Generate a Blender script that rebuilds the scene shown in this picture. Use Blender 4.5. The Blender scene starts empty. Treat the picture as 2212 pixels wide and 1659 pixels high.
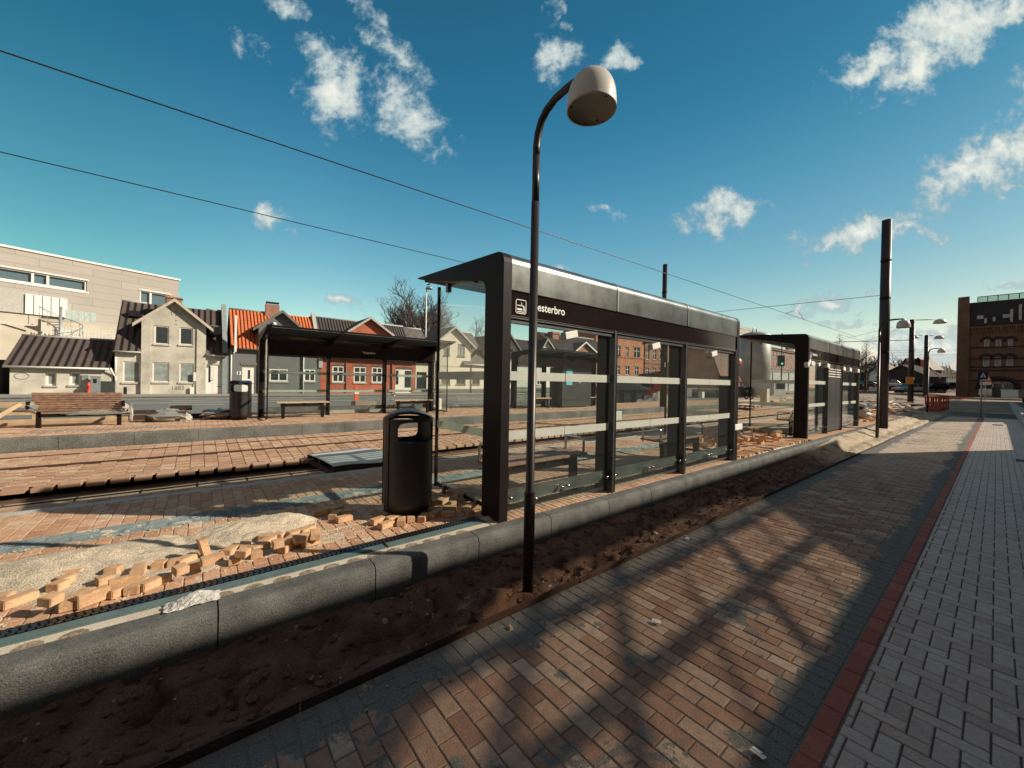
import bpy, bmesh, math, random
import numpy as np
from mathutils import Vector, Matrix
rnd = random.Random(7)
C = bpy.context.scene.collection
S = bpy.context.scene
# ------------------------------------------------------------------ camera
f = 841.; cx, cy = 1106., 829.5      # measured focal length and centre, in units of a 2212 px wide picture
R3 = np.array([[0.7797077211938767, -0.011515872408318951, -0.6260377418281803],
               [-0.625851452544004, 0.0162080914118218, -0.7797738499855881],
               [0.019126653110579317, 0.9998023216893734, 0.005430348545555785]])
EYE = np.array([0, 0, 1.6])
cd = bpy.data.cameras.new('camera'); cam = bpy.data.objects.new('camera', cd); C.objects.link(cam)
M4 = Matrix.Identity(4)
for i in range(3):
    for j in range(3): M4[i][j] = R3[i][j]
M4.translation = Vector(EYE)
cam.matrix_world = M4
cd.sensor_width = 36; cd.lens = f / 2212 * 36; cd.clip_start = .05; cd.clip_end = 3000
S.camera = cam
# ------------------------------------------------------------------ sun + sky
EL = math.radians(30.2); TE = math.tan(EL)
SUNDIR = Vector((.775 * math.cos(EL), -.632 * math.cos(EL), math.sin(EL))).normalized()
sl = bpy.data.lights.new('sun', 'SUN'); sl.energy = 5.0; sl.angle = math.radians(.53); sl.color = (1, .87, .70)
so = bpy.data.objects.new('sun', sl); C.objects.link(so)
so.rotation_euler = SUNDIR.to_track_quat('Z', 'Y').to_euler()
so.location = (20, -20, 30)
S.view_settings.view_transform = 'Standard'; S.view_settings.look = 'None'
S.view_settings.exposure = 0.28; S.view_settings.gamma = 1
S.cycles.max_bounces = 6; S.cycles.transparent_max_bounces = 24; S.cycles.caustics_reflective = False; S.cycles.caustics_refractive = False
S.cycles.use_denoising = True

def ray(x, y): return R3 @ np.array([x - cx, -(y - cy), -f])
def gp(x, y, z=0.):
    d = ray(x, y); t = (z - EYE[2]) / d[2]; return Vector(EYE + t * d)
def yp(x, y, Y):
    d = ray(x, y); t = Y / d[1]; return Vector(EYE + t * d)
def xp(x, y, X):
    d = ray(x, y); t = X / d[0]; return Vector(EYE + t * d)
def dp(x, y, depth):
    return Vector(EYE + ray(x, y) * depth / f)
def crop(x0, y0, s):
    return lambda x, y: ((x0 + x / s) / 1.8228, (y0 + y / s) / 1.8228)
R1 = crop(0, 900, 1.952); C6 = crop(0, 1150, 3.318); C7 = crop(450, 1150, 3.318); R2 = crop(800, 1050, 2.212)
Z1 = crop(1600, 950, 3.16); Z6 = crop(1950, 1300, 3.687); Z3 = crop(2250, 1250, 3.16); Z5 = crop(2850, 1250, 3.318)
ZR = crop(3400, 1000, 2.5525); ZF = crop(3300, 1400, 5.53); C4 = crop(3300, 1400, 3.022); CB = crop(0, 1550, 2.4578)
C2 = crop(1650, 1475, 2.654); CS = crop(0, 1500, 1.508); CG = crop(1000, 1550, 3.16)

class NT:
    def __init__(s, tree): s.t = tree; s.n = tree.nodes; s.l = tree.links
    def a(s, t, **k):
        n = s.n.new(t)
        for kk, v in k.items():
            if kk.startswith('i_'): n.inputs[kk[2:].replace('_', ' ')].default_value = v
            else: setattr(n, kk, v)
        return n
    def set(s, node, idx, v):
        if hasattr(v, 'is_linked') or isinstance(v, bpy.types.NodeSocket): s.l.new(v, node.inputs[idx])
        else: node.inputs[idx].default_value = v
    def math(s, op, a, b=0., c=None, clamp=False):
        n = s.n.new('ShaderNodeMath'); n.operation = op; n.use_clamp = clamp
        s.set(n, 0, a); s.set(n, 1, b)
        if c is not None: s.set(n, 2, c)
        return n.outputs[0]
    def vmath(s, op, a, b=None):
        n = s.n.new('ShaderNodeVectorMath'); n.operation = op
        s.set(n, 0, a)
        if b is not None: s.set(n, 1, b)
        return n.outputs['Value'] if op in ('DOT_PRODUCT', 'LENGTH') else n.outputs[0]
    def mix(s, fac, a, b, mode='MIX'):
        n = s.n.new('ShaderNodeMix'); n.data_type = 'RGBA'; n.blend_type = mode
        s.set(n, 0, fac); s.set(n, 6, a); s.set(n, 7, b); return n.outputs[2]
    def noise(s, vec, scale, detail=4, rough=.55, dist=0.):
        n = s.n.new('ShaderNodeTexNoise'); s.l.new(vec, n.inputs['Vector'])
        n.inputs['Scale'].default_value = scale; n.inputs['Detail'].default_value = detail
        n.inputs['Roughness'].default_value = rough; n.inputs['Distortion'].default_value = dist
        return n.outputs['Fac']
    def ss(s, v, lo, hi):
        n = s.n.new('ShaderNodeMapRange'); n.interpolation_type = 'SMOOTHSTEP'
        s.set(n, 0, v); n.inputs[1].default_value = lo; n.inputs[2].default_value = hi
        return n.outputs[0]

W = bpy.data.worlds.new('World'); S.world = W; W.use_nodes = True
w = NT(W.node_tree); w.n.clear()
out = w.a('ShaderNodeOutputWorld'); bg = w.a('ShaderNodeBackground'); bg.inputs[1].default_value = .076
sky = w.a('ShaderNodeTexSky'); sky.sky_type = 'NISHITA'; sky.sun_disc = False
sky.sun_elevation = EL; sky.sun_rotation = math.atan2(.775, -.632)
sky.air_density = 1.0; sky.dust_density = .6; sky.ozone_density = 1.6; sky.altitude = 0
geo = w.a('ShaderNodeTexCoord').outputs['Generated']
ez = w.vmath('DOT_PRODUCT', geo, (0, 0, 1))
ramp = w.a('ShaderNodeValToRGB'); w.l.new(ez, ramp.inputs[0]); el = ramp.color_ramp.elements
el[0].position = 0.; el[0].color = (1.06, .93, 1.22, 1); el[1].position = 1.; el[1].color = (.05, .30, .45, 1)
for p_, c_ in ((.05, (.95, .95, 1.12)), (.12, (.80, 1.0, .98)), (.25, (.50, .90, 1.0)), (.40, (.30, .80, 1.0)), (.55, (.14, .62, .85))): e_ = el.new(p_); e_.color = c_ + (1,)
tint = w.mix(1.0, sky.outputs[0], ramp.outputs[0], 'MULTIPLY')
sa = w.vmath('DOT_PRODUCT', geo, (.775, -.632, 0))
tint = w.mix(w.ss(sa, -.1, .95), tint, w.mix(1.0, tint, (.68, .585, .59, 1), 'MULTIPLY'))
tint = w.mix(w.ss(sa, -.40, -.80), tint, w.mix(1.0, tint, (.50, .70, .68, 1), 'MULTIPLY'))
tint = w.mix(1.0, tint, (2.35, 2.02, 1.50, 1), 'MULTIPLY')
CLOUDS = [  # centre px, half sizes px, tilt deg, density
    (722, 195, 80, 62, -60, 1.0), (705, 130, 60, 38, -40, .55), (870, 235, 100, 46, -50, 1.0), (860, 120, 80, 26, -38, .45), (770, 150, 60, 30, 0, .3),
    (612, 18, 46, 26, -30, .6), (800, 25, 40, 24, -40, .4), (540, 100, 30, 24, -20, .25),
    (1208, 135, 50, 42, 60, .95), (1320, 122, 42, 26, 40, .75), (1365, 140, 20, 16, 20, .5), (1195, 20, 20, 30, 0, .25),
    (2060, 60, 190, 66, 35, 1.35), (1880, 125, 90, 26, 38, 1.0), (1990, 130, 120, 30, 36, 1.1), (2180, 10, 100, 40, 30, 1.0),
    (2115, 370, 115, 62, 22, 1.5), (2180, 320, 80, 60, 30, 1.3), (2020, 395, 60, 26, 30, .9),
    (1565, 460, 82, 34, 14, .95), (1865, 502, 118, 36, 12, 1.35), (1960, 495, 60, 18, 0, .9), (1790, 535, 50, 18, 25, .8),
    (1725, 670, 52, 15, 4, 1.1), (1800, 660, 40, 18, 6, 1.2), (1860, 678, 14, 6, 0, .8),
    (593, 482, 32, 20, 0, .75), (748, 658, 34, 15, -5, 1.0), (1320, 467, 26, 10, 0, .35), (1185, 590, 60, 14, 0, .6),
    (2020, 745, 110, 36, 6, 1.1), (1990, 790, 150, 26, 2, .9), (2190, 628, 40, 16, 5, 1.0), (1870, 626, 16, 6, 0, .6), (1820, 700, 60, 10, 0, .4),
    (2300, 180, 90, 60, 30, 1.0), (-200, 300, 120, 50, 20, .8)]
AXR, AXU, AXF = [Vector([float(v) for v in R3[:, i]]) for i in range(3)]; AXF = -AXF   # fixed world directions: the clouds lie on a plane facing the square
dz_ = w.math('MAXIMUM', w.vmath('DOT_PRODUCT', geo, tuple(AXF)), .05)
uu = w.math('DIVIDE', w.vmath('DOT_PRODUCT', geo, tuple(AXR)), dz_); vv = w.math('DIVIDE', w.vmath('DOT_PRODUCT', geo, tuple(AXU)), dz_)
cbn = w.a('ShaderNodeCombineXYZ'); w.l.new(uu, cbn.inputs[0]); w.l.new(vv, cbn.inputs[1]); pl = cbn.outputs[0]
wob = w.math('MULTIPLY', w.math('SUBTRACT', w.noise(pl, 7, 4, .6), .5), .16); uw = w.math('ADD', uu, wob); vw = w.math('SUBTRACT', vv, wob)
dens = None
for (px, py, ax, ay, tl, k) in CLOUDS:
    t = math.radians(tl); u0, v0 = (px - cx) / f, -(py - cy) / f; ca, sa_ = math.cos(t), math.sin(t)
    ax *= 1.18; ay *= 1.22; du = w.math('SUBTRACT', uw, u0); dv = w.math('SUBTRACT', vw, v0)
    ga = w.math('ADD', w.math('MULTIPLY', du, ca * f / ax), w.math('MULTIPLY', dv, sa_ * f / ax))
    gb = w.math('ADD', w.math('MULTIPLY', du, -sa_ * f / ay), w.math('MULTIPLY', dv, ca * f / ay))
    q = w.math('SQRT', w.math('ADD', w.math('MULTIPLY', ga, ga), w.math('MULTIPLY', gb, gb)))
    e = w.math('SUBTRACT', 1.0, q)
    e = w.math('MINIMUM', w.math('MULTIPLY', e, k), w.math('MAXIMUM', w.math('MULTIPLY', e, 1.1), -1.6))
    dens = e if dens is None else w.math('MAXIMUM', dens, e)
n1 = w.noise(pl, 13, 10, .62, .3); n2 = w.noise(pl, 42, 8, .65, .2)
nn = w.math('ADD', w.math('MULTIPLY', n1, 2.4), w.math('MULTIPLY', n2, 1.3))
dd = w.math('ADD', dens, w.math('SUBTRACT', nn, 1.74))
alpha = w.ss(dd, -.06, .72)
shade = w.ss(dd, .1, 1.6)
ccol = w.mix(shade, (3.6, 5.0, 5.6, 1), (10.5, 10.6, 9.3, 1))
alpha = w.math('MULTIPLY', alpha, .92)
skyc = w.mix(alpha, tint, ccol)
bk = w.ss(w.math('MULTIPLY', w.vmath('DOT_PRODUCT', geo, tuple(AXF)), -1.), -.47, -.12)   # pale fill added to the unseen sky behind the camera to warm the shade
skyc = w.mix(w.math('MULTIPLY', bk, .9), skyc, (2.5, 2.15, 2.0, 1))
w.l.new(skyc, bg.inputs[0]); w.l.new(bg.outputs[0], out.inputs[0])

# ------------------------------------------------------------------ materials
def mat(name, col, rough=.75, metal=0., var=.18, scale=6., bump=0., bscale=60., spec=.5, col2=None, tone=None, grit=None, coord='Object', extra=None, fine=.12, fscale=90.):
    m = bpy.data.materials.new(name); m.use_nodes = True
    t = NT(m.node_tree); b = t.n['Principled BSDF']
    co = t.a('ShaderNodeTexCoord').outputs[coord]
    c1 = tuple(min(1, v * (1 - var)) for v in col) + (1,)
    c2 = tuple(min(1, v * (1 + var)) for v in (col2 or col)) + (1,)
    n = t.noise(co, scale, 5, .6)
    c = t.mix(t.ss(n, .3, .7), c1, c2)
    if tone:
        at = t.a('ShaderNodeAttribute', attribute_name='tone')
        cr = t.a('ShaderNodeValToRGB'); t.l.new(at.outputs['Fac'], cr.inputs[0])
        el = cr.color_ramp.elements
        while len(el) < len(tone): el.new(.5)
        for i, tc in enumerate(tone): el[i].position = i / (len(tone) - 1); el[i].color = tuple(tc) + (1,)
        c = t.mix(t.math('MULTIPLY', t.ss(n, .35, .65), .30), cr.outputs[0], tuple(v * .6 for v in tone[0]) + (1,))
    if fine:
        nf = t.noise(co, fscale, 3, .7)
        c = t.mix(fine, c, t.mix(t.ss(nf, .35, .65), (0, 0, 0, 1), tuple(min(1, v * 2.2) for v in col) + (1,)))
    if extra: c = extra(t, co, c)
    if grit:
        pos = t.a('ShaderNodeNewGeometry').outputs['Position']
        mk = grit[1](t, pos); c = t.mix(mk, c, grit[0](t, pos))
    t.l.new(c, b.inputs['Base Color'])
    b.inputs['Roughness'].default_value = rough; b.inputs['Metallic'].default_value = metal
    if 'Specular IOR Level' in b.inputs: b.inputs['Specular IOR Level'].default_value = spec
    if bump:
        bn = t.a('ShaderNodeBump'); bn.inputs['Strength'].default_value = min(1, bump); bn.inputs['Distance'].default_value = .02
        t.l.new(t.noise(co, bscale, 4, .65), bn.inputs['Height']); t.l.new(bn.outputs[0], b.inputs['Normal'])
    return m
def glassmat(name, tintc=(.90, .95, .93), dust=.03, ior=1.5, rough=.0):
    m = bpy.data.materials.new(name); m.use_nodes = True
    t = NT(m.node_tree); t.n.clear(); o = t.a('ShaderNodeOutputMaterial')
    tr = t.a('ShaderNodeBsdfTransparent'); tr.inputs[0].default_value = tintc + (1,)
    gl = t.a('ShaderNodeBsdfGlossy'); gl.inputs[0].default_value = (1, 1, 1, 1); gl.inputs['Roughness'].default_value = rough
    df = t.a('ShaderNodeBsdfDiffuse'); df.inputs[0].default_value = (.6, .62, .58, 1)
    lw = t.a('ShaderNodeLayerWeight'); lw.inputs[0].default_value = .5
    fr = t.a('ShaderNodeMath', operation='MULTIPLY_ADD'); t.l.new(t.math('POWER', lw.outputs['Facing'], 4.6), fr.inputs[0]); fr.inputs[1].default_value = .95; fr.inputs[2].default_value = .036 * (ior - 1) * 2
    m1 = t.a('ShaderNodeMixShader'); m1.inputs[0].default_value = dust; t.l.new(tr.outputs[0], m1.inputs[1]); t.l.new(df.outputs[0], m1.inputs[2])
    m2 = t.a('ShaderNodeMixShader'); t.l.new(fr.outputs[0], m2.inputs[0]); t.l.new(m1.outputs[0], m2.inputs[1]); t.l.new(gl.outputs[0], m2.inputs[2])
    t.l.new(m2.outputs[0], o.inputs[0]); return m
def brickwall(name, c1, c2, mortar=(.30, .27, .23), sx=1., rough=.85):
    m = bpy.data.materials.new(name); m.use_nodes = True
    t = NT(m.node_tree); b = t.n['Principled BSDF']
    co = t.a('ShaderNodeTexCoord').outputs['Object']
    sp = t.a('ShaderNodeSeparateXYZ'); t.l.new(co, sp.inputs[0])
    cb = t.a('ShaderNodeCombineXYZ'); t.l.new(t.math('ADD', sp.outputs[0], sp.outputs[1]), cb.inputs[0]); t.l.new(sp.outputs[2], cb.inputs[1])
    br = t.a('ShaderNodeTexBrick'); t.l.new(cb.outputs[0], br.inputs['Vector'])
    br.inputs['Scale'].default_value = 1.0 * sx; br.inputs['Brick Width'].default_value = .24; br.inputs['Row Height'].default_value = .068; br.inputs['Mortar Size'].default_value = .009
    br.inputs['Color1'].default_value = c1 + (1,); br.inputs['Color2'].default_value = c2 + (1,); br.inputs['Mortar'].default_value = mortar + (1,)
    c = t.mix(.5, br.outputs['Color'], t.mix(t.ss(t.noise(co, .7, 5, .6), .3, .7), tuple(v * .6 for v in c1) + (1,), tuple(min(1, v * 1.25) for v in c2) + (1,)))
    t.l.new(c, b.inputs['Base Color']); b.inputs['Roughness'].default_value = rough
    return m
def tilemat(name, c1, c2, per=.30, rough=.8, row=.34, depth=.04):
    """corrugated or pantile roof: ribs run up the slope, rows across"""
    m = bpy.data.materials.new(name); m.use_nodes = True
    t = NT(m.node_tree); b = t.n['Principled BSDF']
    co = t.a('ShaderNodeTexCoord').outputs['Object']
    sp = t.a('ShaderNodeSeparateXYZ'); t.l.new(co, sp.inputs[0])
    wx = t.math('SINE', t.math('MULTIPLY', sp.outputs[0], 2 * math.pi / per))
    fr = t.math('FRACT', t.math('DIVIDE', sp.outputs[2], row))
    h = t.math('ADD', t.math('MULTIPLY', wx, .5), t.math('MULTIPLY', fr, -.35))
    n = t.noise(co, 1.2, 6, .65)
    c = t.mix(t.ss(n, .3, .7), tuple(c1) + (1,), tuple(c2) + (1,))
    c = t.mix(t.math('MULTIPLY', t.ss(fr, .85, 1.0), .4), c, tuple(v * .35 for v in c1) + (1,))
    t.l.new(c, b.inputs['Base Color']); b.inputs['Roughness'].default_value = rough
    bn = t.a('ShaderNodeBump'); bn.inputs['Strength'].default_value = 1.0; bn.inputs['Distance'].default_value = depth * 2.2
    t.l.new(h, bn.inputs['Height']); t.l.new(bn.outputs[0], b.inputs['Normal'])
    return m

def gritmask(t, pos):
    sp = t.a('ShaderNodeSeparateXYZ'); t.l.new(pos, sp.inputs[0])
    n = t.noise(pos, 2.3, 6, .65, .8); n2 = t.noise(pos, 9, 4, .7)
    e1 = t.ss(sp.outputs[1], 1.72, 2.06); e2 = t.ss(sp.outputs[1], .78, .50)
    a = t.math('ADD', t.math('MULTIPLY', t.math('MAXIMUM', e1, e2), .36), n)
    a = t.math('ADD', a, t.math('MULTIPLY', t.math('SUBTRACT', n2, .5), .28))
    near = t.math('MULTIPLY', t.ss(sp.outputs[0], 3.5, .5), .05)
    return t.ss(t.math('ADD', a, near), .60, .65)
def dust(t, co, c):
    sp = t.a('ShaderNodeSeparateXYZ'); t.l.new(co, sp.inputs[0])
    k = t.math('MULTIPLY', t.ss(sp.outputs[0], 8, 14), t.ss(t.noise(co, .9, 6, .7), .25, .60)); k = t.math('MULTIPLY', k, .75)
    return t.mix(k, c, (.56, .49, .39, 1))
def gritcol(c): return lambda t, pos: t.mix(t.ss(t.noise(pos, 160, 3, .8), .35, .65), tuple(v * .55 for v in c) + (1,), tuple(v * 1.5 for v in c) + (1,))
def sandmask(lo, hi, sc=1.6):
    def g(t, pos):
        n = t.noise(pos, sc, 6, .7, .6); n2 = t.noise(pos, 14, 4, .75)
        return t.ss(t.math('ADD', n, t.math('MULTIPLY', t.math('SUBTRACT', n2, .5), .35)), lo, hi)
    return g

def holes(t, co, c):
    c = dust(t, co, c)
    v = t.a('ShaderNodeTexVoronoi'); v.inputs['Scale'].default_value = 55; t.l.new(co, v.inputs['Vector'])
    k = t.ss(v.outputs['Distance'], .16, .08)
    k = t.math('MULTIPLY', k, t.ss(t.noise(co, 9, 2), .5, .62))
    return t.mix(t.math('MULTIPLY', k, .75), c, (.03, .02, .018, 1))
m_path = mat('path_brick', (.22, .15, .11), .82, tone=[(.18, .10, .072), (.30, .18, .13), (.37, .25, .185), (.44, .345, .27), (.55, .48, .39)], scale=22, bump=.5, bscale=120, grit=(gritcol((.135, .142, .136)), gritmask), extra=holes)
m_base = mat('joint_sand', (.10, .085, .07), .95, grit=(gritcol((.135, .142, .136)), gritmask))
m_pave = mat('pavement_brick', (.38, .31, .28), .55, tone=[(.36, .25, .22), (.46, .35, .315), (.52, .42, .385), (.58, .50, .47)], scale=18, bump=.4, bscale=110, spec=.6, grit=(gritcol((.17, .15, .14)), sandmask(.70, .80, 1.1)), extra=dust)
m_joint = mat('joint_dark', (.075, .06, .055), .95)
m_red = mat('red_edging_brick', (.24, .06, .04), .75, tone=[(.24, .060, .038), (.33, .085, .055), (.38, .12, .08)], scale=14, bump=.35, bscale=120)
m_plat = mat('platform_brick', (.50, .29, .17), .85, tone=[(.40, .21, .125), (.54, .315, .19), (.61, .39, .25), (.64, .48, .35)], scale=16, bump=.4, bscale=120, grit=(gritcol((.56, .47, .35)), sandmask(.56, .64, 2.4)))
m_bed = mat('track_brick', (.48, .27, .16), .85, tone=[(.34, .20, .13), (.46, .29, .19), (.54, .37, .25), (.60, .46, .34)], scale=8, bump=.4, bscale=90, grit=(gritcol((.52, .42, .31)), sandmask(.60, .72, 1.3)))
m_sandj = mat('joint_pale_sand', (.34, .27, .19), .95, grit=(gritcol((.56, .47, .35)), sandmask(.54, .60, 2.4)))
m_sand = mat('sand', (.70, .57, .40), .95, var=.30, scale=7, bump=1, bscale=110, fine=.34, fscale=110)
m_kerb = mat('kerb_granite', (.105, .108, .10), .8, var=.5, scale=4, bump=.5, bscale=150, fine=.35, fscale=170)
def farsand(t, co, c):
    sp = t.a('ShaderNodeSeparateXYZ'); t.l.new(co, sp.inputs[0])
    k = t.math('MULTIPLY', t.ss(sp.outputs[0], 10.2, 12.0), t.ss(t.noise(co, 2.5, 5, .65), .30, .50))
    return t.mix(k, c, (.50, .42, .31, 1))
m_dirt = mat('trench_dirt', (.12, .062, .040), .97, var=.35, scale=4, bump=1, bscale=90, fine=.35, fscale=120, col2=(.18, .115, .08), extra=farsand)
m_rust = mat('rusty_steel', (.05, .025, .018), .75, metal=.0, var=.4, scale=14, bump=.3)
m_shelt = mat('shelter_dark_metal', (.014, .011, .011), .5, metal=.0, var=.12, scale=3, fine=.05, spec=.14)
m_fascia = mat('shelter_brushed_metal', (.115, .125, .122), .30, metal=.75, var=.25, scale=2.2, fine=.06, col2=(.175, .19, .185))
m_sign = mat('shelter_sign_band', (.016, .010, .009), .10, var=.1, fine=.03, spec=.35)
m_post = mat('shelter_post_metal', (.075, .082, .082), .38, metal=.5, var=.15)
m_rail = mat('shelter_rail_metal', (.16, .18, .17), .42, metal=.6, var=.3, scale=5, fine=.2)
m_white = mat('white_film', (.74, .77, .70), .7, var=.05, fine=.03)
t_ = NT(m_white.node_tree); pb_ = t_.n['Principled BSDF']; ts_ = t_.a('ShaderNodeBsdfTranslucent'); ts_.inputs[0].default_value = (.75, .78, .70, 1); mx_ = t_.a('ShaderNodeMixShader'); mx_.inputs[0].default_value = .42
t_.l.new(pb_.outputs[0], mx_.inputs[1]); t_.l.new(ts_.outputs[0], mx_.inputs[2]); t_.l.new(mx_.outputs[0], t_.n['Material Output'].inputs[0])
m_foam = mat('white_foam', (.80, .80, .74), .8, var=.05)
m_text = mat('white_lettering', (.85, .85, .80), .6, var=0, fine=0)
m_glass = glassmat('clear_glass', (.94, .968, .955), .012)
m_glassroof = glassmat('roof_glass', (.86, .93, .90), .03)
m_frost = bpy.data.materials.new('striped_roof_glass'); m_frost.use_nodes = True; t_ = NT(m_frost.node_tree); t_.n.clear(); o_ = t_.a('ShaderNodeOutputMaterial'); a_ = t_.a('ShaderNodeBsdfTransparent'); a_.inputs[0].default_value = (.62, .80, .78, 1); b_ = t_.a('ShaderNodeBsdfTranslucent'); b_.inputs[0].default_value = (.26, .36, .36, 1); c_ = t_.a('ShaderNodeMixShader'); c_.inputs[0].default_value = .45
t_.l.new(a_.outputs[0], c_.inputs[1]); t_.l.new(b_.outputs[0], c_.inputs[2]); t_.l.new(c_.outputs[0], o_.inputs[0])
m_chrome = mat('chrome', (.6, .6, .58), .2, metal=1, fine=0, var=.05)
m_black = mat('black_plastic', (.018, .016, .017), .35, var=.1, fine=.05)
m_bin = mat('bin_coating', (.028, .026, .027), .48, metal=.15, var=.12, scale=5, bump=.15, bscale=200, fine=.06)
m_lid = mat('bin_lid', (.03, .036, .045), .28, metal=.4, fine=0)
m_lampw = mat('lamp_enamel', (.55, .54, .50), .38, var=.05, fine=.02)
m_lampg = mat('lamp_diffuser', (.30, .27, .23), .6, var=.1)
m_pole = mat('lamp_pole_paint', (.040, .034, .036), .38, metal=.35, var=.1, fine=.04)
m_steel = mat('galvanised_steel', (.33, .38, .38), .5, metal=.55, var=.15, scale=6)
m_conc = mat('pale_concrete', (.55, .48, .38), .9, var=.12, bump=.4, bscale=80)
m_conc2 = mat('grey_concrete', (.42, .42, .39), .9, var=.12, bump=.3)
m_tact = mat('tactile_slab', (.19, .24, .25), .75, var=.2, scale=10, bump=.5, grit=(gritcol((.54, .46, .36)), sandmask(.58, .62, 5)))
m_brick = mat('loose_brick', (.56, .33, .18), .85, var=.18, scale=9, bump=.4, bscale=150, col2=(.62, .40, .24))
m_wood = mat('bench_wood', (.24, .125, .075), .6, var=.25, scale=12, col2=(.30, .17, .11))
m_woodl = mat('bench_pale_wood', (.52, .36, .22), .6, var=.15, scale=12)
m_timber = mat('pine_timber', (.50, .37, .23), .75, var=.15, scale=7)
m_wrap = glassmat('plastic_wrap', (.72, .72, .68), .35, 1.7, .12)
m_bag = mat('plastic_bag', (.46, .455, .43), .28, var=.08, bump=1, bscale=25)
m_asph = mat('asphalt', (.150, .160, .152), .9, var=.12, scale=1.2, fine=.25, fscale=60)
m_mark = mat('road_paint', (.66, .66, .60), .8, var=.1)
m_walk = mat('far_pavement_slabs', (.26, .25, .22), .9, var=.2, scale=2)
m_ground = mat('earth', (.24, .19, .14), .95, var=.3, scale=.7, bump=.6, bscale=8)
m_win = mat('window_glass', (.035, .045, .05), .06, var=.1, fine=0, spec=.8)
m_curt = mat('window_glass_blind', (.26, .30, .28), .25, var=.25, scale=2, fine=0)
m_wfr = mat('white_window_paint', (.78, .76, .70), .6, var=.05)
m_dfr = mat('dark_window_paint', (.16, .14, .12), .6, var=.1)

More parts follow.
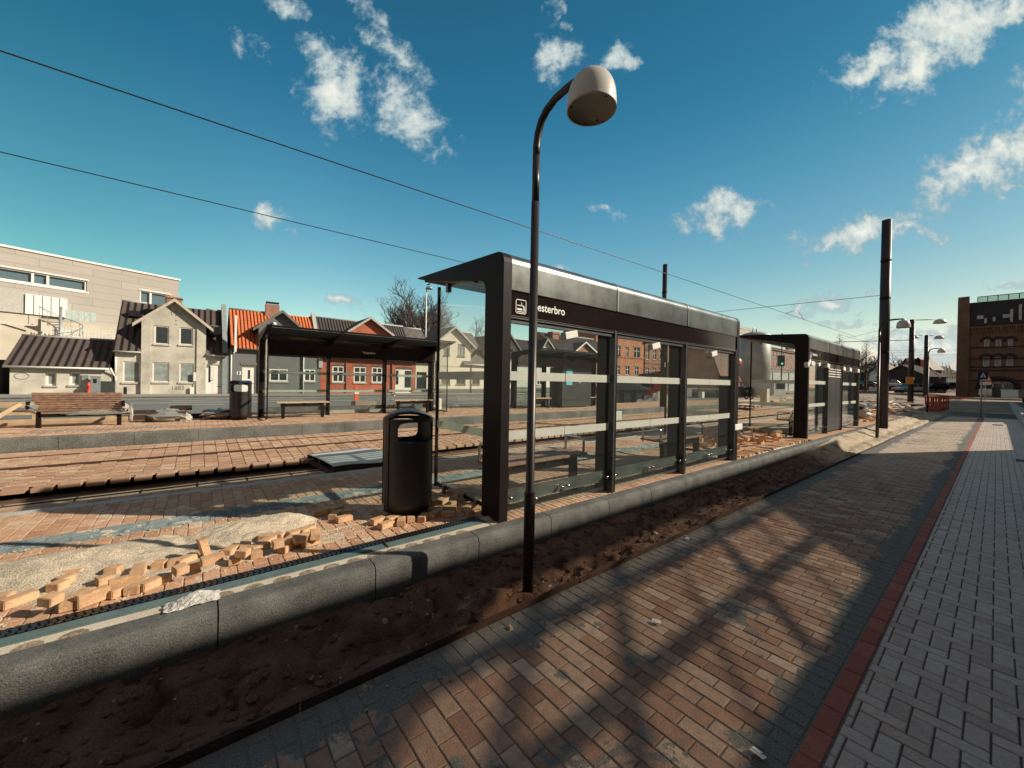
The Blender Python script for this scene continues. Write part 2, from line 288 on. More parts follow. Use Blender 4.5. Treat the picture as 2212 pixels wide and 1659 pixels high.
# ------------------------------------------------------------------ mesh helpers
MW = {}
class MB:
    def __init__(s): s.v = []; s.f = []; s.sm = []
    def add(s, vs, fs, sm=False):
        b = len(s.v); s.v += [tuple(v) for v in vs]; s.f += [tuple(i + b for i in q) for q in fs]; s.sm += [sm] * len(fs); return s
    def box(s, x0, x1, y0, y1, z0, z1, M=None, taper=0):
        vs = [(x0, y0, z0), (x1, y0, z0), (x1, y1, z0), (x0, y1, z0), (x0 + taper, y0 + taper, z1), (x1 - taper, y0 + taper, z1), (x1 - taper, y1 - taper, z1), (x0 + taper, y1 - taper, z1)]
        if M is not None: vs = [M @ Vector(v) for v in vs]
        return s.add(vs, [(0, 3, 2, 1), (4, 5, 6, 7), (0, 1, 5, 4), (1, 2, 6, 5), (2, 3, 7, 6), (3, 0, 4, 7)])
    def beam(s, a, b, w, h=None, up=(0, 0, 1)):
        a = Vector(a); b = Vector(b); d = (b - a); L = d.length; d.normalize(); h = h or w
        up = Vector(up); sx = d.cross(up)
        if sx.length < 1e-4: sx = d.cross(Vector((0, 1, 0)))
        sx.normalize(); sz = sx.cross(d)
        vs = []
        for p in (a, b):
            for (i, j) in ((-1, -1), (1, -1), (1, 1), (-1, 1)): vs.append(p + sx * i * w / 2 + sz * j * h / 2)
        return s.add(vs, [(0, 1, 2, 3), (7, 6, 5, 4), (0, 4, 5, 1), (1, 5, 6, 2), (2, 6, 7, 3), (3, 7, 4, 0)])
    def tube(s, pts, r, n=10, cap=True, sm=True, ell=1.0):
        pts = [Vector(p) for p in pts]; rs = r if isinstance(r, (list, tuple)) else [r] * len(pts)
        vs = []; fs = []; ref = None
        for i, p in enumerate(pts):
            d = (pts[min(i + 1, len(pts) - 1)] - pts[max(i - 1, 0)]).normalized()
            if ref is None:
                ref = Vector((1, 0, 0)) if abs(d.x) < .9 else Vector((0, 1, 0))
            ref = (ref - d * ref.dot(d)).normalized(); o = d.cross(ref)
            for k in range(n):
                a = 2 * math.pi * k / n; vs.append(p + (ref * math.cos(a) * ell + o * math.sin(a)) * rs[i])
        for i in range(len(pts) - 1):
            for k in range(n): fs.append((i * n + k, i * n + (k + 1) % n, (i + 1) * n + (k + 1) % n, (i + 1) * n + k))
        s.add(vs, fs, sm)
        if cap:
            b = len(s.v); s.add([vs[k] for k in range(n)], [tuple(reversed(range(n)))]); s.add(vs[-n:], [tuple(range(n))])
        return s
    def lathe(s, prof, c, n=24, sm=True, axis=None):
        """prof: (r,z) list"""
        c = Vector(c); vs = []; fs = []
        Q = Vector((0, 0, 1)).rotation_difference(Vector(axis).normalized()) if axis else None
        for (r, z) in prof:
            for k in range(n):
                a = 2 * math.pi * k / n; v = Vector((r * math.cos(a), r * math.sin(a), z))
                if Q: v = Q @ v
                vs.append(c + v)
        for i in range(len(prof) - 1):
            for k in range(n): fs.append((i * n + k, i * n + (k + 1) % n, (i + 1) * n + (k + 1) % n, (i + 1) * n + k))
        return s.add(vs, fs, sm)
    def prism(s, poly, a0, a1, plane='xz', M=None, sm=False):
        """poly in plane coords; extruded along the remaining axis"""
        n = len(poly)
        def mk(p, a):
            v = {'xz': (p[0], a, p[1]), 'yz': (a, p[0], p[1]), 'xy': (p[0], p[1], a)}[plane]
            return M @ Vector(v) if M is not None else v
        vs = [mk(p, a0) for p in poly] + [mk(p, a1) for p in poly]
        s.add(vs, [tuple(range(n)), tuple(reversed(range(n, 2 * n)))])
        s.add(vs, [(i, n + i, n + (i + 1) % n, (i + 1) % n) for i in range(n)], sm)
        return s
    def quad(s, *p): return s.add(p, [tuple(range(len(p)))])
    def build(s, name, m, parent=None, world=False, bevel=0, coll=None):
        me = bpy.data.meshes.new(name)
        v = s.v
        if parent is not None and world:
            I = MW[parent].inverted(); v = [I @ Vector(q) for q in v]
        me.from_pydata([tuple(q) for q in v], [], s.f); me.materials.append(m)
        me.polygons.foreach_set('use_smooth', s.sm)
        bm = bmesh.new(); bm.from_mesh(me); bmesh.ops.remove_doubles(bm, verts=bm.verts, dist=1e-5)
        bmesh.ops.recalc_face_normals(bm, faces=bm.faces); bm.to_mesh(me); bm.free()
        o = bpy.data.objects.new(name, me); C.objects.link(o)
        if parent is not None: o.parent = parent; MW[o] = MW[parent]
        else: MW[o] = Matrix.Identity(4)
        if bevel:
            b = o.modifiers.new('bevel', 'BEVEL'); b.width = bevel; b.segments = 2; b.limit_method = 'ANGLE'; b.angle_limit = math.radians(40)
        return o
def tag(o, label=None, cat=None, group=None, kind=None):
    if label: o['label'] = label
    if cat: o['category'] = cat
    if group: o['group'] = group
    if kind: o['kind'] = kind
    return o
def thing(name, loc, label, cat, group=None, rz=0., ):
    o = bpy.data.objects.new(name, None); C.objects.link(o); o.empty_display_size = .2
    o.location = loc; o.rotation_euler = (0, 0, rz)
    MW[o] = Matrix.Translation(Vector(loc)) @ Matrix.Rotation(rz, 4, 'Z')
    return tag(o, label, cat, group)
def dup(root, loc=None, rz=None, label=None, group=None):
    def cp(o, par):
        c = o.copy(); C.objects.link(c); c.parent = par
        for ch in list(o.children): cp(ch, c)
        return c
    r = cp(root, None)
    if loc is not None: r.location = loc
    if rz is not None: r.rotation_euler = (0, 0, rz)
    if label: r['label'] = label
    if group: r['group'] = group
    return r
def text_obj(name, s, size, m, parent, M, depth=.004, bold=.0):
    cu = bpy.data.curves.new('lettering', 'FONT'); cu.body = s; cu.size = size; cu.extrude = depth; cu.offset = bold
    o = bpy.data.objects.new('tmp', cu); C.objects.link(o); bpy.context.view_layer.update()
    me = bpy.data.meshes.new_from_object(o, depsgraph=bpy.context.evaluated_depsgraph_get())
    bpy.data.objects.remove(o); me.transform(M); me.materials.clear(); me.materials.append(m)
    t = bpy.data.objects.new(name, me); C.objects.link(t); t.parent = parent; MW[t] = MW[parent]
    return t
def sstep(a, b, x):
    t = np.clip((x - a) / (b - a), 0, 1); return t * t * (3 - 2 * t)

# ------------------------------------------------------------------ paving made of separate bricks
def pave(name, rects, z, m, label=None, gap=.003, drop=.012, zf=None, seed=1, jit=.0010, tones=None):
    r = np.array(rects, float); n = len(r); rg = np.random.default_rng(seed)
    x0, x1, y0, y1 = r[:, 0] + gap, r[:, 1] - gap, r[:, 2] + gap, r[:, 3] - gap
    b = .004
    zt = z + rg.normal(0, jit, n); zb = zt - drop
    if zf is not None: dz = zf((x0 + x1) / 2, (y0 + y1) / 2); zt = zt + dz; zb = zb + dz
    tilt = rg.normal(0, .0035, (n, 2))
    def ring(i, zz, tl):
        X = [x0 + i, x1 - i, x1 - i, x0 + i]; Y = [y0 + i, y0 + i, y1 - i, y1 - i]
        mx, my = (x0 + x1) / 2, (y0 + y1) / 2
        return [np.stack([X[k], Y[k], zz + (tilt[:, 0] * (X[k] - mx) + tilt[:, 1] * (Y[k] - my)) * tl], 1) for k in range(4)]
    V = np.stack(ring(0, zb, 0) + ring(0, zt - b, 1) + ring(b, zt, 1), 1).reshape(-1, 3)
    base = (np.arange(n) * 12)[:, None, None]
    q = np.array([[8, 9, 10, 11], [4, 5, 9, 8], [5, 6, 10, 9], [6, 7, 11, 10], [7, 4, 8, 11], [0, 1, 5, 4], [1, 2, 6, 5], [2, 3, 7, 6], [3, 0, 4, 7]])
    F = (base + q[None]).reshape(-1, 4)
    me = bpy.data.meshes.new(name); me.vertices.add(len(V)); me.vertices.foreach_set('co', V.ravel())
    me.loops.add(F.size); me.loops.foreach_set('vertex_index', F.ravel().astype(np.int32))
    me.polygons.add(len(F)); me.polygons.foreach_set('loop_start', np.arange(0, F.size, 4, dtype=np.int32))
    me.update(calc_edges=True)
    at = me.attributes.new('tone', 'FLOAT', 'FACE')
    tn = rg.beta(2.2, 2.2, n) if tones is None else tones(rg, n)
    at.data.foreach_set('value', np.repeat(tn, 9).astype(np.float32))
    me.materials.append(m); me.shade_flat(); o = bpy.data.objects.new(name, me); C.objects.link(o); o['kind'] = 'structure'; return o
def bond(xa, xb, ya, yb, L=.228, Wd=.11, off=.5, rg=None, shift=0.):
    """running bond: long side along Y, courses follow X"""
    out = []; i = 0; x = xa
    while x < xb - .01:
        y = ya - L * ((i * off + shift) % 1.0)
        while y < yb:
            a, b = max(y, ya), min(y + L, yb)
            if b - a > .03: out.append((x, min(x + Wd, xb), a, b))
            y += L
        x += Wd; i += 1
    return out
def herring(xa, xb, ya, yb, Wd=.108):
    out = []; na = int((xb - xa) / Wd) + 2; nb = int((yb - ya) / Wd) + 2
    for a in range(-2, na):
        for b in range(-2, nb):
            d = (a - b) % 4; X = xa + a * Wd; Y = ya + b * Wd
            if d == 0: rr = (X, X + 2 * Wd, Y, Y + Wd)
            elif d == 3: rr = (X, X + Wd, Y, Y + 2 * Wd)
            else: continue
            rr = (max(rr[0], xa), min(rr[1], xb), max(rr[2], ya), min(rr[3], yb))
            if rr[1] - rr[0] > .03 and rr[3] - rr[2] > .03: out.append(rr)
    return out
def sheet(name, xs, ys, zf, m, kind='structure'):
    X, Y = np.meshgrid(xs, ys, indexing='ij'); Z = zf(X, Y)
    V = np.stack([X, Y, Z], -1).reshape(-1, 3); nx, ny = len(xs), len(ys)
    i = np.arange(nx - 1)[:, None] * ny + np.arange(ny - 1)[None]
    F = np.stack([i, i + ny, i + ny + 1, i + 1], -1).reshape(-1, 4)
    me = bpy.data.meshes.new(name); me.from_pydata(V.tolist(), [], F.tolist()); me.polygons.foreach_set('use_smooth', [True] * len(F))
    me.materials.append(m); o = bpy.data.objects.new(name, me); C.objects.link(o); o['kind'] = kind; MW[o] = Matrix.Identity(4); return o
def vnoise(X, Y, sc, seed=0):
    rg = np.random.default_rng(seed); g = rg.random((256, 256))
    x = X * sc + 500; y = Y * sc + 500; xi = np.floor(x).astype(int); yi = np.floor(y).astype(int); fx = x - xi; fy = y - yi
    fx = fx * fx * (3 - 2 * fx); fy = fy * fy * (3 - 2 * fy)
    G = lambda a, b: g[a % 256, b % 256]
    return (G(xi, yi) * (1 - fx) + G(xi + 1, yi) * fx) * (1 - fy) + (G(xi, yi + 1) * (1 - fx) + G(xi + 1, yi + 1) * fx) * fy
def fbm(X, Y, sc, o=4, seed=0):
    s = 0; a = 1; t = 0
    for k in range(o): s = s + a * vnoise(X, Y, sc * 2 ** k, seed + k); t += a; a *= .5
    return s / t - .5
def rise(X, Y): return sstep(36, 68, X) * (.40 + .40 * sstep(3, 12, Y))

# ------------------------------------------------------------------ ground, road, path
def gz(X, Y):
    far = .30 + .0 * X
    a = -.25 + rise(X, Y) * 0
    z = np.where(Y > 14.3, .36 - .12 * sstep(16, 34, Y), -.25)
    z = np.where(Y > 34, .235, z) + rise(X, Y) + .25 * sstep(30, 36, X) * (Y <= 14.3)
    return z
xs = np.concatenate([[-3000, -800, -200, -60], np.arange(-30, 30, 3.), np.arange(30, 72, 1.5), [80, 100, 150, 300, 900, 3000]])
ys = np.concatenate([[-3000, -800, -200, -60, -20], np.arange(-9, 14.3, 1.5), [14.28, 14.32, 16, 18, 20, 24, 28, 32, 34, 36, 40, 60, 120, 300, 900, 3000]])
sheet('ground', xs, ys, gz, m_ground)
YS = .53
# main path, red edging, pavement
prng = np.random.default_rng(3)
pave('path', bond(-1.6, 44, YS, 2.066, L=.196, Wd=.0935), 0, m_path, seed=2, zf=rise)
sheet('path_bed', np.array([-1.6, 36, 44, 50, 56, 62, 68, 75]), np.array([YS - .1, 1.2, 2.066]), lambda X, Y: -.004 + rise(X, Y), m_base)
pave('path_edging', [(x, x + .204, YS - .092, YS - .004) for x in np.arange(-1.6, 44, .204)], .004, m_red, seed=4, gap=.003, zf=rise)
pave('pavement', herring(-1.4, 44, -2.5, YS - .094, Wd=.083), 0, m_pave, seed=5, zf=rise)
sheet('pavement_bed', np.array([-1.6, 20, 36, 44, 50, 56, 62, 68, 110]), np.array([-7, -4.6, -2, YS - .09]), lambda X, Y: -.005 + rise(X, Y) - .0, m_joint)
# steel strip along the trench
r = thing('steel_edging', (-1.6, 2.075, -.1), 'rusty steel strip standing on edge between the brick path and the dirt trench', 'edging strip')
mb = MB()
for k in range(12):
    xa = -1.6 + k * 2.0; mb.box(xa, xa + 1.99, 2.068 + .003 * (k % 2), 2.078 + .003 * (k % 2), -.12, .045 - .004 * (k % 3))
mb.build('steel_strip', m_rust, r, world=True)
# trench
xs = np.concatenate([np.arange(-1.6, 5, .022), np.arange(5, 12, .05), np.arange(12, 36, .12)]); ys = np.linspace(2.074, 2.84, 52)
def trench(X, Y):
    v = (Y - 2.08) / .74
    z = -.03 + .07 * v - .07 * np.exp(-((v - .45) / .22) ** 2)
    far = sstep(10, 14, X)
    z = z + far * (.05 + .13 * v)
    z += (.11 * fbm(X, Y, 2.2, 3, 11) + .05 * fbm(X, Y * 1.3, 7, 3, 5)) * (1 - .6 * sstep(.7, 1, v))
    rid = np.abs(fbm(X * .8, Y * 2.2, 3.2, 3, 21)); z += -.10 * (rid < .035) * (1 - far) * .45
    z += .17 * np.exp(-(((X - 1.62) / .28) ** 2 + ((Y - 2.22) / .13) ** 2))
    z += -.08 * np.exp(-(((X - 1.15) / .3) ** 2 + ((Y - 2.35) / .12) ** 2))
    z += far * .06 * np.abs(fbm(X * .6 + Y, Y * 2, 3, 4, 9))
    z = np.where(v < .06, np.minimum(z, .0), z)
    return z + rise(X, Y)
sheet('dirt_trench', xs, ys, trench, m_dirt)
# grains, gravel and litter in the trench
mb = MB()
for k in range(420):
    X = rnd.uniform(-.6, 8) if k % 3 else rnd.uniform(.5, 4); Y = rnd.uniform(2.1, 2.75) if k % 4 else rnd.uniform(1.65, 2.05)
    z = float(trench(np.array([X]), np.array([Y]))[0]) if Y > 2.08 else .002
    s_ = rnd.uniform(.003, .010) * (1 + (k % 17 == 0) * 1.3)
    M = Matrix.Translation((X, Y, z + s_ * .3)) @ Matrix.Rotation(rnd.random() * 3, 4, 'Z') @ Matrix.Rotation(rnd.random(), 4, 'X')
    mb.box(-s_, s_, -s_ * .7, s_ * .7, -s_ * .6, s_ * .5, M, taper=s_ * .35)
tag(mb.build('gravel', mat('pebble', (.30, .25, .21), .9, var=.5, scale=3)), 'small pebbles and crumbs scattered over the trench dirt and path edge', 'gravel', kind='stuff')
mb = MB(); rg = np.random.default_rng(77)
for k in range(900):
    X = rg.uniform(-1.0, 9); Y = rg.uniform(2.1, 2.78); z = float(trench(np.array([X]), np.array([Y]))[0]); s_ = rg.gamma(2.0, .006) + .005
    vs = [(X + s_ * math.cos(a) * math.cos(e) * rg.uniform(.7, 1.2), Y + s_ * math.sin(a) * math.cos(e) * rg.uniform(.7, 1.2), z + s_ * (.2 + .7 * math.sin(e)) * rg.uniform(.8, 1.2)) for e in (-.6, .5) for a in (0, 1.26, 2.51, 3.77, 5.03)] + [(X, Y, z + s_ * .95)]
    mb.add(vs, [(i, (i + 1) % 5, 5 + (i + 1) % 5, 5 + i) for i in range(5)] + [(5 + i, 5 + (i + 1) % 5, 10) for i in range(5)])
tag(mb.build('dirt_clods', m_dirt), 'crumbled earth clods lying all over the trench', 'dirt', kind='stuff')
mb = MB()
for k in range(1500):
    X = rg.uniform(-1.6, 2.2); Y = rg.uniform(3.25, 4.7); s_ = rg.uniform(.003, .008); z = .252
    mb.box(X - s_, X + s_, Y - s_ * .8, Y + s_ * .8, z - .002, z + s_, taper=s_ * .4)
tag(mb.build('sand_grains', m_sand), 'coarse sand grains and mortar crumbs scattered on the near platform bricks', 'grit', kind='stuff')
for k, (X, Y) in enumerate([(1.05, 2.16), (3.9, 2.3), (4.6, 2.2), (3.95, 1.98), (2.4, 1.4), (.4, .75), (1.9, .62)]):
    mb = MB(); z = float(trench(np.array([X]), np.array([Y]))[0]) if Y > 2.08 else .004
    M = Matrix.Translation((X, Y, z + .012)) @ Matrix.Rotation(k * 1.3, 4, 'Z') @ Matrix.Rotation(.3, 4, 'X')
    mb.box(-.028, .028, -.017, .017, -.002, .002, M); mb.box(-.01, .026, -.015, .004, .002, .008, M)
    tag(mb.build('litter_scrap', m_foam), ['white paper scrap by the steel strip, left of the lamp post base', 'pale flattened cup in the trench before the shelter', 'white scrap in the trench right of the pale cup',
        'white scrap on the path just before the steel strip', 'tiny white scrap in the middle of the path', 'tiny white scrap at the bottom of the path', 'white scrap next to the red brick edging'][k], 'litter', 'litter scraps')

# ------------------------------------------------------------------ near kerb (granite blocks)
mb = MB(); joints = [-2.4, -1.25, .10, 1.01, 1.908, 2.785, 3.72, 4.6, 5.5]
x = 6.4
while x < 30: joints.append(x); x += .9
prof = [(2.79, -.2), (2.79, .19), (2.794, .215), (2.804, .236), (2.82, .246), (2.84, .25), (2.955, .25), (2.955, -.2)]
for a, b in zip(joints[:-1], joints[1:]):
    mb.prism(prof, a + .004, b - .004, 'yz')
k = mb.build('kerb', m_kerb); tag(k, kind='structure')
mb = MB(); mb.box(-2.4, 29.9, 2.82, 2.94, -.2, .222); tag(mb.build('kerb_mortar', m_joint), kind='structure')
# near platform
prects = bond(-3.2, 2.16, 3.225, 5.80, L=.19, Wd=.095) + bond(2.16, 7.9, 2.957, 5.80, L=.222, Wd=.074) + bond(7.9, 12.4, 3.34, 5.8, L=.19, Wd=.095) + bond(12.4, 30, 2.957, 5.80, L=.19, Wd=.095)
prects = [q for q in prects if not (4.60 < (q[2] + q[3]) / 2 < 4.90)]
pave('platform', prects, .25, m_plat, seed=9)
for xa_, xb_, ya_ in ((-3.2, 7.92, 2.957), (7.92, 12.4, 3.32), (12.4, 30, 2.957)): sheet('platform_bed', np.array([xa_, xb_]), np.array([ya_, 5.80]), lambda X, Y: .244 + 0 * X, m_sandj)
sheet('edge_bed', np.array([7.92, 12.4]), np.array([2.94, 3.33]), lambda X, Y: .15 + 0 * X, m_sandj)
mb = MB(); mb.box(-3.2, 30, 5.80, 5.93, -.1, .25); tag(mb.build('platform_edge', m_conc2), kind='structure')
# tactile strip
mb = MB()
x = -3.2
while x < 30:
    for (ya, yb) in ((4.61, 4.745), (4.755, 4.89)):
        o_ = .15 if ya > 4.7 else 0
        mb.box(x + o_, x + o_ + .295, ya, yb, .24, .2515)
        for j in range(3):
            yy = ya + .022 + j * .044; mb.box(x + o_ + .012, x + o_ + .28, yy - .009, yy + .009, .2515, .2565, taper=.003)
    x += .30
tag(mb.build('tactile_strip', m_tact), kind='structure')
# drain channel
dr = thing('drain_channel', (.5, 3.12, .1), 'long slotted drain with black plastic grate and grey steel edge beside the kerb', 'drain')
mb = MB(); x = -2.6
while x < 2.13:
    for j in range(4):
        y = 3.130 + j * .0235
        mb.box(x + .003 + (j % 2) * .008, x + .026 + (j % 2) * .006, y, y + .017, .238, .262)
    x += .033
for j in range(5): mb.box(-2.6, 2.14, 3.127 + j * .0235 - .0025, 3.127 + j * .0235 + .0025, .225, .256)
mb.box(-2.6, 2.14, 3.125, 3.225, .18, .226)
mb.build('grate', m_black, dr, world=True)
mb = MB()
for a, b in ((-2.6, -.02), (0, 1.18), (1.2, 2.15)): mb.box(a + .003, b - .003, 3.062, 3.122, .1, .258); mb.box(a + .003, b - .003, 3.045, 3.058, .1, .252)
mb.box(2.14, 2.16, 3.045, 3.23, .1, .258)
mb.build('channel_frame', mat('drain_edge_steel', (.10, .15, .15), .5, var=.15, scale=8), dr, world=True)
mb = MB()
mb.box(-2.6, 2.15, 2.957, 3.044, .1, .246)
mb.build('concrete_haunch', m_conc, dr, world=True)
m_notch = mat('notch_grit', (.30, .235, .16), .95, var=.45, scale=26, bump=1, bscale=60); x = -2.5
while x < 1.95:
    if not (-.35 < x < -.1):
        pts = [(x + .055 * math.cos(a), 2.965 + .055 * math.sin(a)) for a in np.linspace(0, math.pi, 11)]
        mb = MB(); mb.prism(pts, .2455, .2475, 'xy'); mb.build('round_notch', m_notch, dr, world=True)
    x += .155 + rnd.uniform(-.006, .006)
# plastic bag
M0 = gp(400, 1312, .25)
me = MB(); n = 14
for i in range(n):
    for j in range(n):
        u, v = i / (n - 1), j / (n - 1)
        h = .060 * max(0, 1 - abs(u * 2 - 1.1) ** 1.3) * max(0, 1 - abs(v * 2 - 1) ** 1.5) + .012 * rnd.random()
        me.v.append((M0.x - .10 + u * .26 + .01 * rnd.random(), M0.y - .03 + v * .12 + .01 * rnd.random(), .252 + h))
for i in range(n - 1):
    for j in range(n - 1): me.f.append((i * n + j, (i + 1) * n + j, (i + 1) * n + j + 1, i * n + j + 1)); me.sm.append(False)
tag(me.build('plastic_bag', m_bag), 'crumpled white plastic bag lying on the concrete beside the drain', 'plastic bag')
# sand heaps
def heap(name, cxy, rx, ry, h, label, seed, m=m_sand, z0=.25, res=60, rot=0.):
    xs = np.linspace(-1.25, 1.25, res)
    X, Y = np.meshgrid(xs, xs, indexing='ij')
    r2 = np.sqrt(X ** 2 + Y ** 2); a = np.clip(1.05 - r2 + .55 * fbm(X * 1.6, Y * 1.6, 1.3, 4, seed), -.2, 1)
    Z = h * a * (1 + .25 * fbm(X, Y, 4, 3, seed + 5)) + (.022 * fbm(X, Y, 9, 4, seed + 9)) * np.clip((a + .2) * 3, 0, 1) - .006
    c_, s_ = math.cos(rot), math.sin(rot)
    XX = cxy[0] + (X * rx * c_ - Y * ry * s_); YY = cxy[1] + (X * rx * s_ + Y * ry * c_)
    V = np.stack([XX, YY, np.maximum(Z, -.03) + z0], -1).reshape(-1, 3)
    i = np.arange(res - 1)[:, None] * res + np.arange(res - 1)[None]
    F = np.stack([i, i + res, i + res + 1, i + 1], -1).reshape(-1, 4)
    me = bpy.data.meshes.new(name); me.from_pydata(V.tolist(), [], F.tolist()); me.polygons.foreach_set('use_smooth', [True] * len(F)); me.materials.append(m)
    o = bpy.data.objects.new(name, me); C.objects.link(o); return tag(o, label, 'sand', kind='stuff')
heap('sand', (-.75, 4.02), .80, .40, .11, 'pale sand spread behind the row of loose bricks at the left', 3, res=90)
heap('sand', (.40, 4.08), .58, .32, .13, 'pale sand mound on the platform left of the bin', 8, res=90)
heap('sand', (.05, 3.60), 1.15, .24, .024, 'thin spilled sand around the loose bricks by the drain', 15, res=70)
heap('sand', (2.21, 3.10), .09, .07, .035, 'small dirt clump at the end of the drain by the shelter column', 16, res=30)
# loose bricks
bm_ = bmesh.new(); bmesh.ops.create_cube(bm_, size=1)
for v in bm_.verts: v.co = Vector((v.co.x * .140, v.co.y * .074, v.co.z * .050))
bmesh.ops.bevel(bm_, geom=list(bm_.edges), offset=.004, segments=2, affect='EDGES')
brick_me = bpy.data.meshes.new('brick'); bm_.to_mesh(brick_me); bm_.free(); brick_me.materials.append(m_brick)
BN = {}
ORD = 'first second third fourth fifth sixth seventh eighth ninth tenth eleventh twelfth thirteenth fourteenth fifteenth sixteenth seventeenth eighteenth nineteenth twentieth'.split()
def brick(p, rz, label, group, rx=0., ry=0., half=False, big=1.):
    o = bpy.data.objects.new('brick', brick_me); C.objects.link(o); o.location = p; o.rotation_euler = (rx, ry, rz)
    o.scale = (.52 if half else big, big, big)
    BN.setdefault(group, []).append(o)
    return tag(o, label, 'brick', group)
L1 = 'loose orange paving brick in the long tumbled row between sand and drain'; G1 = 'loose bricks in the row beside the drain'
row = [(5, 1303), (40, 1305), (110, 1308), (155, 1310), (125, 1275), (140, 1262), (175, 1300), (200, 1287), (150, 1247), (225, 1262), (245, 1240), (262, 1283), (268, 1257), (295, 1275), (330, 1268), (300, 1240), (352, 1260), (390, 1242), (345, 1228), (378, 1224), (420, 1232), (400, 1218), (448, 1223), (440, 1207),
       (470, 1212), (508, 1218), (500, 1196), (525, 1205), (555, 1205), (530, 1187), (560, 1190), (575, 1178), (600, 1185), (615, 1192), (602, 1165), (625, 1175), (640, 1182), (655, 1172), (672, 1180), (640, 1158), (662, 1152), (580, 1168), (680, 1165)]
for i, (px, py) in enumerate(row):
    lift = (i % 5 == 2); z = .25 + .028 + (.056 if lift else 0)
    p = gp(px, py, .25 + .0 * lift); p.z = z
    if lift: p = gp(px, py - 4, .31); p.z = .25 + .084
    st = rnd.random()
    if st < .05: brick((p.x, p.y, .25 + .088), rnd.uniform(-1, 1), L1, G1, ry=math.pi / 2 - .25)
    elif st < .16: brick((p.x, p.y, .25 + .044), rnd.uniform(-.7, 1.0), L1, G1, rx=math.pi / 2)
    else: brick(p, rnd.choice([.0, .35, 1.1, 1.5, -.3, .7]) + rnd.uniform(-.2, .2), L1, G1, half=rnd.random() < .5, rx=.12 * lift)
L2 = 'loose brick around the foot of the near bin and shelter column'; G2 = 'loose bricks at the near bin'
for i, q in enumerate([(530, 850), (590, 880), (700, 855), (770, 840), (860, 825), (940, 800), (1040, 800), (640, 835), (905, 775), (970, 780), (1050, 760), (940, 710), (1000, 745), (1070, 720), (1130, 700), (1180, 760), (1190, 785), (1080, 680), (1180, 680), (1230, 720), (1230, 745)]):
    p = gp(*crop(1200, 1600, 1.843)(*q), .25); lift = i in (17, 14, 12)
    brick((p.x, p.y, .278 + .062 * lift), [.1, .3, 1.2, -.5, 1.0, .6, -.2][i % 7] + rnd.uniform(-.2, .2), L2, G2, half=i % 5 == 3, rx=.15 * lift)
L3 = 'loose brick in the small dark heap left of the near bin'; G3 = 'small brick heap left of the bin'
for i, q in enumerate([(110, 790), (170, 770), (230, 765), (215, 810), (285, 835), (290, 790)]):
    p = gp(*crop(1200, 1600, 1.843)(*q), .25)
    brick((p.x, p.y, .278), [.2, -.6, .5, 1.0, .1, -.3][i], L3, G3)
L4 = 'loose brick in the pile between the two near shelters'; G4 = 'bricks piled between the near shelters'
C5 = crop(2400, 1050, 2.074)
for i in range(96):
    X = rnd.uniform(8.0, 12.0); Y = 3.45 + rnd.random() ** 1.3 * 1.0; z = .278 + .052 * (i % 4)
    brick((X, Y, z), rnd.uniform(-1.5, 1.5), L4, G4, big=1.35, rx=rnd.uniform(-.2, .2), ry=rnd.uniform(-.2, .2) * (i % 2))
L5 = 'loose brick scattered on the platform beyond the second shelter'; G5 = 'bricks beyond the second shelter'
for i in range(40):
    X = rnd.uniform(17.9, 24); Y = rnd.uniform(3.2, 4.6)
    brick((X, Y, .285 + .062 * (i % 3 == 0)), rnd.uniform(-1.5, 1.5), L5, G5, big=1.5, rx=rnd.uniform(-.2, .2))
def ordw(i):
    if i < 20: return ORD[i]
    t_, u_ = divmod(i + 1, 10); return {2: 'twent', 3: 'thirt', 4: 'fort', 5: 'fift', 6: 'sixt', 7: 'sevent', 8: 'eight', 9: 'ninet'}[t_] + ('ieth' if u_ == 0 else 'y-' + ORD[u_ - 1])
def sx(o):
    c = R3.T @ (np.array(o.location) - EYE); return c[0] / -c[2]
for g_, ph in ((G1, 'loose orange brick from the left in the tumbled row along the drain'), (G2, 'loose brick from the left around the near bin and shelter column'), (G3, 'loose brick from the left in the small heap left of the near bin'), (G4, 'loose brick from the left in the pile between the two near shelters'), (G5, 'loose brick from the left on the platform past the second shelter')):
    L_ = sorted(BN[g_], key=sx)
    for i, o in enumerate(L_):
        if i < 98: o['label'] = ordw(i) + ' ' + ph
        else: o['label'] = 'one of the rightmost bricks in the pile between the two near shelters'
# raw edge: upright bricks poking out between the shelters
mb = MB()
for i in range(38):
    X = 7.95 + i * .115; mb.box(X, X + .06, 3.03 + rnd.uniform(-.03, .03), 3.33, .13, .262 + rnd.uniform(-.012, .01), taper=.004)
tag(mb.build('brick_edge_course', m_brick), 'ragged course of bricks set on edge behind the kerb between the near shelters', 'brick course')
heap('sand', (9.9, 3.02), 2.3, .08, .05, 'pale mortar crumbs along the ragged brick edge between the shelters', 44, res=60, z0=.2)
mb = MB(); p = gp(*Z5(200, 1530), .45)
for (a, b, w_) in (((8.9, 3.75, .50), (12.4, 3.9, .32), .10), ((9.2, 3.95, .52), (12.1, 4.4, .33), .12)): mb.beam(a, b, w_, .04)
tag(mb.build('dark_plank', m_rust), 'two long dark planks lying across the brick pile between shelters', 'planks')
mb = MB(); mb.box(-.28, .28, -.18, .18, -.012, .012, Matrix.Translation((9.25, 4.1, .50)) @ Matrix.Rotation(.5, 4, 'Y') @ Matrix.Rotation(.4, 4, 'Z'))
tag(mb.build('paving_slab', m_conc), 'pale slab leaning on the brick pile between the near shelters', 'slab')
mb = MB(); pts = []
for i in range(24):
    a = i / 23; pts.append((8.1 + 1.5 * a, 3.12 + .16 * math.sin(a * 5), .255 + .13 * math.sin(a * math.pi)))
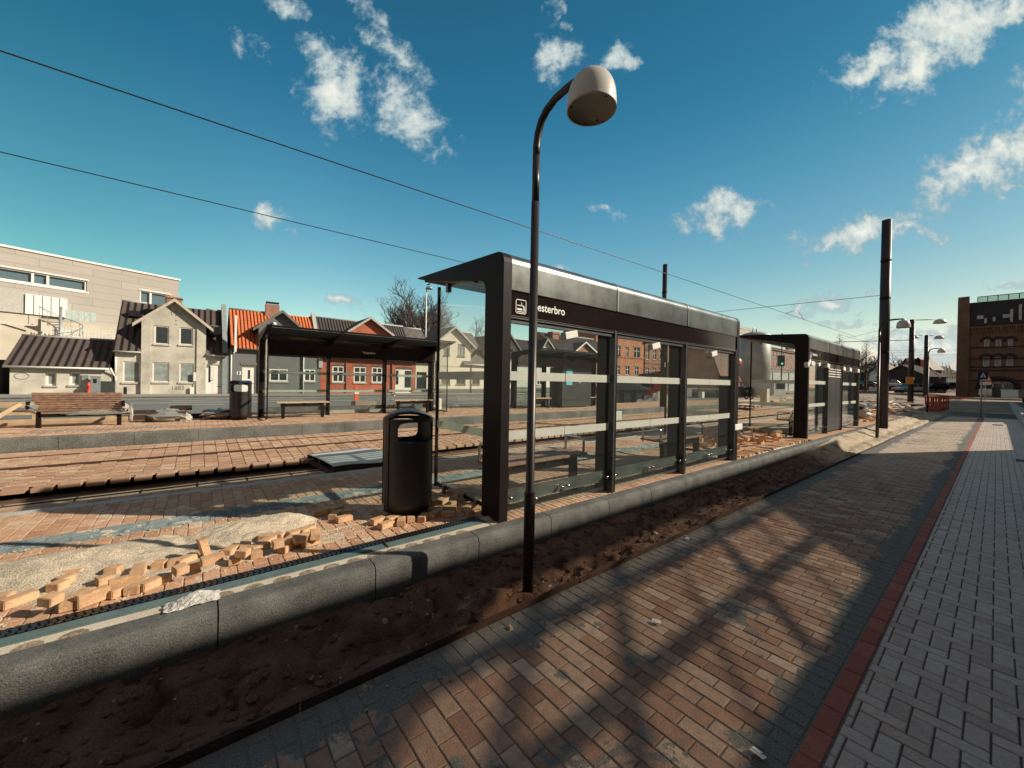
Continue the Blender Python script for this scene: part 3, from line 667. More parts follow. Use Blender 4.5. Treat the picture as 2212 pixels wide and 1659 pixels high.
mb.tube(pts, .008, 6); mb.tube([(p_[0] + .05, p_[1] + .03, p_[2] - .02) for p_ in pts], .008, 6)
tag(mb.build('cable', m_black), 'thin black cable looping over the ragged brick edge', 'cable')

# ------------------------------------------------------------------ track bed
def bz(x, y): return .2 * sstep(6.5, 10.7, y)
g0, g1 = 7.42, 8.12
tr = bond(-6, 30, g1, 10.70, L=.18, Wd=.19, off=.5) + bond(-6, 30, 5.95, g0 - .25, L=.18, Wd=.19)
tr2 = []
for q in tr:
    if 9.22 < (q[2] + q[3]) / 2 < 9.30 or 10.12 < (q[2] + q[3]) / 2 < 10.17: continue
    tr2.append(q)
pave('track_bed', tr2, 0, m_bed, seed=12, zf=bz, jit=.0010, gap=.0055)
sheet('track_base', np.array([-12, 0, 10, 20, 30, 36]), np.array([5.93, 6.5, 7.17]), lambda X, Y: -.012 + bz(X, Y), m_sandj)
sheet('track_base', np.array([-12, 0, 10, 20, 30, 36]), np.arange(g1 + .01, 10.8, .4), lambda X, Y: -.012 + bz(X, Y), m_sandj)
# raised ragged course along the open rail groove
rg = np.random.default_rng(5); rr = []
x = -6.
while x < 30:
    L = .20 + rg.random() * .03; rr.append((x, x + L - .012, g1 - .16 - rg.random() * .03, g1 + .06)); x += L + .035
pave('track_edge_course', rr, .018, m_bed, seed=13, drop=.06, zf=bz, jit=.006)
mb = MB(); mb.box(-8, 30, 7.18, 8.12, -.09, -.07); tag(mb.build('rail_groove', m_dirt), kind='structure')
for i, (yy, zz, lb) in enumerate([(7.30, .02, 'nearest'), (9.25, .165, 'third'), (10.14, .195, 'farthest')]):
    mb = MB(); mb.box(-8, 34, yy - .035, yy + .035, zz - .12, zz - .006); mb.box(-8, 34, yy - .035, yy - .012, zz - .006, zz + .004)
    tag(mb.build('tram_rail', m_rust), ['grooved tram rail lying in the open trench nearest the platform', 'tram rail set in the sunlit bricks in the middle of the track bed', 'tram rail set in the bricks nearest the far platform kerb'][i], 'tram rail', 'tram rails')
rr = []; x = -6.
while x < 30: rr.append((x, x + .58, 7.165, 7.40)); x += .6
pave('track_light_catcher', rr, .012, mat('light_catcher_slab', (.50, .36, .25), .85, tone=[(.40, .28, .19), (.55, .40, .28)], scale=12, bump=.3), seed=31, drop=.05, jit=.001)  # pale strip added to catch the sun stripes falling through the shelter roof
# metal cover sheet on timber
cv = thing('cover_sheet', (2.2, 7.6, .05), 'bent grey sheet metal cover on a timber frame over the open rail groove', 'metal sheet')
P4 = [Vector((1.60, 8.15, .16)), Vector((2.62, 8.25, .17)), Vector((3.15, 6.75, .15)), Vector((1.72, 6.72, .17))]
mb = MB(); n = 30
for i in range(n + 1):
    for j in range(7):
        u, v = i / n, j / 6
        p = (P4[0] * (1 - u) + P4[1] * u) * (1 - v) + (P4[3] * (1 - u) + P4[2] * u) * v
        z = p.z + .018 * math.sin(v * 3.1) * (1 + u) + .012 * math.sin(u * 9) * v
        mb.v.append((p.x, p.y, z))
for i in range(n):
    for j in range(6): mb.f.append((i * 7 + j, (i + 1) * 7 + j, (i + 1) * 7 + j + 1, i * 7 + j + 1)); mb.sm.append(True)
o = mb.build('sheet', mat('sheet_paint', (.62, .65, .60), .55, var=.1), cv, world=True); md = o.modifiers.new('s', 'SOLIDIFY'); md.thickness = .006
mb = MB()
for v in (0.04, .5, .96):
    a = P4[0] * (1 - v) + P4[3] * v; b = P4[1] * (1 - v) + P4[2] * v; mb.beam(a - Vector((0, 0, .05)), b - Vector((0, 0, .05)), .07, .08)
mb.beam(P4[0] - Vector((0, 0, .11)), P4[3] - Vector((0, 0, .11)), .07, .05)
mb.build('timber_frame', m_rust, cv, world=True)

# ------------------------------------------------------------------ far platform
FZ = .45
mb = MB(); x = -8.0
while x < 34:
    mb.prism([(10.73, .1), (10.73, FZ - .02), (10.75, FZ), (10.90, FZ), (10.90, .1)], x + .003, min(x + 1.0, 34) - .003, 'yz'); x += 1.0
tag(mb.build('far_kerb', mat('kerb_granite_far', (.125, .13, .12), .85, var=.45, scale=2.2, bump=.4, fine=.35, fscale=60)), kind='structure')
mb = MB(); mb.box(-8, 34, 10.76, 10.89, .1, FZ - .03); tag(mb.build('far_kerb_mortar', m_conc2), kind='structure')
pave('far_platform', bond(-8, 34, 10.91, 14.28, L=.22, Wd=.11), FZ, m_plat, seed=19)
mb = MB(); mb.box(-8, 34, 10.90, 14.30, .1, FZ - .006); tag(mb.build('far_platform_bed', m_sandj), kind='structure')
mb = MB(); x = -8
while x < 34: mb.box(x, x + .29, 11.55, 11.62, FZ - .01, FZ + .003); x += .3
for k in range(26): mb.box(-2.55 + k * .075, -2.52 + k * .075, 11.42, 11.85, FZ - .01, FZ + .006)
tag(mb.build('far_tactile_strip', m_tact), kind='structure')
heap('sand', (.0, 14.9), 5, .9, .12, 'brown earth along the back of the far platform', 31, m=m_ground, z0=.36, res=70)
heap('sand', (9, 14.9), 6, .9, .14, 'brown earth behind the far shelters', 33, m=m_ground, z0=.36, res=70)

# ------------------------------------------------------------------ road, pavement opposite
def rz(X, Y): return .366 - .12 * sstep(16, 34, Y) + rise(X, Y)
xs = np.concatenate([np.arange(-60, 36, 6.), np.arange(36, 70, 4.), [80, 120]])
sheet('road', xs, np.array([16.2, 18, 20, 24, 28, 31.0]), rz, m_asph)
sheet('far_pavement', xs, np.array([31.4, 33, 34.5, 37.5]), lambda X, Y: .33 + rise(X, Y) - .03, m_walk)
mb = MB()
for k in range(60): mb.box(-60 + k * 2, -58.02 + k * 2, 31.05, 31.4, .1, .32)
tag(mb.build('far_road_kerb', m_kerb), kind='structure')
mb = MB()
for (ya, segs) in ((22.0, [(-40, -6), (-5.0, -3.6), (-1.0, .9), (3.0, 5.4), (8, 10.4), (13, 15.4), (18, 20.5), (24, 27)]), (24.2, [(-40, -5.3), (-2.4, 40)]), (26.9, [(-30, -6.2), (-1.1, .9), (3, 5), (9, 11), (15, 17), (21, 23)]), (29.6, [(-40, 40)])):
    for a, b in segs:
        za = float(rz(np.array([0.]), np.array([ya]))[0]) + .006
        mb.box(a, b, ya - .07, ya + .07, za - .002, za)
tag(mb.build('road_marking', m_mark), kind='structure')

# ------------------------------------------------------------------ shelters
def shelter(name, loc, rz, xs, label, cabinet=None, foams=True, side=True, zs=1.0, back_text=True, inner_text=False, second=False, og=False):
    """local x along the platform, local y from the closed back (0) to the open side, z from the paving"""
    r = thing(name, loc, label, 'tram shelter', 'tram stop shelters', rz)
    X0, X1 = xs[0], xs[-1]
    def arc(cx_, cz_, rad, a0, a1, n=8): return [(cx_ + rad * math.cos(math.radians(a0 + (a1 - a0) * i / n)), (cz_ + rad * math.sin(math.radians(a0 + (a1 - a0) * i / n)))) for i in range(n + 1)]
    outer = arc(.11, 2.50, .11, 180, 93)
    prof = [(0, 0)] + outer + [(1.87, 2.705), (1.885, 2.69), (1.53, 2.60), (.48, 2.40)] + arc(.42, 2.27, .12, 75, 180, 6)[1:] + [(.30, 0)]
    for i, x in enumerate(xs):
        wd = .105 if i in (0, len(xs) - 1) else .05
        xa = x if i < len(xs) - 1 else x - wd + .03
        pr_ = prof
        if 0 < i < len(xs) - 1: pr_ = [(.015, 0)] + [(a + .02, b - .03) for a, b in outer] + [(1.80, 2.655), (1.50, 2.595), (.48, 2.40)] + arc(.42, 2.27, .12, 75, 180, 6)[1:] + [(.30, 0)]
        mb = MB(); mb.prism([(a, b * zs) for a, b in pr_], xa, xa + wd, 'yz'); mb.build('portal_frame', m_shelt, r, bevel=.004)
    for a, b in zip(xs[:-1], xs[1:]):
        aa = a + (.107 if a == X0 else .004) ; bb = b - (.077 if b == X1 else 0)
        gl_ = .42 if og else .85; pf = [(.004, 2.245)] + [(q[0] + .003, q[1]) for q in outer] + [(gl_, 2.605 + .05 * gl_), (gl_, 2.59 + .05 * gl_), (.12, 2.585), (.03, 2.5), (.03, 2.245)]
        mb = MB(); mb.prism([(p_, q * zs) for p_, q in pf], aa, bb, 'yz', sm=False); o = mb.build('fascia_panel', m_fascia, r)
        mb = MB(); mb.prism([(p_ - .004, q * zs) for p_, q in [(.0, 2.245)] + outer] + [(.2, 2.5 * zs), (.1, 2.245 * zs)], aa - .006, aa + .022, 'yz') if a != X0 else None
        if mb.v: mb.build('seam', m_rail, r)
        if cabinet and cabinet[0] < (a + b) / 2 < cabinet[1]: continue
        mid = (aa + bb) / 2
        for (pa, pb) in ((aa + .01, mid - .004), (mid + .004, bb - .035)):
            mb = MB(); mb.box(pa, pb, .066, .074, .045, 1.93 * zs); g = mb.build('glass_pane', m_glass, r)
            for (za, zb) in ((1.365, 1.455), (.775, .862)): mb = MB(); mb.box(pa + .002, pb - .002, .0625, .0655, za * zs, zb * zs); mb.build('white_band', m_white, g)
        mb = MB(); mb.box(aa + .005, bb - .02, .085, .10, .145, .265); mb.box(aa + .005, bb - .02, .080, .105, .265, .272); mb.box(aa + .005, bb - .02, .080, .105, .138, .145)
        mb.build('bottom_rail', m_rail, r)
        mb = MB()
        for xb in (aa + .06, mid - .05, mid + .05, bb - .09):
            mb.lathe([(0, .045), (.017, .045), (.019, .03), (.012, .02), (.012, 0)], (xb, .066, .20), 12, axis=(0, -1, 0)); mb.lathe([(.012, .02), (.02, .02), (.02, .0)], (xb, .078, .20), 12, axis=(0, 1, 0))
        mb.build('glass_clamp', m_chrome, r)
        mb = MB(); mb.box(bb - .03, bb + .002 + (.0 if b != X1 else .02), .004, .085, 0, 2.0 * zs); mb.build('post', m_post, r, bevel=.003)
        mb = MB(); mb.box(aa, bb - .035, .03, .085, 1.93 * zs, 1.965 * zs); mb.box(aa, bb - .035, .012, .05, 1.972 * zs, 1.99 * zs); mb.build('top_rail', m_post, r)
        if foams:
            mb = MB(); M = Matrix.Translation((mid + .03, .05, 1.93 * zs - .045)) @ Matrix.Rotation(-.22, 4, 'Y')
            mb.box(-.10, .10, -.045, .035, -.04, .04, M); o = mb.build('foam_protector', m_foam, r, bevel=.008)
    mb = MB(); mb.box(X0 + .108, X1 - .08, .016, .03, 1.992 * zs, 2.243 * zs); mb.box(X0 + .108, X1 - .08, .008, .02, 2.236 * zs, 2.243 * zs)
    sg = mb.build('sign_band', m_sign, r)
    mb = MB(); mb.box(X0 + .108, X1 - .08, .004, .012, 1.992 * zs, 1.998 * zs); mb.build('sign_trim', m_chrome, r)
    if back_text:
        Mt = Matrix.Translation((.385, .013, 2.085 * zs)) @ Matrix.Rotation(math.pi / 2, 4, 'X')
        text_obj('lettering', 'Vesterbro', .115, m_text, sg, Mt, .002, .0012)
        mb = MB(); x0, x1, z0, z1 = .165, .30, 2.025 * zs, 2.165 * zs; t_ = .007; y0, y1 = .009, .014
        mb.box(x0 + .012, x1 - .012, y0, y1, z0, z0 + t_); mb.box(x0 + .012, x1 - .012, y0, y1, z1 - t_, z1); mb.box(x0, x0 + t_, y0, y1, z0 + .012, z1 - .012); mb.box(x1 - t_, x1, y0, y1, z0 + .012, z1 - .012)
        for (ax, az, sx_, sz_) in ((x0, z0, 1, 1), (x1, z0, -1, 1), (x0, z1, 1, -1), (x1, z1, -1, -1)): mb.beam((ax + sx_ * .004, (y0 + y1) / 2, az + sz_ * .014), (ax + sx_ * .014, (y0 + y1) / 2, az + sz_ * .004), .005, t_)
        mb.box(x0 + .02, x1 - .03, y0, y1, z0 + .076, z0 + .084); mb.beam((x1 - .03, .0115, z0 + .08), (x1 - .018, .0115, z0 + .03), .005, .008)
        mb.box(x0 + .02, x1 - .055, y0, y1, z0 + .034, z0 + .052); mb.box(x0 + .02, x1 - .018, y0, y1, z0 + .016, z0 + .023); mb.box(x1 - .042, x1 - .036, y0, y1, z0 + .032, z0 + .07); mb.box(x1 - .042, x1 - .02, y0, y1, z0 + .03, z0 + .036)
        mb.beam((x0 + .068, .0115, z0 + .112), (x0 + .08, .0115, z0 + .1), .005, .005); mb.beam((x0 + .08, .0115, z0 + .1), (x0 + .068, .0115, z0 + .088), .005, .005)
        mb.build('tram_pictogram', m_text, sg)
    # roof: solid inner part with slats under, striped glass outer part, edge beam
    mb = MB(); mb.box(X0 + .1, X1 - .07, 1.66, 1.875, 2.665 * zs, 2.70 * zs); mb.build('edge_beam', m_shelt, r)
    mb = MB()
    def zt(y): return (2.605 + .052 * y) * zs
    mb.add([(X0 + .1, gl_, zt(gl_)), (X1 - .07, gl_, zt(gl_)), (X1 - .07, 1.72, zt(1.72) + .01), (X0 + .1, 1.72, zt(1.72) + .01)], [(0, 1, 2, 3)])
    rf = mb.build('roof_glass', m_frost if og else m_glassroof, r)
    if not og: md = rf.modifiers.new('s', 'SOLIDIFY'); md.thickness = .008
    mb = MB(); y = gl_ + .02; i = 0
    while y < 1.62: mb.box(X0 + .1, X1 - .07, y, y + (((.012 if y > 1.05 else .055) if og else (.062 if y > .98 else .148))), zt(y) - .03, zt(y) - .014); y += (.10 if og else .15)
    y = .36
    while y < .86 and not og: mb.box(X0 + .1, X1 - .07, y, y + .09, zt(y) - .12 + .05 * y, zt(y) - .10 + .05 * y); y += .105
    mb.build('roof_slats', m_shelt, r)
    mb = MB(); mb.box(X0 + .1, X1 - .07, .29, .33, 2.0 * zs, 2.44 * zs); ib = mb.build('inner_beam', m_sign, r)
    if inner_text:
        L_ = (X0 + X1) / 2 - .2
        Mt = Matrix.Translation((L_ + .1, .336, 2.16 * zs)) @ Matrix.Rotation(math.pi, 4, 'Z') @ Matrix.Rotation(math.pi / 2, 4, 'X')
        text_obj('lettering', 'Vesterbro', .10, m_text, ib, Mt, .002, .001)
    if side:
        for xq, sgn in ((X0 + .05, 1), (X1 - .05, -1)) if side == 2 else ((X0 + .05, 1),) if side == 1 else ((X1 - .05, -1),):
            mb = MB(); mb.box(xq, xq + .008, .31, 1.36, .10, 2.46 * zs); g = mb.build('side_glass', m_glass, r)
            for (za, zb) in ((1.365, 1.455), (.775, .862)): mb = MB(); mb.box(xq - .002, xq + .0, .32, 1.35, za * zs, zb * zs); mb.build('white_band', m_white, g)
            mb = MB(); mb.box(xq - .012, xq + .02, 1.362, 1.39, .045, 2.50 * zs); mb.box(xq - .006, xq + .014, .31, 1.37, .06, .10); mb.build('side_post', m_shelt, r)
            mb = MB()
            for yy in (.45, 1.15): mb = MB(); mb.box(xq - .015, xq + .02, yy, yy + .04, 0, .12); mb.build('glass_foot', m_rail, r)
            for yy in (.55, 1.12): mb = MB(); mb.box(xq - .02, xq + .03, yy, yy + .05, 2.40 * zs, 2.50 * zs); mb.build('glass_bracket', m_rail, r)
    if cabinet:
        ca, cb, ya, yb = cabinet[2:]
        mb = MB(); mb.box(ca, cb, ya, yb, .04, 1.97 * zs); cab = mb.build('equipment_cabinet', m_post, r, bevel=.006)
        mb = MB(); s_ = (ca + cb) / 2 + (.1 if second else 0); yf = ya if not inner_text else yb; e = -1 if not inner_text else 1
        for (pa, pb) in ((ca + .02, s_ - .006), (s_ + .006, cb - .02)): mb.box(pa, pb, min(yf, yf + e * .012), max(yf, yf + e * .012), .07, 1.95 * zs)
        dr_ = mb.build('cabinet_door', m_post, cab)
        if second:
            mb = MB()
            for (pa, pb) in ((ca + .08, s_ - .05), (s_ + .04, cb - .10)):
                for k in range(4): mb.box(pa, pb, ya - .018, ya - .010, (1.80 - k * .07) * zs, (1.825 - k * .07) * zs)
            mb.build('louver', m_foam, cab)
            mb = MB()
            for (pa, pb) in ((ca + .08, s_ - .05), (s_ + .04, cb - .10)):
                for k in range(4): mb.box(pa, pb, ya - .018, ya - .010, (.40 - k * .07) * zs, (.415 - k * .07) * zs)
            mb.build('louver', m_rail, cab)
    return r
sh1 = shelter('tram_shelter', (2.24, 2.95, .25), 0, [0, 1.775, 3.53, 5.40], 'long dark shelter nearest the camera with big white Vesterbro lettering behind the lamp post', side=2)
sh2 = shelter('tram_shelter', (12.42, 3.10, .25), 0, [0, 2.02, 3.75, 6.1], 'second dark shelter further along the near platform with louvered metal cabinet in its back wall', cabinet=(2.0, 3.76, 2.06, 3.74, .05, .34), side=1, zs=1.06, second=True)
sh3 = shelter('tram_shelter', (6.80, 13.40, FZ), math.pi, [0, 1.8, 3.6, 5.45], 'open fronted shelter on the far platform before the dark grey and red brick houses', foams=False, side=2, zs=.92, og=True, back_text=False, inner_text=True)
sh4 = shelter('tram_shelter', (16.25, 13.50, FZ), math.pi, [0, 1.8, 3.6, 5.45], 'farther shelter on the far platform with grey cabinet and blue notice, seen through glass', foams=False, side=2, zs=.95, og=True, back_text=False, inner_text=False, cabinet=(1.0, 3.5, 1.15, 3.2, .12, .95))
# cabinet on sh4 faces the open side
cabf = [c for c in sh4.children if c.name.startswith('equipment_cabinet')][0]
mb = MB(); mb.box(2.55, 2.95, .955, .97, 1.05, 1.78); mb.build('blue_notice', mat('cyan_notice', (.10, .50, .62), .6, var=.05, fine=0), cabf)
mb = MB(); mb.box(1.95, 2.07, .955, .97, 1.15, 1.48); mb.build('paper_notice', m_conc, cabf)
# extra foam protectors on shelter ends
mb = MB(); mb.box(5.30, 5.62, -.01, .05, .55, .66, Matrix.Rotation(0, 4, 'Z')); mb.build('foam_protector', m_foam, sh1, bevel=.008)
mb = MB(); mb.box(1.80, 2.02, .075, .12, .88, 1.0); mb.build('foam_protector', m_foam, sh1, bevel=.008)
for (xx, rr_) in ((.03, -.6), (.35, .05), (1.9, .1)):
    mb = MB(); M = Matrix.Translation((xx + .05, .04, 2.0)) @ Matrix.Rotation(rr_, 4, 'Y'); mb.box(-.14, .14, -.05, .04, -.06, .06, M); mb.build('foam_protector', m_foam, sh2, bevel=.008)
for xx in (3.85, 4.7, 5.9):
    mb = MB(); M = Matrix.Translation((xx, .04, 1.98)) @ Matrix.Rotation(.1, 4, 'Y'); mb.box(-.15, .15, -.05, .04, -.06, .06, M); mb.build('foam_protector', m_foam, sh2, bevel=.008)

# ------------------------------------------------------------------ benches
def bench(loc, rz, L, label, wood=m_wood, arms=(1, 1), D=.42, group='benches inside the shelters'):
    r = thing('bench', loc, label, 'bench', group, rz)
    mb = MB(); nb = 4; wd = D / nb
    for k in range(nb): mb.box(0, L, k * wd + .006, (k + 1) * wd - .006, .43, .46)
    mb.build('seat', wood, r, bevel=.003)
    mb = MB(); mb.box(.1, L - .15, .05, .13, .33, .41); 
    for q in (.16, L / 2, L - .24): mb.box(q, q + .05, .02, D - .02, .40, .43)
    mb.build('seat_beam', m_shelt, r)
    for q in (.12, L - .22):
        mb = MB(); mb.box(q, q + .08, .05, .13, 0, .34); mb.build('leg', m_shelt, r)
    for k, q in enumerate((.02, L - .02)):
        if arms[k]:
            mb = MB(); mb.tube([(q, .06, .40), (q, .06, .62), (q, .085, .645), (q, D - .07, .645), (q, D - .045, .62), (q, D - .045, .40)], .016, 8); mb.build('armrest', m_chrome, r)
    return r
bench((2.46, 3.28, .25), 0, 1.45, 'brown slatted bench with metal armrests behind the first glass bay of the nearest shelter')
bench((5.75, 3.30, .25), 0, 1.45, 'brown slatted bench near the right end of the nearest shelter')
bench((12.75, 3.5, .25), 0, 1.3, 'bench half hidden behind the column of the second shelter')
bench((1.68, 12.45, FZ), 0, 1.36, 'pale topped bench at the left end of the far shelter', m_woodl, (0, 0))
bench((5.10, 12.6, FZ), 0, 1.42, 'pale topped bench at the right end of the far shelter', m_woodl, (1, 0))
bench((11.1, 12.55, FZ), 0, 1.3, 'pale bench left of the grey cabinet in the farther shelter', m_woodl, (1, 0))
bench((15.2, 12.65, FZ), 0, 1.1, 'pale bench right of the grey cabinet in the farther shelter', m_woodl, (0, 0))
# big backrest bench, facing away, wrapped ends
K = .855
bw = thing('backrest_bench', (-2.66, 12.45, FZ), 'brown slatted bench with tall backrest, its ends wrapped in torn plastic film', 'bench')
mb = MB()
for k in range(8):
    z = FZ + .36 + k * .049; mb.box(-2.66, -1.35, 12.44 - .022 * k, 12.47 - .022 * k, z, z + .040)
mb.build('backrest', m_wood, bw, world=True)
mb = MB()
for k in range(5): mb.box(-2.66, -1.35, 12.46 + k * .085, 12.54 + k * .085, FZ + .30, FZ + .33)
mb.build('seat', m_wood, bw, world=True)
for q in (-2.64, -1.45):
    mb = MB(); mb.box(q, q + .07, 12.46, 12.52, FZ, FZ + .33); mb.build('leg', m_shelt, bw, world=True)
mb = MB(); mb.box(-2.60, -1.4, 12.46, 12.54, FZ + .22, FZ + .29); mb.build('seat_beam', m_shelt, bw, world=True)
for q in (-2.74, -1.36):
    mb = MB(); mb.box(q, q + .05, 12.30, 12.36, FZ + .45, FZ + .56); mb.box(q, q + .05, 12.30, 12.90, FZ + .40, FZ + .45); mb.build('armrest', m_shelt, bw, world=True)
def crumple(name, c, size, label, seed, m=m_wrap, parent=None, cat='plastic sheet', world=True, n=12, group=None):
    rg = np.random.default_rng(seed); mb = MB()
    for i in range(n + 1):
        for j in range(n + 1):
            th = math.pi * i / n; ph = 2 * math.pi * j / n; k = 1 + rg.normal(0, .14)
            mb.v.append((c[0] + size[0] * k * math.sin(th) * math.cos(ph), c[1] + size[1] * k * math.sin(th) * math.sin(ph), c[2] + size[2] * k * math.cos(th)))
    for i in range(n):
        for j in range(n): mb.f.append((i * (n + 1) + j, (i + 1) * (n + 1) + j, (i + 1) * (n + 1) + j + 1, i * (n + 1) + j + 1)); mb.sm.append(False)
    o = mb.build(name, m, parent, world=world)
    return o if parent else tag(o, label, cat, group)
crumple('plastic_film', (-2.68, 12.5, FZ + .45), (.10, .22, .13), '', 1, parent=bw)
crumple('plastic_film', (-1.33, 12.45, FZ + .40), (.07, .16, .10), '', 2, m_bag, parent=bw)
crumple('plastic_film', (-1.20, 12.35, FZ + .26), (.03, .03, .16), '', 3, m_bag, parent=bw)
crumple('plastic_film', (-1.75, 12.4, FZ + .30), (.5, .05, .045), '', 4, parent=bw)
# timber formwork, wrapped bundles, pallets behind the far platform
tf = thing('timber_frame', (-3.5, 13.2, FZ), 'pale timber formwork frame on the ground behind the wrapped bench', 'timber frame')
mb = MB()
mb.beam((-6.0, 13.9, FZ + .43), (-2.3, 13.6, FZ + .43), .04, .12); mb.beam((-6, 13.5, FZ + .05), (-1.35, 13.25, FZ + .07), .05, .12); mb.beam((-6, 13.9, FZ + .24), (-1.3, 13.7, FZ + .24), .04, .10)
mb.beam((-3.45, 13.3, FZ + .10), (-3.1, 13.6, FZ + .46), .05, .08)
for q in (-2.9, -1.75, -4.4): mb.box(q, q + .14, 13.45, 13.50, FZ, FZ + .30)
mb.build('timber', m_timber, tf, world=True)
def bundle(x0, x1, y, h, label, seed):
    r = thing('wrapped_bundle', ((x0 + x1) / 2, y, FZ), label, 'wrapped bundle', 'plastic wrapped bundles behind the far platform')
    mb = MB()
    for k in range(3): mb.box(x0, x1, y - .15, y + .25, FZ + .02 + k * h / 3, FZ + (k + .85) * h / 3)
    mb.build('bench_parts', m_rust, r, world=True)
    crumple('film', ((x0 + x1) / 2, y, FZ + h * .55), ((x1 - x0) * .53, .3, h * .55), '', seed, parent=r)
    crumple('film', (x1, y - .1, FZ + h * .3), (.12, .12, .12), '', seed + 1, m_bag, parent=r)
bundle(-1.02, -.25, 13.0, .26, 'plastic wrapped bundle with crinkled end, between wrapped bench and far bin', 21)
bundle(.08, .75, 13.1, .25, 'plastic wrapped dark bundle directly left of the far bin', 25)
mb = MB(); mb.box(-1.5, 1.2, 13.6, 13.7, FZ, FZ + .12); mb.box(-.6, -.15, 13.7, 13.9, FZ + .22, FZ + .34); mb.box(-2.0, -.9, 13.7, 13.8, FZ + .15, FZ + .24)
tag(mb.build('dark_timber', m_rust), 'dark boards lying behind the plastic wrapped bundles', 'boards')
# ribbed white drum, delineator, low barrier behind the far shelter
mb = MB(); c = gp(*R2(2045, 1250), .40); pf = []
for k in range(7): pf += [(.13, k * .065), (.145, k * .065 + .02), (.145, k * .065 + .045), (.13, k * .065 + .06)]
mb.lathe([(0, 0)] + pf + [(0, .46)], (c.x, c.y, .42), 20); tag(mb.build('ribbed_pipe', m_foam), 'short white ribbed pipe section standing right of the far shelter', 'pipe')
dl = thing('delineator_post', gp(*R2(1333, 1215), .37), 'orange and white plastic marker post at the roadside behind the far shelter', 'marker post')
p = dl.location; m_or = mat('orange_plastic', (.75, .12, .03), .5, var=.05, fine=0)
mb = MB(); mb.box(p.x - .09, p.x + .09, p.y - .05, p.y + .05, p.z, p.z + .95, taper=.02); mb.build('post_body', m_or, dl, world=True)
mb = MB(); mb.box(p.x - .093, p.x + .093, p.y - .055, p.y + .055, p.z + .55, p.z + .68); mb.build('reflective_band', m_foam, dl, world=True)
mb = MB(); mb.box(3.3, 5.2, 13.75, 13.95, FZ - .1, FZ + .22); mb.box(5.2, 7.4, 13.9, 14.0, FZ + .1, FZ + .18)
tag(mb.build('concrete_block', m_conc2), 'long grey concrete blocks on the ground behind the middle bay of the far shelter', 'concrete blocks')
mb = MB(); c = gp(*R2(1400, 1240), .4); mb.box(c.x - .45, c.x + .45, c.y - .3, c.y + .3, .35, .72, taper=.05); tag(mb.build('stone_block', m_ground), 'dark stone block on the verge seen through the far shelter middle bay', 'stone')

# ------------------------------------------------------------------ litter bins
def make_bin(loc, label):
    r = thing('litter_bin', loc, label, 'litter bin', 'black litter bins')
    n = 168; R_ = .236; zs_ = np.concatenate([np.linspace(.055, .71, 8), np.linspace(.715, .96, 46), [.97]]); mb = MB()
    for z in zs_:
        rr = R_ - .012 * (z < .07)
        for k in range(n): a = 2 * math.pi * k / n; mb.v.append((rr * math.cos(a), rr * math.sin(a), z))
    def openq(a, z):
        for ctr in (math.radians(-84), math.radians(96)):
            d = (a - ctr + math.pi) % (2 * math.pi) - math.pi
            u = abs(d) / math.radians(55); v = abs(z - .84) / .098
            if u ** 4 + v ** 4 < 1: return True
        return False
    for i in range(len(zs_) - 1):
        zc = (zs_[i] + zs_[i + 1]) / 2
        for k in range(n):
            if openq(2 * math.pi * (k + .5) / n, zc): continue
            mb.f.append((i * n + k, i * n + (k + 1) % n, (i + 1) * n + (k + 1) % n, (i + 1) * n + k)); mb.sm.append(True)
    o = mb.build('body', m_bin, r); md = o.modifiers.new('s', 'SOLIDIFY'); md.thickness = .012; md.offset = -1
    mb = MB(); mb.lathe([(0, .0), (.15, 0), (.15, .05), (.215, .056), (.215, .062), (0, .062)], (0, 0, 0), 40); mb.build('pedestal', m_black, r)
    mb = MB(); mb.lathe([(.205, .10), (.205, .70), (.0, .70)], (0, 0, 0), 32); mb.build('liner', m_black, r)
    ax = math.radians(-24); rows_ = 22; mb = MB()
    def lz(s_): return .965 + .085 * (1 - (s_ / .252) ** 2)
    for side in (0, 1):
        for i in range(rows_ + 1):
            for k in range(n):
                a = 2 * math.pi * k / n; rr = .248 * i / rows_; x, y = rr * math.cos(a), rr * math.sin(a)
                s_ = x * math.cos(ax) + y * math.sin(ax); mb.v.append((x, y, lz(s_) - (.028 if side else 0)))
    m_ = (rows_ + 1) * n
    for side in (0, 1):
        for i in range(rows_):
            for k in range(n): mb.f.append(tuple(side * m_ + q for q in (i * n + k, i * n + (k + 1) % n, (i + 1) * n + (k + 1) % n, (i + 1) * n + k))); mb.sm.append(True)
    for k in range(n): mb.f.append((rows_ * n + k, rows_ * n + (k + 1) % n, m_ + rows_ * n + (k + 1) % n, m_ + rows_ * n + k)); mb.sm.append(False)
    mb.build('lid', m_lid, r)
    mb = MB()
    for a in (-20, 20, 160, 200): aa = math.radians(a - 6); mb.box(-.004, .004, -.015, .015, .1, .97, Matrix.Rotation(aa, 4, 'Z') @ Matrix.Translation((.24, 0, 0)))
    mb.build('seam', m_black, r)
    return r
b1 = make_bin((1.66, 3.735, .25), 'large black round litter bin in the foreground left of the nearest shelter')
dup(b1, (.87, 12.72, FZ), math.radians(-20), 'black round litter bin on the far platform left of the far shelter')

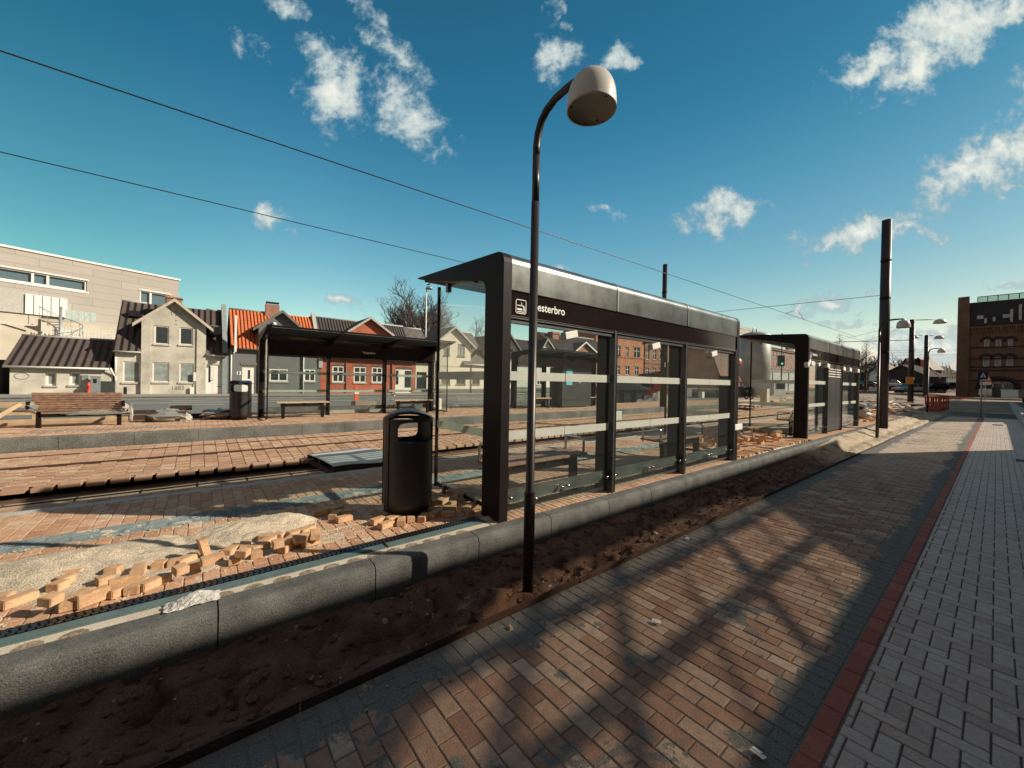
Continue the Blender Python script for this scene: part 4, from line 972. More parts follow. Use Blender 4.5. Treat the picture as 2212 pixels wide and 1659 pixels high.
# ------------------------------------------------------------------ lamps, poles, wires
def lamp_post(loc, H, label, arms=((0, -1),), arm=.54, rbase=.043, r=.034, group='street lamps with dome heads', hr=.163, hh=.245, name='street_lamp'):
    t = thing(name, loc, label, 'street lamp', group); l = Vector(loc)
    mb = MB(); mb.tube([(0, 0, -.25), (0, 0, .74)], rbase, 20); mb.tube([(0, 0, .74), (0, 0, .76), (0, 0, H - .7)], [rbase, r, r * .93], 20)
    mb.tube([(0, 0, H - .70), (0, 0, H - .34)], r * .84, 20)
    mb.build('pole', m_pole, t)
    mb = MB(); mb.lathe([(.009, 0), (.009, .012), (0, .012)], (.03, -.03, .70), 8, axis=(.7, -.7, 0)); mb.build('bolt', m_chrome, t)
    for (ax, ay) in arms:
        mb = MB(); P = [(0, H - .36), (0, H - .27), (.015, H - .18), (.05, H - .10), (.11, H - .045), (.20, H - .01), (.32, H), (arm, H + .0)]
        mb.tube([(ax * d, ay * d, z) for d, z in P], [r * .84] * 5 + [r * .78] * 2 + [r * .6], 16); mb.build('arm', m_pole, t)
        cxx, cyy = ax * arm, ay * arm; zt_ = H - .02
        mb = MB(); pr_ = [(.0, .012), (.03, .006), (.05, -.014)] + [(.05 + (hr - .05) * (1 - (1 - q / 12) ** 2.5) ** .52, -.02 - (hh - .02) * (q / 12) ** 1.05) for q in range(13)] + [(hr * 1.005, -hh - .012), (hr * .95, -hh - .012)]
        mb.lathe([(a, b) for a, b in pr_], (cxx, cyy, zt_), 48); hd = mb.build('lamp_head', m_lampw, t)
        mb = MB(); mb.lathe([(0, -hh + .01), (hr * .95, -hh + .006), (hr * .955, -hh - .01)], (cxx, cyy, zt_), 40); mb.build('diffuser', m_lampg, hd)
        mb = MB()
        for a in range(3): mb.lathe([(0, -.004), (.006, -.004), (.006, .01)], (cxx + hr * .82 * math.cos(a * 2.1 + .4), cyy + hr * .82 * math.sin(a * 2.1 + .4), zt_ - hh + .002), 8)
        mb.build('screw', m_black, hd)
    return t
lamp_post((2.01, 2.257, 0), 3.69, 'tall dark lamp post with white bell head in the foreground trench before the nearest shelter')
lamp_post((16.94, 2.38, .02), 3.76, 'dark lamp post with dome head in the sunlit trench beside the big tram pole')
p3 = gp(*ZR(640, 1620), 0)
lamp_post((p3.x, p3.y, 0), 4.20, 'slim lamp post with dome head farthest along the path near the orange barrier', hr=.18)
def tram_pole(p, ztop, label, r=.16, lamps=None):
    t = thing('tram_pole', p, label, 'tram pole', 'dark overhead line poles')
    H = ztop - p[2]
    mb = MB(); mb.tube([(0, 0, 0), (0, 0, H)], [r, r * .86], 28, ell=.85); mb.build('shaft', m_pole, t)
    mb = MB(); mb.box(-r * .5, r * .1, -r * 1.02, -r * .8, H * .28, H * .31); mb.build('sticker', m_conc, t)
    for z in (.36, .62, .8): mb = MB(); mb.lathe([(r * .93, z * H), (r * .955, z * H + .02), (r * .955, z * H + .05), (r * .92, z * H + .07)], (0, 0, 0), 20); mb.build('clamp', m_shelt, t)
    if lamps:
        for s_ in lamps:
            mb = MB(); mb.tube([(0, 0, H - .05), (s_[0], s_[1], H - .05)], .03, 8); mb.build('arm', m_pole, t)
            mb = MB(); mb.lathe([(0, .12), (.08, .1)] + [(.40 * math.sin(q * math.pi / 16), .0 + .1 - .38 * (1 - math.cos(q * math.pi / 16))) for q in range(2, 9)] + [(.0, -.28)], (s_[0], s_[1], H - .1), 24); hd = mb.build('lamp_head', m_lampw, t)
    return t
p1 = gp(1905, 925, .25)
tp1 = tram_pole((p1.x, p1.y, .25), xp(1922, 474, p1.x).z, 'tallest dark tram pole, beside the second shelter at the right', r=.152)
q2 = dp(*ZR(470, 1500), 32.6); tz = dp(*ZR(485, 660), 32.6)
tram_pole(q2, tz.z, 'middle dark tram pole with one dome lamp and small orange plate', r=.19, lamps=((.9, -1.5),))
q3 = dp(*ZR(620, 1440), 42.); tz = dp(*ZR(625, 815), 42.)
tram_pole(q3, tz.z, 'farthest dark tram pole carrying two dome lamps on a crossbar', r=.2, lamps=((1.05, -.85), (-1.05, .85)))
mb = MB(); p = dp(*ZR(463, 1272), 32.3); mb.box(-.3, .3, -.03, .03, -.3, .3, Matrix.Translation(p) @ Matrix.Rotation(math.radians(-38), 4, 'Z'))
tag(mb.build('orange_plate', mat('orange_sign', (.70, .26, .03), .5, var=.03, fine=0)), 'small square orange plate fixed on the middle tram pole', 'sign')
tp4 = tram_pole((18.9, 10.95, FZ), xp(1451, 568, 18.9).z, 'dark tram pole on the far platform rising behind the nearest shelter roof', r=.14)
WR = []
def wire(a, b, label, r=.008, sag=0., cat='overhead wire'):
    mb = MB(); a = Vector(a); b = Vector(b); n = 24
    mb.tube([a.lerp(b, i / n) - Vector((0, 0, sag * 4 * (i / n) * (1 - i / n))) for i in range(n + 1)], r, 6)
    return tag(mb.build('overhead_wire', m_black), label, cat, 'overhead wires')
wa = gp(0, 117, 5.6); wb = gp(1148, 498, 5.6); d = (gp(1850, 733, 5.6) - wa)
wire(wa - d * .3, gp(1850, 728, 5.6), 'thick overhead wire passing above the nearest shelter and behind the lamp post', .010)
wa = gp(0, 328, 5.6); wb = gp(985, 563, 5.6)
wire(wa - (wb - wa) * .5, wa + (wb - wa) * 7, 'overhead wire that meets the left tip of the nearest shelter roof', .010)
e1 = xp(1903, 638, p1.x)
far_ = dp(1450, 690, 21.)
wire(e1, Vector((18.9, 10.95, far_.z)), 'cross wire fixed to the tallest tram pole above the second shelter', .009)
pz = dp(*ZR(462, 865), 32.5); wire(pz, dp(1690, 742, 36), 'dark cantilever bar reaching left from the middle tram pole', .028)
wire(dp(*ZR(300, 735), 32), dp(*ZR(-180, 850), 46), 'thin span wire rising to the right behind the second lamp head', .012)
wire(dp(*ZR(400, 735), 33), dp(*ZR(-60, 910), 50), 'thin diagonal span wire above the far trees', .010)
wire(dp(*ZR(-200, 820), 30), dp(*ZR(150, 915), 60), 'thin falling contact wire above the second shelter roof', .012)
for k, (ya, yb, lb) in enumerate(((975, 960, 'upper'), (1000, 978, 'middle'), (1020, 1020, 'lowest'))):
    wire(dp(*ZR(150, ya), 60), dp(*ZR(980, yb - 8), 80), lb + ' of the three thin wires crossing the clouds beside the brick building', .02)
mb = MB(); a = dp(*crop(2700, 1200, 2.0109)(790, 68), 24); b = dp(*crop(2700, 1200, 2.0109)(885, 40), 24); c = dp(*crop(2700, 1200, 2.0109)(935, 118), 24)
mb.tube([a, b], .012, 6); mb.tube([b, c], .012, 6); tag(mb.build('wire_hanger', m_black), 'small wire hanger joining the crossing overhead wires', 'wire hanger')

# ------------------------------------------------------------------ building across the path, behind the camera: shades the path; openings, filter and bar added to shape the light patches
m_occ = mat('opposite_facade', (.20, .16, .13), .9)
YW = 2.6
def G2W(x, y, z=0.): Z = z + (y + YW) / (.632 / TE); return (x + 1.2263 * (y + YW), Z)
top = (2.90 + YW) / (.632 / TE)
q_ = G2W(28.5, 2.28); outer_p = [(-40, -1), (-40, top), (G2W(13.2, 2.985)[0], top), G2W(12.41, 2.18), G2W(17.4, -.32), G2W(32.6, -.33), q_, (q_[0] + .2, 6.1), (75, 6.1), (75, -1)]
cuts = []  # added openings that imitate sun mirrored off the shelter glass
fr = [2.345, 4.02, 5.78, 7.50]
def mir(x, z): return (x - .775 * z / TE, 2.99 - .632 * z / TE)
for a, b in zip(fr[:-1], fr[1:]):
    mid = (a + b) / 2
    for (pa, pb) in ((a + .06, mid - .018), (mid + .018, b - .09)):
        for (za, zb) in ((.56, 1.01), (1.13, 1.60), (1.72, 2.16)):
            cuts.append([G2W(*mir(x, z)) for x, z in ((pa, za), (pb, za), (pb, zb), (pa, zb))])
cu = bpy.data.curves.new('w', 'CURVE'); cu.dimensions = '2D'; cu.fill_mode = 'BOTH'; cu.extrude = .02
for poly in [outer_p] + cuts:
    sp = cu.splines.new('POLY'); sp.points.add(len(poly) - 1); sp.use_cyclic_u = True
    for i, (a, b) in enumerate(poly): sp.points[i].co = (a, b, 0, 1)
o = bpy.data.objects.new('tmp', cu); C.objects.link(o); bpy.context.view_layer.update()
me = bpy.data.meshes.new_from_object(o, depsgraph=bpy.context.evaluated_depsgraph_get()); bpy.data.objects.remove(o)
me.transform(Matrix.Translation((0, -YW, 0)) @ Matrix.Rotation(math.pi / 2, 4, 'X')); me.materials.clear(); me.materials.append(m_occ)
ob = thing('opposite_building', (10, -YW, 0), 'long brown building across the path, out of view, whose shade covers the path, with added openings that shape the light patches', 'building')
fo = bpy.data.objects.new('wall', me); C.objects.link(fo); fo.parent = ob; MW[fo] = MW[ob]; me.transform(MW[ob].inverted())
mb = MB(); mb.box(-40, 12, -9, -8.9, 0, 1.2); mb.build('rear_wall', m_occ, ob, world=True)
m_tp = bpy.data.materials.new('light_patch_filter'); m_tp.use_nodes = True; t = NT(m_tp.node_tree); t.n.clear(); o_ = t.a('ShaderNodeOutputMaterial'); tr = t.a('ShaderNodeBsdfTransparent'); tr.inputs[0].default_value = (.66, .61, .55, 1); t.l.new(tr.outputs[0], o_.inputs[0])
mb = MB(); q0 = G2W(*mir(2.2, 2.6)); q1 = G2W(*mir(7.7, .2)); mb.box(-6.0, 16, -YW - .06, -YW - .05, 1.0, 4.9); mb.build('light_patch_filter', m_tp, ob, world=True)  # added filter that dims the sun passing through the openings
mb = MB()
def stripe_blocker(x0, y0, x1, y1, wd):
    a = G2W(x0, y0); b = G2W(x1, y1); mb.beam((a[0], -7.1, a[1]), (b[0], -7.1, b[1]), wd, .04, up=(0, 0, 1) if abs(b[0] - a[0]) > .2 else (1, 0, 0))
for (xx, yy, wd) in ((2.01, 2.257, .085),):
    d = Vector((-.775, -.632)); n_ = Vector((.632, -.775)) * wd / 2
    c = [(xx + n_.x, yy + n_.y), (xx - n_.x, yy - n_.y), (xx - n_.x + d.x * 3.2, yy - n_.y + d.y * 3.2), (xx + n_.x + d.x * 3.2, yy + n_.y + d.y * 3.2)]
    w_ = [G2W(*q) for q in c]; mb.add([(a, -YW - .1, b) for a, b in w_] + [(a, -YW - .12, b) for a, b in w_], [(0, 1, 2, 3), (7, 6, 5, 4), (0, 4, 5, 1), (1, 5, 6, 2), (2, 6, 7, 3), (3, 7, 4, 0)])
mb.build('stripe_blocker', m_shelt, ob, world=True)  # added bar that draws the lamp post's mirrored stripe on the path

# ------------------------------------------------------------------ buildings
class FR:
    """a facade plane: root empty at a base point, local x along the facade, local y into the building"""
    def __init__(s, name, o, ang, label, cat='house', group=None):
        s.o = Vector(o); s.r = thing(name, o, label, cat, group, ang); s.M = MW[s.r]; s.I = s.M.inverted()
    def p(s, q, y=0.):
        d = Vector(ray(*q)); e = Vector(EYE); le = s.I @ e; ld = s.I.to_3x3() @ d
        t = (y - le.y) / ld.y; v = le + ld * t; return v.x, v.z
def wall(mb, x0, x1, z0, z1, hs, y=0., dep=.14):
    xs = sorted({x0, x1} | {v for h in hs for v in h[:2] if x0 < v < x1}); zs = sorted({z0, z1} | {v for h in hs for v in h[2:4] if z0 < v < z1})
    for i in range(len(xs) - 1):
        for j in range(len(zs) - 1):
            a, b, c, d = xs[i], xs[i + 1], zs[j], zs[j + 1]; mx, mz = (a + b) / 2, (c + d) / 2
            if any(h[0] < mx < h[1] and h[2] < mz < h[3] for h in hs): continue
            mb.quad((a, y, c), (b, y, c), (b, y, d), (a, y, d)); mb.sm.append(False) if len(mb.sm) < len(mb.f) else None
    for a, b, c, d in [h[:4] for h in hs]:
        for q in (((a, y, c), (a, y + dep, c), (a, y + dep, d), (a, y, d)), ((b, y, c), (b, y, d), (b, y + dep, d), (b, y + dep, c)), ((a, y, c), (b, y, c), (b, y + dep, c), (a, y + dep, c)), ((a, y, d), (a, y + dep, d), (b, y + dep, d), (b, y, d))): mb.add(q, [(0, 1, 2, 3)])
def window(par, h, y=0., style='cross', fm=None, pm=None, sill=True, t=.07, dep=.10, lintel=None):
    a, b, c, d = h[:4]; fm = fm or m_wfr; pm = pm or m_win; mb = MB(); yy = y + dep - .05
    mb.box(a, b, yy, yy + .05, c, c + t); mb.box(a, b, yy, yy + .05, d - t, d); mb.box(a, a + t, yy, yy + .05, c + t, d - t); mb.box(b - t, b, yy, yy + .05, c + t, d - t)
    if style in ('cross', 'mull', 'grid'): mx = (a + b) / 2; mb.box(mx - t * .45, mx + t * .45, yy - .01, yy + .04, c + t, d - t)
    if style == 'cross': mz = c + (d - c) * .64; mb.box(a + t, b - t, yy - .004, yy + .04, mz - t * .4, mz + t * .4)
    if style == 'grid':
        for k in (.36, .68): mz = c + (d - c) * k; mb.box(a + t, b - t, yy, yy + .04, mz - t * .25, mz + t * .25)
    if style == 'hung': mz = c + (d - c) * .55; mb.box(a + t, b - t, yy, yy + .04, mz - t * .3, mz + t * .3)
    w_ = mb.build('window', fm, par)
    mb = MB(); mb.box(a + t * .5, b - t * .5, yy + .02, yy + .03, c + t * .5, d - t * .5); mb.build('pane', pm, w_)
    if sill: mb = MB(); mb.box(a - .06, b + .06, y - .08, y + .04, c - .10, c); mb.build('sill', sill if not isinstance(sill, bool) else m_conc2, w_)
    return w_
def slab(mb, pts, th):
    """pts: four corners; thickness th along the normal (upwards)"""
    p = [Vector(q) for q in pts]; n = (p[1] - p[0]).cross(p[2] - p[0]).normalized()
    if n.z < 0: n = -n
    mb.add(p + [q + n * th for q in p], [(0, 1, 2, 3), (7, 6, 5, 4), (0, 4, 5, 1), (1, 5, 6, 2), (2, 6, 7, 3), (3, 7, 4, 0)])
def roof(par, x0, x1, ze, zr, dep, m, over=.25, th=.10, gutter=m_foam, x0r=None, x1r=None):
    x0r = x0 if x0r is None else x0r; x1r = x1 if x1r is None else x1r
    mb = MB(); slope = (zr - ze) / (dep / 2 + over)
    slab(mb, [(x0, -over, ze), (x1, -over, ze), (x1r, dep / 2, zr), (x0r, dep / 2, zr)], th)
    slab(mb, [(x0, dep + over, ze), (x1, dep + over, ze), (x1r, dep / 2, zr), (x0r, dep / 2, zr)], th)
    r_ = mb.build('roof', m, par)
    mb = MB(); mb.tube([(x0r, dep / 2, zr + th), (x1r, dep / 2, zr + th)], .09, 8); mb.build('ridge', m_pole if gutter is None else m_conc2, r_)
    if gutter is not None: mb = MB(); mb.tube([(x0, -over - .05, ze + .02), (x1, -over - .05, ze + .02)], .06, 8); mb.build('gutter', gutter, r_)
    return r_
def front_gable(par, xl, xr, ze, xa, za, m, L, over=.3, th=.10, barge=None, y=0., ov=.35):
    mb = MB(); k = (za - ze) / (xa - xl); k2 = (za - ze) / (xr - xa)
    slab(mb, [(xl - ov, y - over, ze - k * ov), (xa, y - over, za), (xa, L, za), (xl - ov, L, ze - k * ov)], th)
    slab(mb, [(xr + ov, y - over, ze - k2 * ov), (xa, y - over, za), (xa, L, za), (xr + ov, L, ze - k2 * ov)], th)
    g = mb.build('gable_roof', m, par)
    if barge:
        mb = MB()
        mb.prism([(xl - ov, ze - k * ov - .10), (xa, za - .10), (xa, za + .12), (xl - ov, ze - k * ov + .12)], y - over - .06, y - over - .004, 'xz')
        mb.prism([(xr + ov, ze - k2 * ov - .10), (xa, za - .10), (xa, za + .12), (xr + ov, ze - k2 * ov + .12)], y - over - .058, y - over - .006, 'xz')
        mb.build('barge_board', barge, g)
    return g
def body(mb, x0, x1, z0, ze, dep, zr=None):
    mb.quad((x0, 0, z0), (x0, dep, z0), (x0, dep, ze), (x0, 0, ze)); mb.quad((x1, 0, z0), (x1, dep, z0), (x1, dep, ze), (x1, 0, ze)); mb.quad((x0, dep, z0), (x1, dep, z0), (x1, dep, ze), (x0, dep, ze))
    if zr: mb.add([(x0, 0, ze), (x0, dep, ze), (x0, dep / 2, zr)], [(0, 1, 2)]); mb.add([(x1, 0, ze), (x1, dep, ze), (x1, dep / 2, zr)], [(0, 1, 2)])
_oq = MB.quad
def _q(s, *p): s.f.append(tuple(range(len(s.v), len(s.v) + len(p)))); s.v += [tuple(v) for v in p]; s.sm.append(False); return s
MB.quad = _q
def H(fr, cr, x0, x1, y0, y1, y=0.):
    """window rectangle from crop pixels: left, right, top, bottom"""
    xm = (y0 + y1) / 2; a = fr.p(cr(x0, xm), y)[0]; b = fr.p(cr(x1, xm), y)[0]; d = fr.p(cr((x0 + x1) / 2, y0), y)[1]; c = fr.p(cr((x0 + x1) / 2, y1), y)[1]
    return (a, b, c, d)
def pipe(par, x, z0, z1, m=m_foam, y=-.07, r=.045): mb = MB(); mb.tube([(x, y, z0), (x, y, z1)], r, 8); return mb.build('downpipe', m, par)
F_ = 36.3
m_plA = mat('aged_render_pale', (.56, .53, .45), .92, var=.22, scale=.9, bump=.3, bscale=30, fine=.10, fscale=25)
m_plB = mat('aged_render_grey', (.48, .46, .39), .92, var=.26, scale=.8, bump=.3, bscale=30, fine=.12, fscale=25)
m_plC = mat('dark_grey_render', (.15, .162, .165), .9, var=.08, scale=1)
m_plE = mat('cream_render', (.66, .61, .48), .9, var=.08, scale=1)
m_plF = mat('white_render', (.72, .71, .65), .9, var=.05, scale=1)
m_bD = brickwall('red_brick_wall', (.42, .105, .06), (.50, .15, .085), (.25, .12, .08))
m_bI = brickwall('orange_brick_wall', (.50, .20, .10), (.56, .25, .135), (.32, .20, .14))
m_bI2 = brickwall('brown_brick_wall', (.33, .16, .105), (.39, .20, .135), (.24, .17, .13))
m_bK = brickwall('pink_brick_wall', (.33, .17, .125), (.38, .21, .16), (.30, .22, .18))
m_bM = brickwall('dark_yellow_brick_wall', (.13, .075, .045), (.165, .098, .06), (.10, .07, .045))
m_tB = tilemat('brown_corrugated_roof', (.060, .045, .040), (.085, .066, .058), .36, row=9, depth=.06)
m_tC = tilemat('orange_tile_roof', (.52, .12, .035), (.60, .17, .06), .24, row=.30, depth=.05)
m_tD = tilemat('dark_tile_roof', (.045, .038, .038), (.065, .055, .052), .26, row=.3, depth=.05)
m_tE = mat('slate_roof', (.115, .105, .095), .85, var=.35, scale=3, bump=.5, bscale=18)
m_tM = mat('mansard_slate', (.022, .019, .020), .8, var=.2, scale=3)
m_scr = mat('graffiti_paint', (.05, .05, .05), .8, fine=0)

# low house far left
A = FR('low_house', (-9.0, F_, .24), 0, 'low plastered house with brown corrugated roof and two small windows, leftmost in the row')
xl, zb = A.p(C6(125, 1335)); xr = A.p(C6(1475, 1335))[0]; xl = A.p(C6(125, 1150))[0]; zb = 0; ze = A.p(C6(40, 975), -.25)[1]
hs = [H(A, C6, 590, 738, 1045, 1222), H(A, C6, 905, 1052, 1045, 1215)]
mb = MB(); wall(mb, xl, xr, zb, ze, hs, dep=.3); xe = A.p(C6(35, 975), -.25)[0]; dA = 5.6; zr = A.p(C6(235, 582), dA / 2)[1]; body(mb, xl, xr, zb, ze, dA, zr); mb.build('wall', m_plA, A.r)
for h in hs: window(A.r, h, style='none', t=.10, dep=.22, pm=m_curt, fm=m_wfr)
roof(A.r, xe, A.p(C6(1425, 990), -.25)[0], ze, zr, dA, m_tB)
mb = MB(); a, b, c, d = H(A, C6, 1072, 1160, 1085, 1168); mb.box(a, b, -.10, -.002, c, d); mb.build('meter_box', m_steel, A.r, bevel=.01)
mb = MB(); x, z = A.p(C6(1480, 995)); mb.tube([(x - .1, -.3, z), (x, -.12, z - .35), (x + .12, -.10, z - .55), (x + .12, -.10, z - 1.0)], .05, 8); mb.tube([(x + .12, -.10, z + .75), (x + .12, -.10, z - .5)], .05, 8); mb.build('downpipe', m_foam, A.r)
mb = MB(); x, z = A.p(C6(283, 1098)); rx = .26; mb.tube([(x + rx * math.cos(a) * 1.05, -.004, z + rx * .72 * math.sin(a)) for a in np.linspace(0, 6.0, 40)], .012, 5); mb.build('graffiti', m_scr, A.r)
def onf(fr, cr, x, y, dy=0.): a, b = fr.p(cr(x, y), dy); return a, b
# hydrant, cabinets
hy = thing('hydrant', A.M @ Vector((A.p(C6(1157, 1320), -.5)[0], -.5, 0)), 'small red hydrant standing before the low house wall', 'hydrant')
mb = MB(); mb.lathe([(0, 0), (.12, 0), (.12, .05), (.085, .07), (.085, .55), (.11, .58), (.11, .62), (.09, .66), (.075, .78), (.03, .84), (0, .85)], (0, 0, 0), 16)
for s_ in (-1, 1): mb.lathe([(.045, 0), (.045, .1), (0, .1)], (0, 0, .5), 10, axis=(s_, -.2, 0))
m_rd = mat('red_paint', (.55, .06, .04), .5, var=.1, fine=0); mb.build('hydrant_body', m_rd, hy)
cb = thing('street_cabinet', A.M @ Vector((A.p(C6(1250, 1325), -.4)[0], -.4, 0)), 'narrow grey street cabinet with dark slot beside the red hydrant', 'cabinet')
mb = MB(); mb.box(-.22, .22, -.14, .14, 0, 1.18); mb.box(-.24, .24, -.16, .16, 1.18, 1.22); mb.build('casing', m_steel, cb, bevel=.01); mb = MB(); mb.box(-.10, .06, -.15, -.139, .78, 1.05); mb.build('dark_display', m_black, cb)
cb = thing('street_cabinet', A.M @ Vector((A.p(C6(1370, 1325), -.35)[0], -.35, 0)), 'wide dark low cabinet right of the narrow grey cabinet', 'cabinet')
mb = MB(); mb.box(-.46, .46, -.14, .14, 0, .86); mb.box(-.48, .48, -.16, .16, .86, .90); mb.build('casing', mat('green_black_paint', (.035, .05, .05), .6), cb, bevel=.01)
mb = MB(); mb.tube([(-10.6, 36, .24), (-10.6, 36, 1.2), (-10.5, 36, 1.3), (-9.5, 36, 1.3), (-9.35, 36, 1.2), (-9.35, 36, .24)], .03, 8); mb.tube([(-10.6, 36, .75), (-9.35, 36, .75)], .025, 8)
tag(mb.build('hoop_barrier', m_steel), 'steel hoop barrier at the far left before a dark gateway', 'barrier')
g_ = thing('dark_shed', (-11.2, 37.5, .24), 'dark open gateway shed left of the low house', 'shed')
mb = MB(); mb.box(-14, -9.25, 37.5, 41, .24, 2.35); mb.build('wall', m_tM, g_, world=True)

# grey gabled house
B = FR('gabled_house', (-4.4, F_ - .02, .22), 0, 'weathered grey plastered house with brown corrugated roof and wide front gable')
bx0 = B.p(C7(3, 1100))[0]; bx1 = B.p(C7(1466, 1100))[0]; ze = B.p(C7(180, 785), -.2)[1]; ze2 = ze; dB = 6.4; zr = B.p(C7(20, 125), dB / 2)[1]
gl, gr = B.p(C7(357, 700))[0], B.p(C7(1193, 900))[0]; xa, za = B.p(C7(792, 110), -.3); zg = B.p(C7(300, 360), -.3)[1]
lo = [H(B, C7, 112, 340, 908, 1178), H(B, C7, 500, 718, 918, 1175), H(B, C7, 850, 1040, 930, 1178)]
up = [H(B, C7, 527, 718, 445, 682), H(B, C7, 852, 1028, 468, 690)]; dr = H(B, C7, 1203, 1460, 948, 1335); dr = (dr[0], dr[1], 0.02, dr[3])
mb = MB(); wall(mb, bx0, bx1, 0, ze, lo[:1] + [dr]); body(mb, bx0, bx1, 0, ze, dB, zr); mb.build('wall', m_plA, B.r)
y0 = -.12; mb = MB(); zs_ = zg + .02; wall(mb, gl, gr, 0, zs_, lo[1:] + up, y=y0); mb.f.append((len(mb.v), len(mb.v) + 1, len(mb.v) + 2)); mb.v += [(gl, y0, zs_), (gr, y0, zs_), (xa, y0, za - .05)]; mb.sm.append(False)
mb.quad((gl, y0, 0), (gl, 3, 0), (gl, 3, zs_), (gl, y0, zs_)); mb.quad((gr, y0, 0), (gr, 3, 0), (gr, 3, zs_), (gr, y0, zs_)); mb.build('gable_wall', m_plB, B.r)
mb = MB(); a = B.p(C7(480, 700))[0]; b = B.p(C7(1078, 700))[0]; mb.box(gl - .003, a, y0 - .09, y0 - .002, 0, zs_ + .05); mb.box(b, gr + .003, y0 - .09, y0 - .002, 0, zs_ + .05); mb.build('pilaster', m_plB, B.r)
window(B.r, lo[0], pm=m_curt, style='none', sill=m_plB)
for h in lo[1:]: window(B.r, h, y=y0, style='none', pm=m_curt, sill=m_plB)
for h in up: window(B.r, h, y=y0, style='none', sill=m_plB, pm=m_win)
roof(B.r, bx0 - .05, gl, ze, zr, dB, m_tB, gutter=m_conc2); roof(B.r, gr, bx1 + .02, ze, zr, dB, m_tB, gutter=m_conc2)
mb = MB(); k = (zr - ze) / (dB / 2 + .25); slab(mb, [(gl, .6, ze + k * .85), (gr, .6, ze + k * .85), (gr, dB / 2, zr), (gl, dB / 2, zr)], .1); mb.build('roof', m_tB, B.r)
front_gable(B.r, gl, gr, zg, xa, za, m_tB, 3.2, over=.35, barge=m_conc, y=y0, ov=.42)
mb = MB(); x = B.p(C7(785, 110), 1.5)[0]; z = B.p(C7(785, 92), 1.5)[1]; mb.box(x - .42, x + .42, 1.2, 1.8, z - 1, z); mb.box(x - .48, x + .48, 1.14, 1.86, z, z + .1); mb.build('chimney', m_bI2, B.r)
mb = MB(); a, b, c, d = dr; mb.box(a, b, .08, .12, c, d); dd_ = mb.build('door', m_wfr, B.r)
mb = MB()
for (u0, u1, v0, v1) in ((.34, .92, .66, .94), (.34, .92, .36, .62), (.34, .92, .06, .32)): 
    xa_, xb_, za_, zb_ = a + (b - a) * u0, a + (b - a) * u1, c + (d - c) * v0, c + (d - c) * v1
    mb.box(xa_, xb_, .066, .079, za_, zb_)
mb.build('door_panel', m_foam, dd_); mb = MB(); mb.box(a + .12, a + .24, .07, .078, c + .9, d - .12); mb.build('side_light', m_win, dd_); mb = MB(); mb.box(a + (b - a) * .52, a + (b - a) * .76, .058, .064, c + .58, c + .62); mb.build('letter_slot', m_black, dd_)
mb = MB(); mb.box(a + .28, a + .30, .03, .06, c + 1.0, c + 1.08); mb.box(a + .28, a + .38, .03, .045, c + 1.06, c + 1.08); mb.build('handle', m_chrome, dd_)
mb = MB(); x, z = B.p(C7(1335, 905)); mb.lathe([(0, 0), (.09, 0), (.11, .05), (.08, .11), (0, .13)], (x, -.0, z), 14, axis=(0, -1, 0)); mb.build('door_lamp', m_foam, B.r)
x, z = B.p(C7(742, 1280)); text_obj('graffiti', '1882', .36, m_scr, B.r, Matrix.Translation((x, y0 - .004, z)) @ Matrix.Rotation(math.pi / 2, 4, 'X') @ Matrix.Rotation(.05, 4, 'Z'), .002, -.003)
mb = MB(); a, b, c, d = H(B, C7, 990, 1040, 1240, 1345); mb.box(a, b, y0 - .2, y0 - .1, 0, d); mb.build('meter_box', m_foam, B.r); mb = MB(); a, b, c, d = H(B, C7, 1035, 1068, 1050, 1160); mb.box(a, b, y0 - .2, y0 - .1, c, d); mb.build('meter_box', m_foam, B.r)
mb = MB(); a, b, c, d = H(B, C7, 125, 165, 1240, 1345); mb.box(a, b, -.02, -.004, 0, d); mb.build('basement_hatch', m_black, B.r)
pipe(B.r, B.p(C7(1050, 1200), y0)[0], 0, B.p(C7(1050, 1050), y0)[1], m_steel, y0 - .1, .03)
x, z = B.p(C7(1315, 505), .8); mb = MB(); mb.box(x - .33, x + .33, .35, .95, z - .25, z + .35, Matrix.Identity(4)); sk = mb.build('skylight', m_dfr, B.r); mb = MB(); mb.box(x - .25, x + .25, .33, .348, z - .17, z + .27); mb.build('pane', m_win, sk)
x, z = B.p(C7(270, 285), 2.0); mb = MB(); mb.box(x - .3, x + .3, 1.75, 2.3, z - .2, z + .2); mb.build('roof_vent', m_black, B.r)
# little brick remains on the gable (patchy wall marks)
mb = MB()
for (qx, qy) in ((735, 225), (748, 262), (752, 290), (806, 260), (806, 305), (806, 370), (806, 425), (722, 210)): x, z = B.p(C7(qx, qy), y0); mb.box(x - .03, x + .03, y0 - .006, y0 - .001, z - .05, z + .05)
mb.build('wall_scar', m_dfr, B.r)

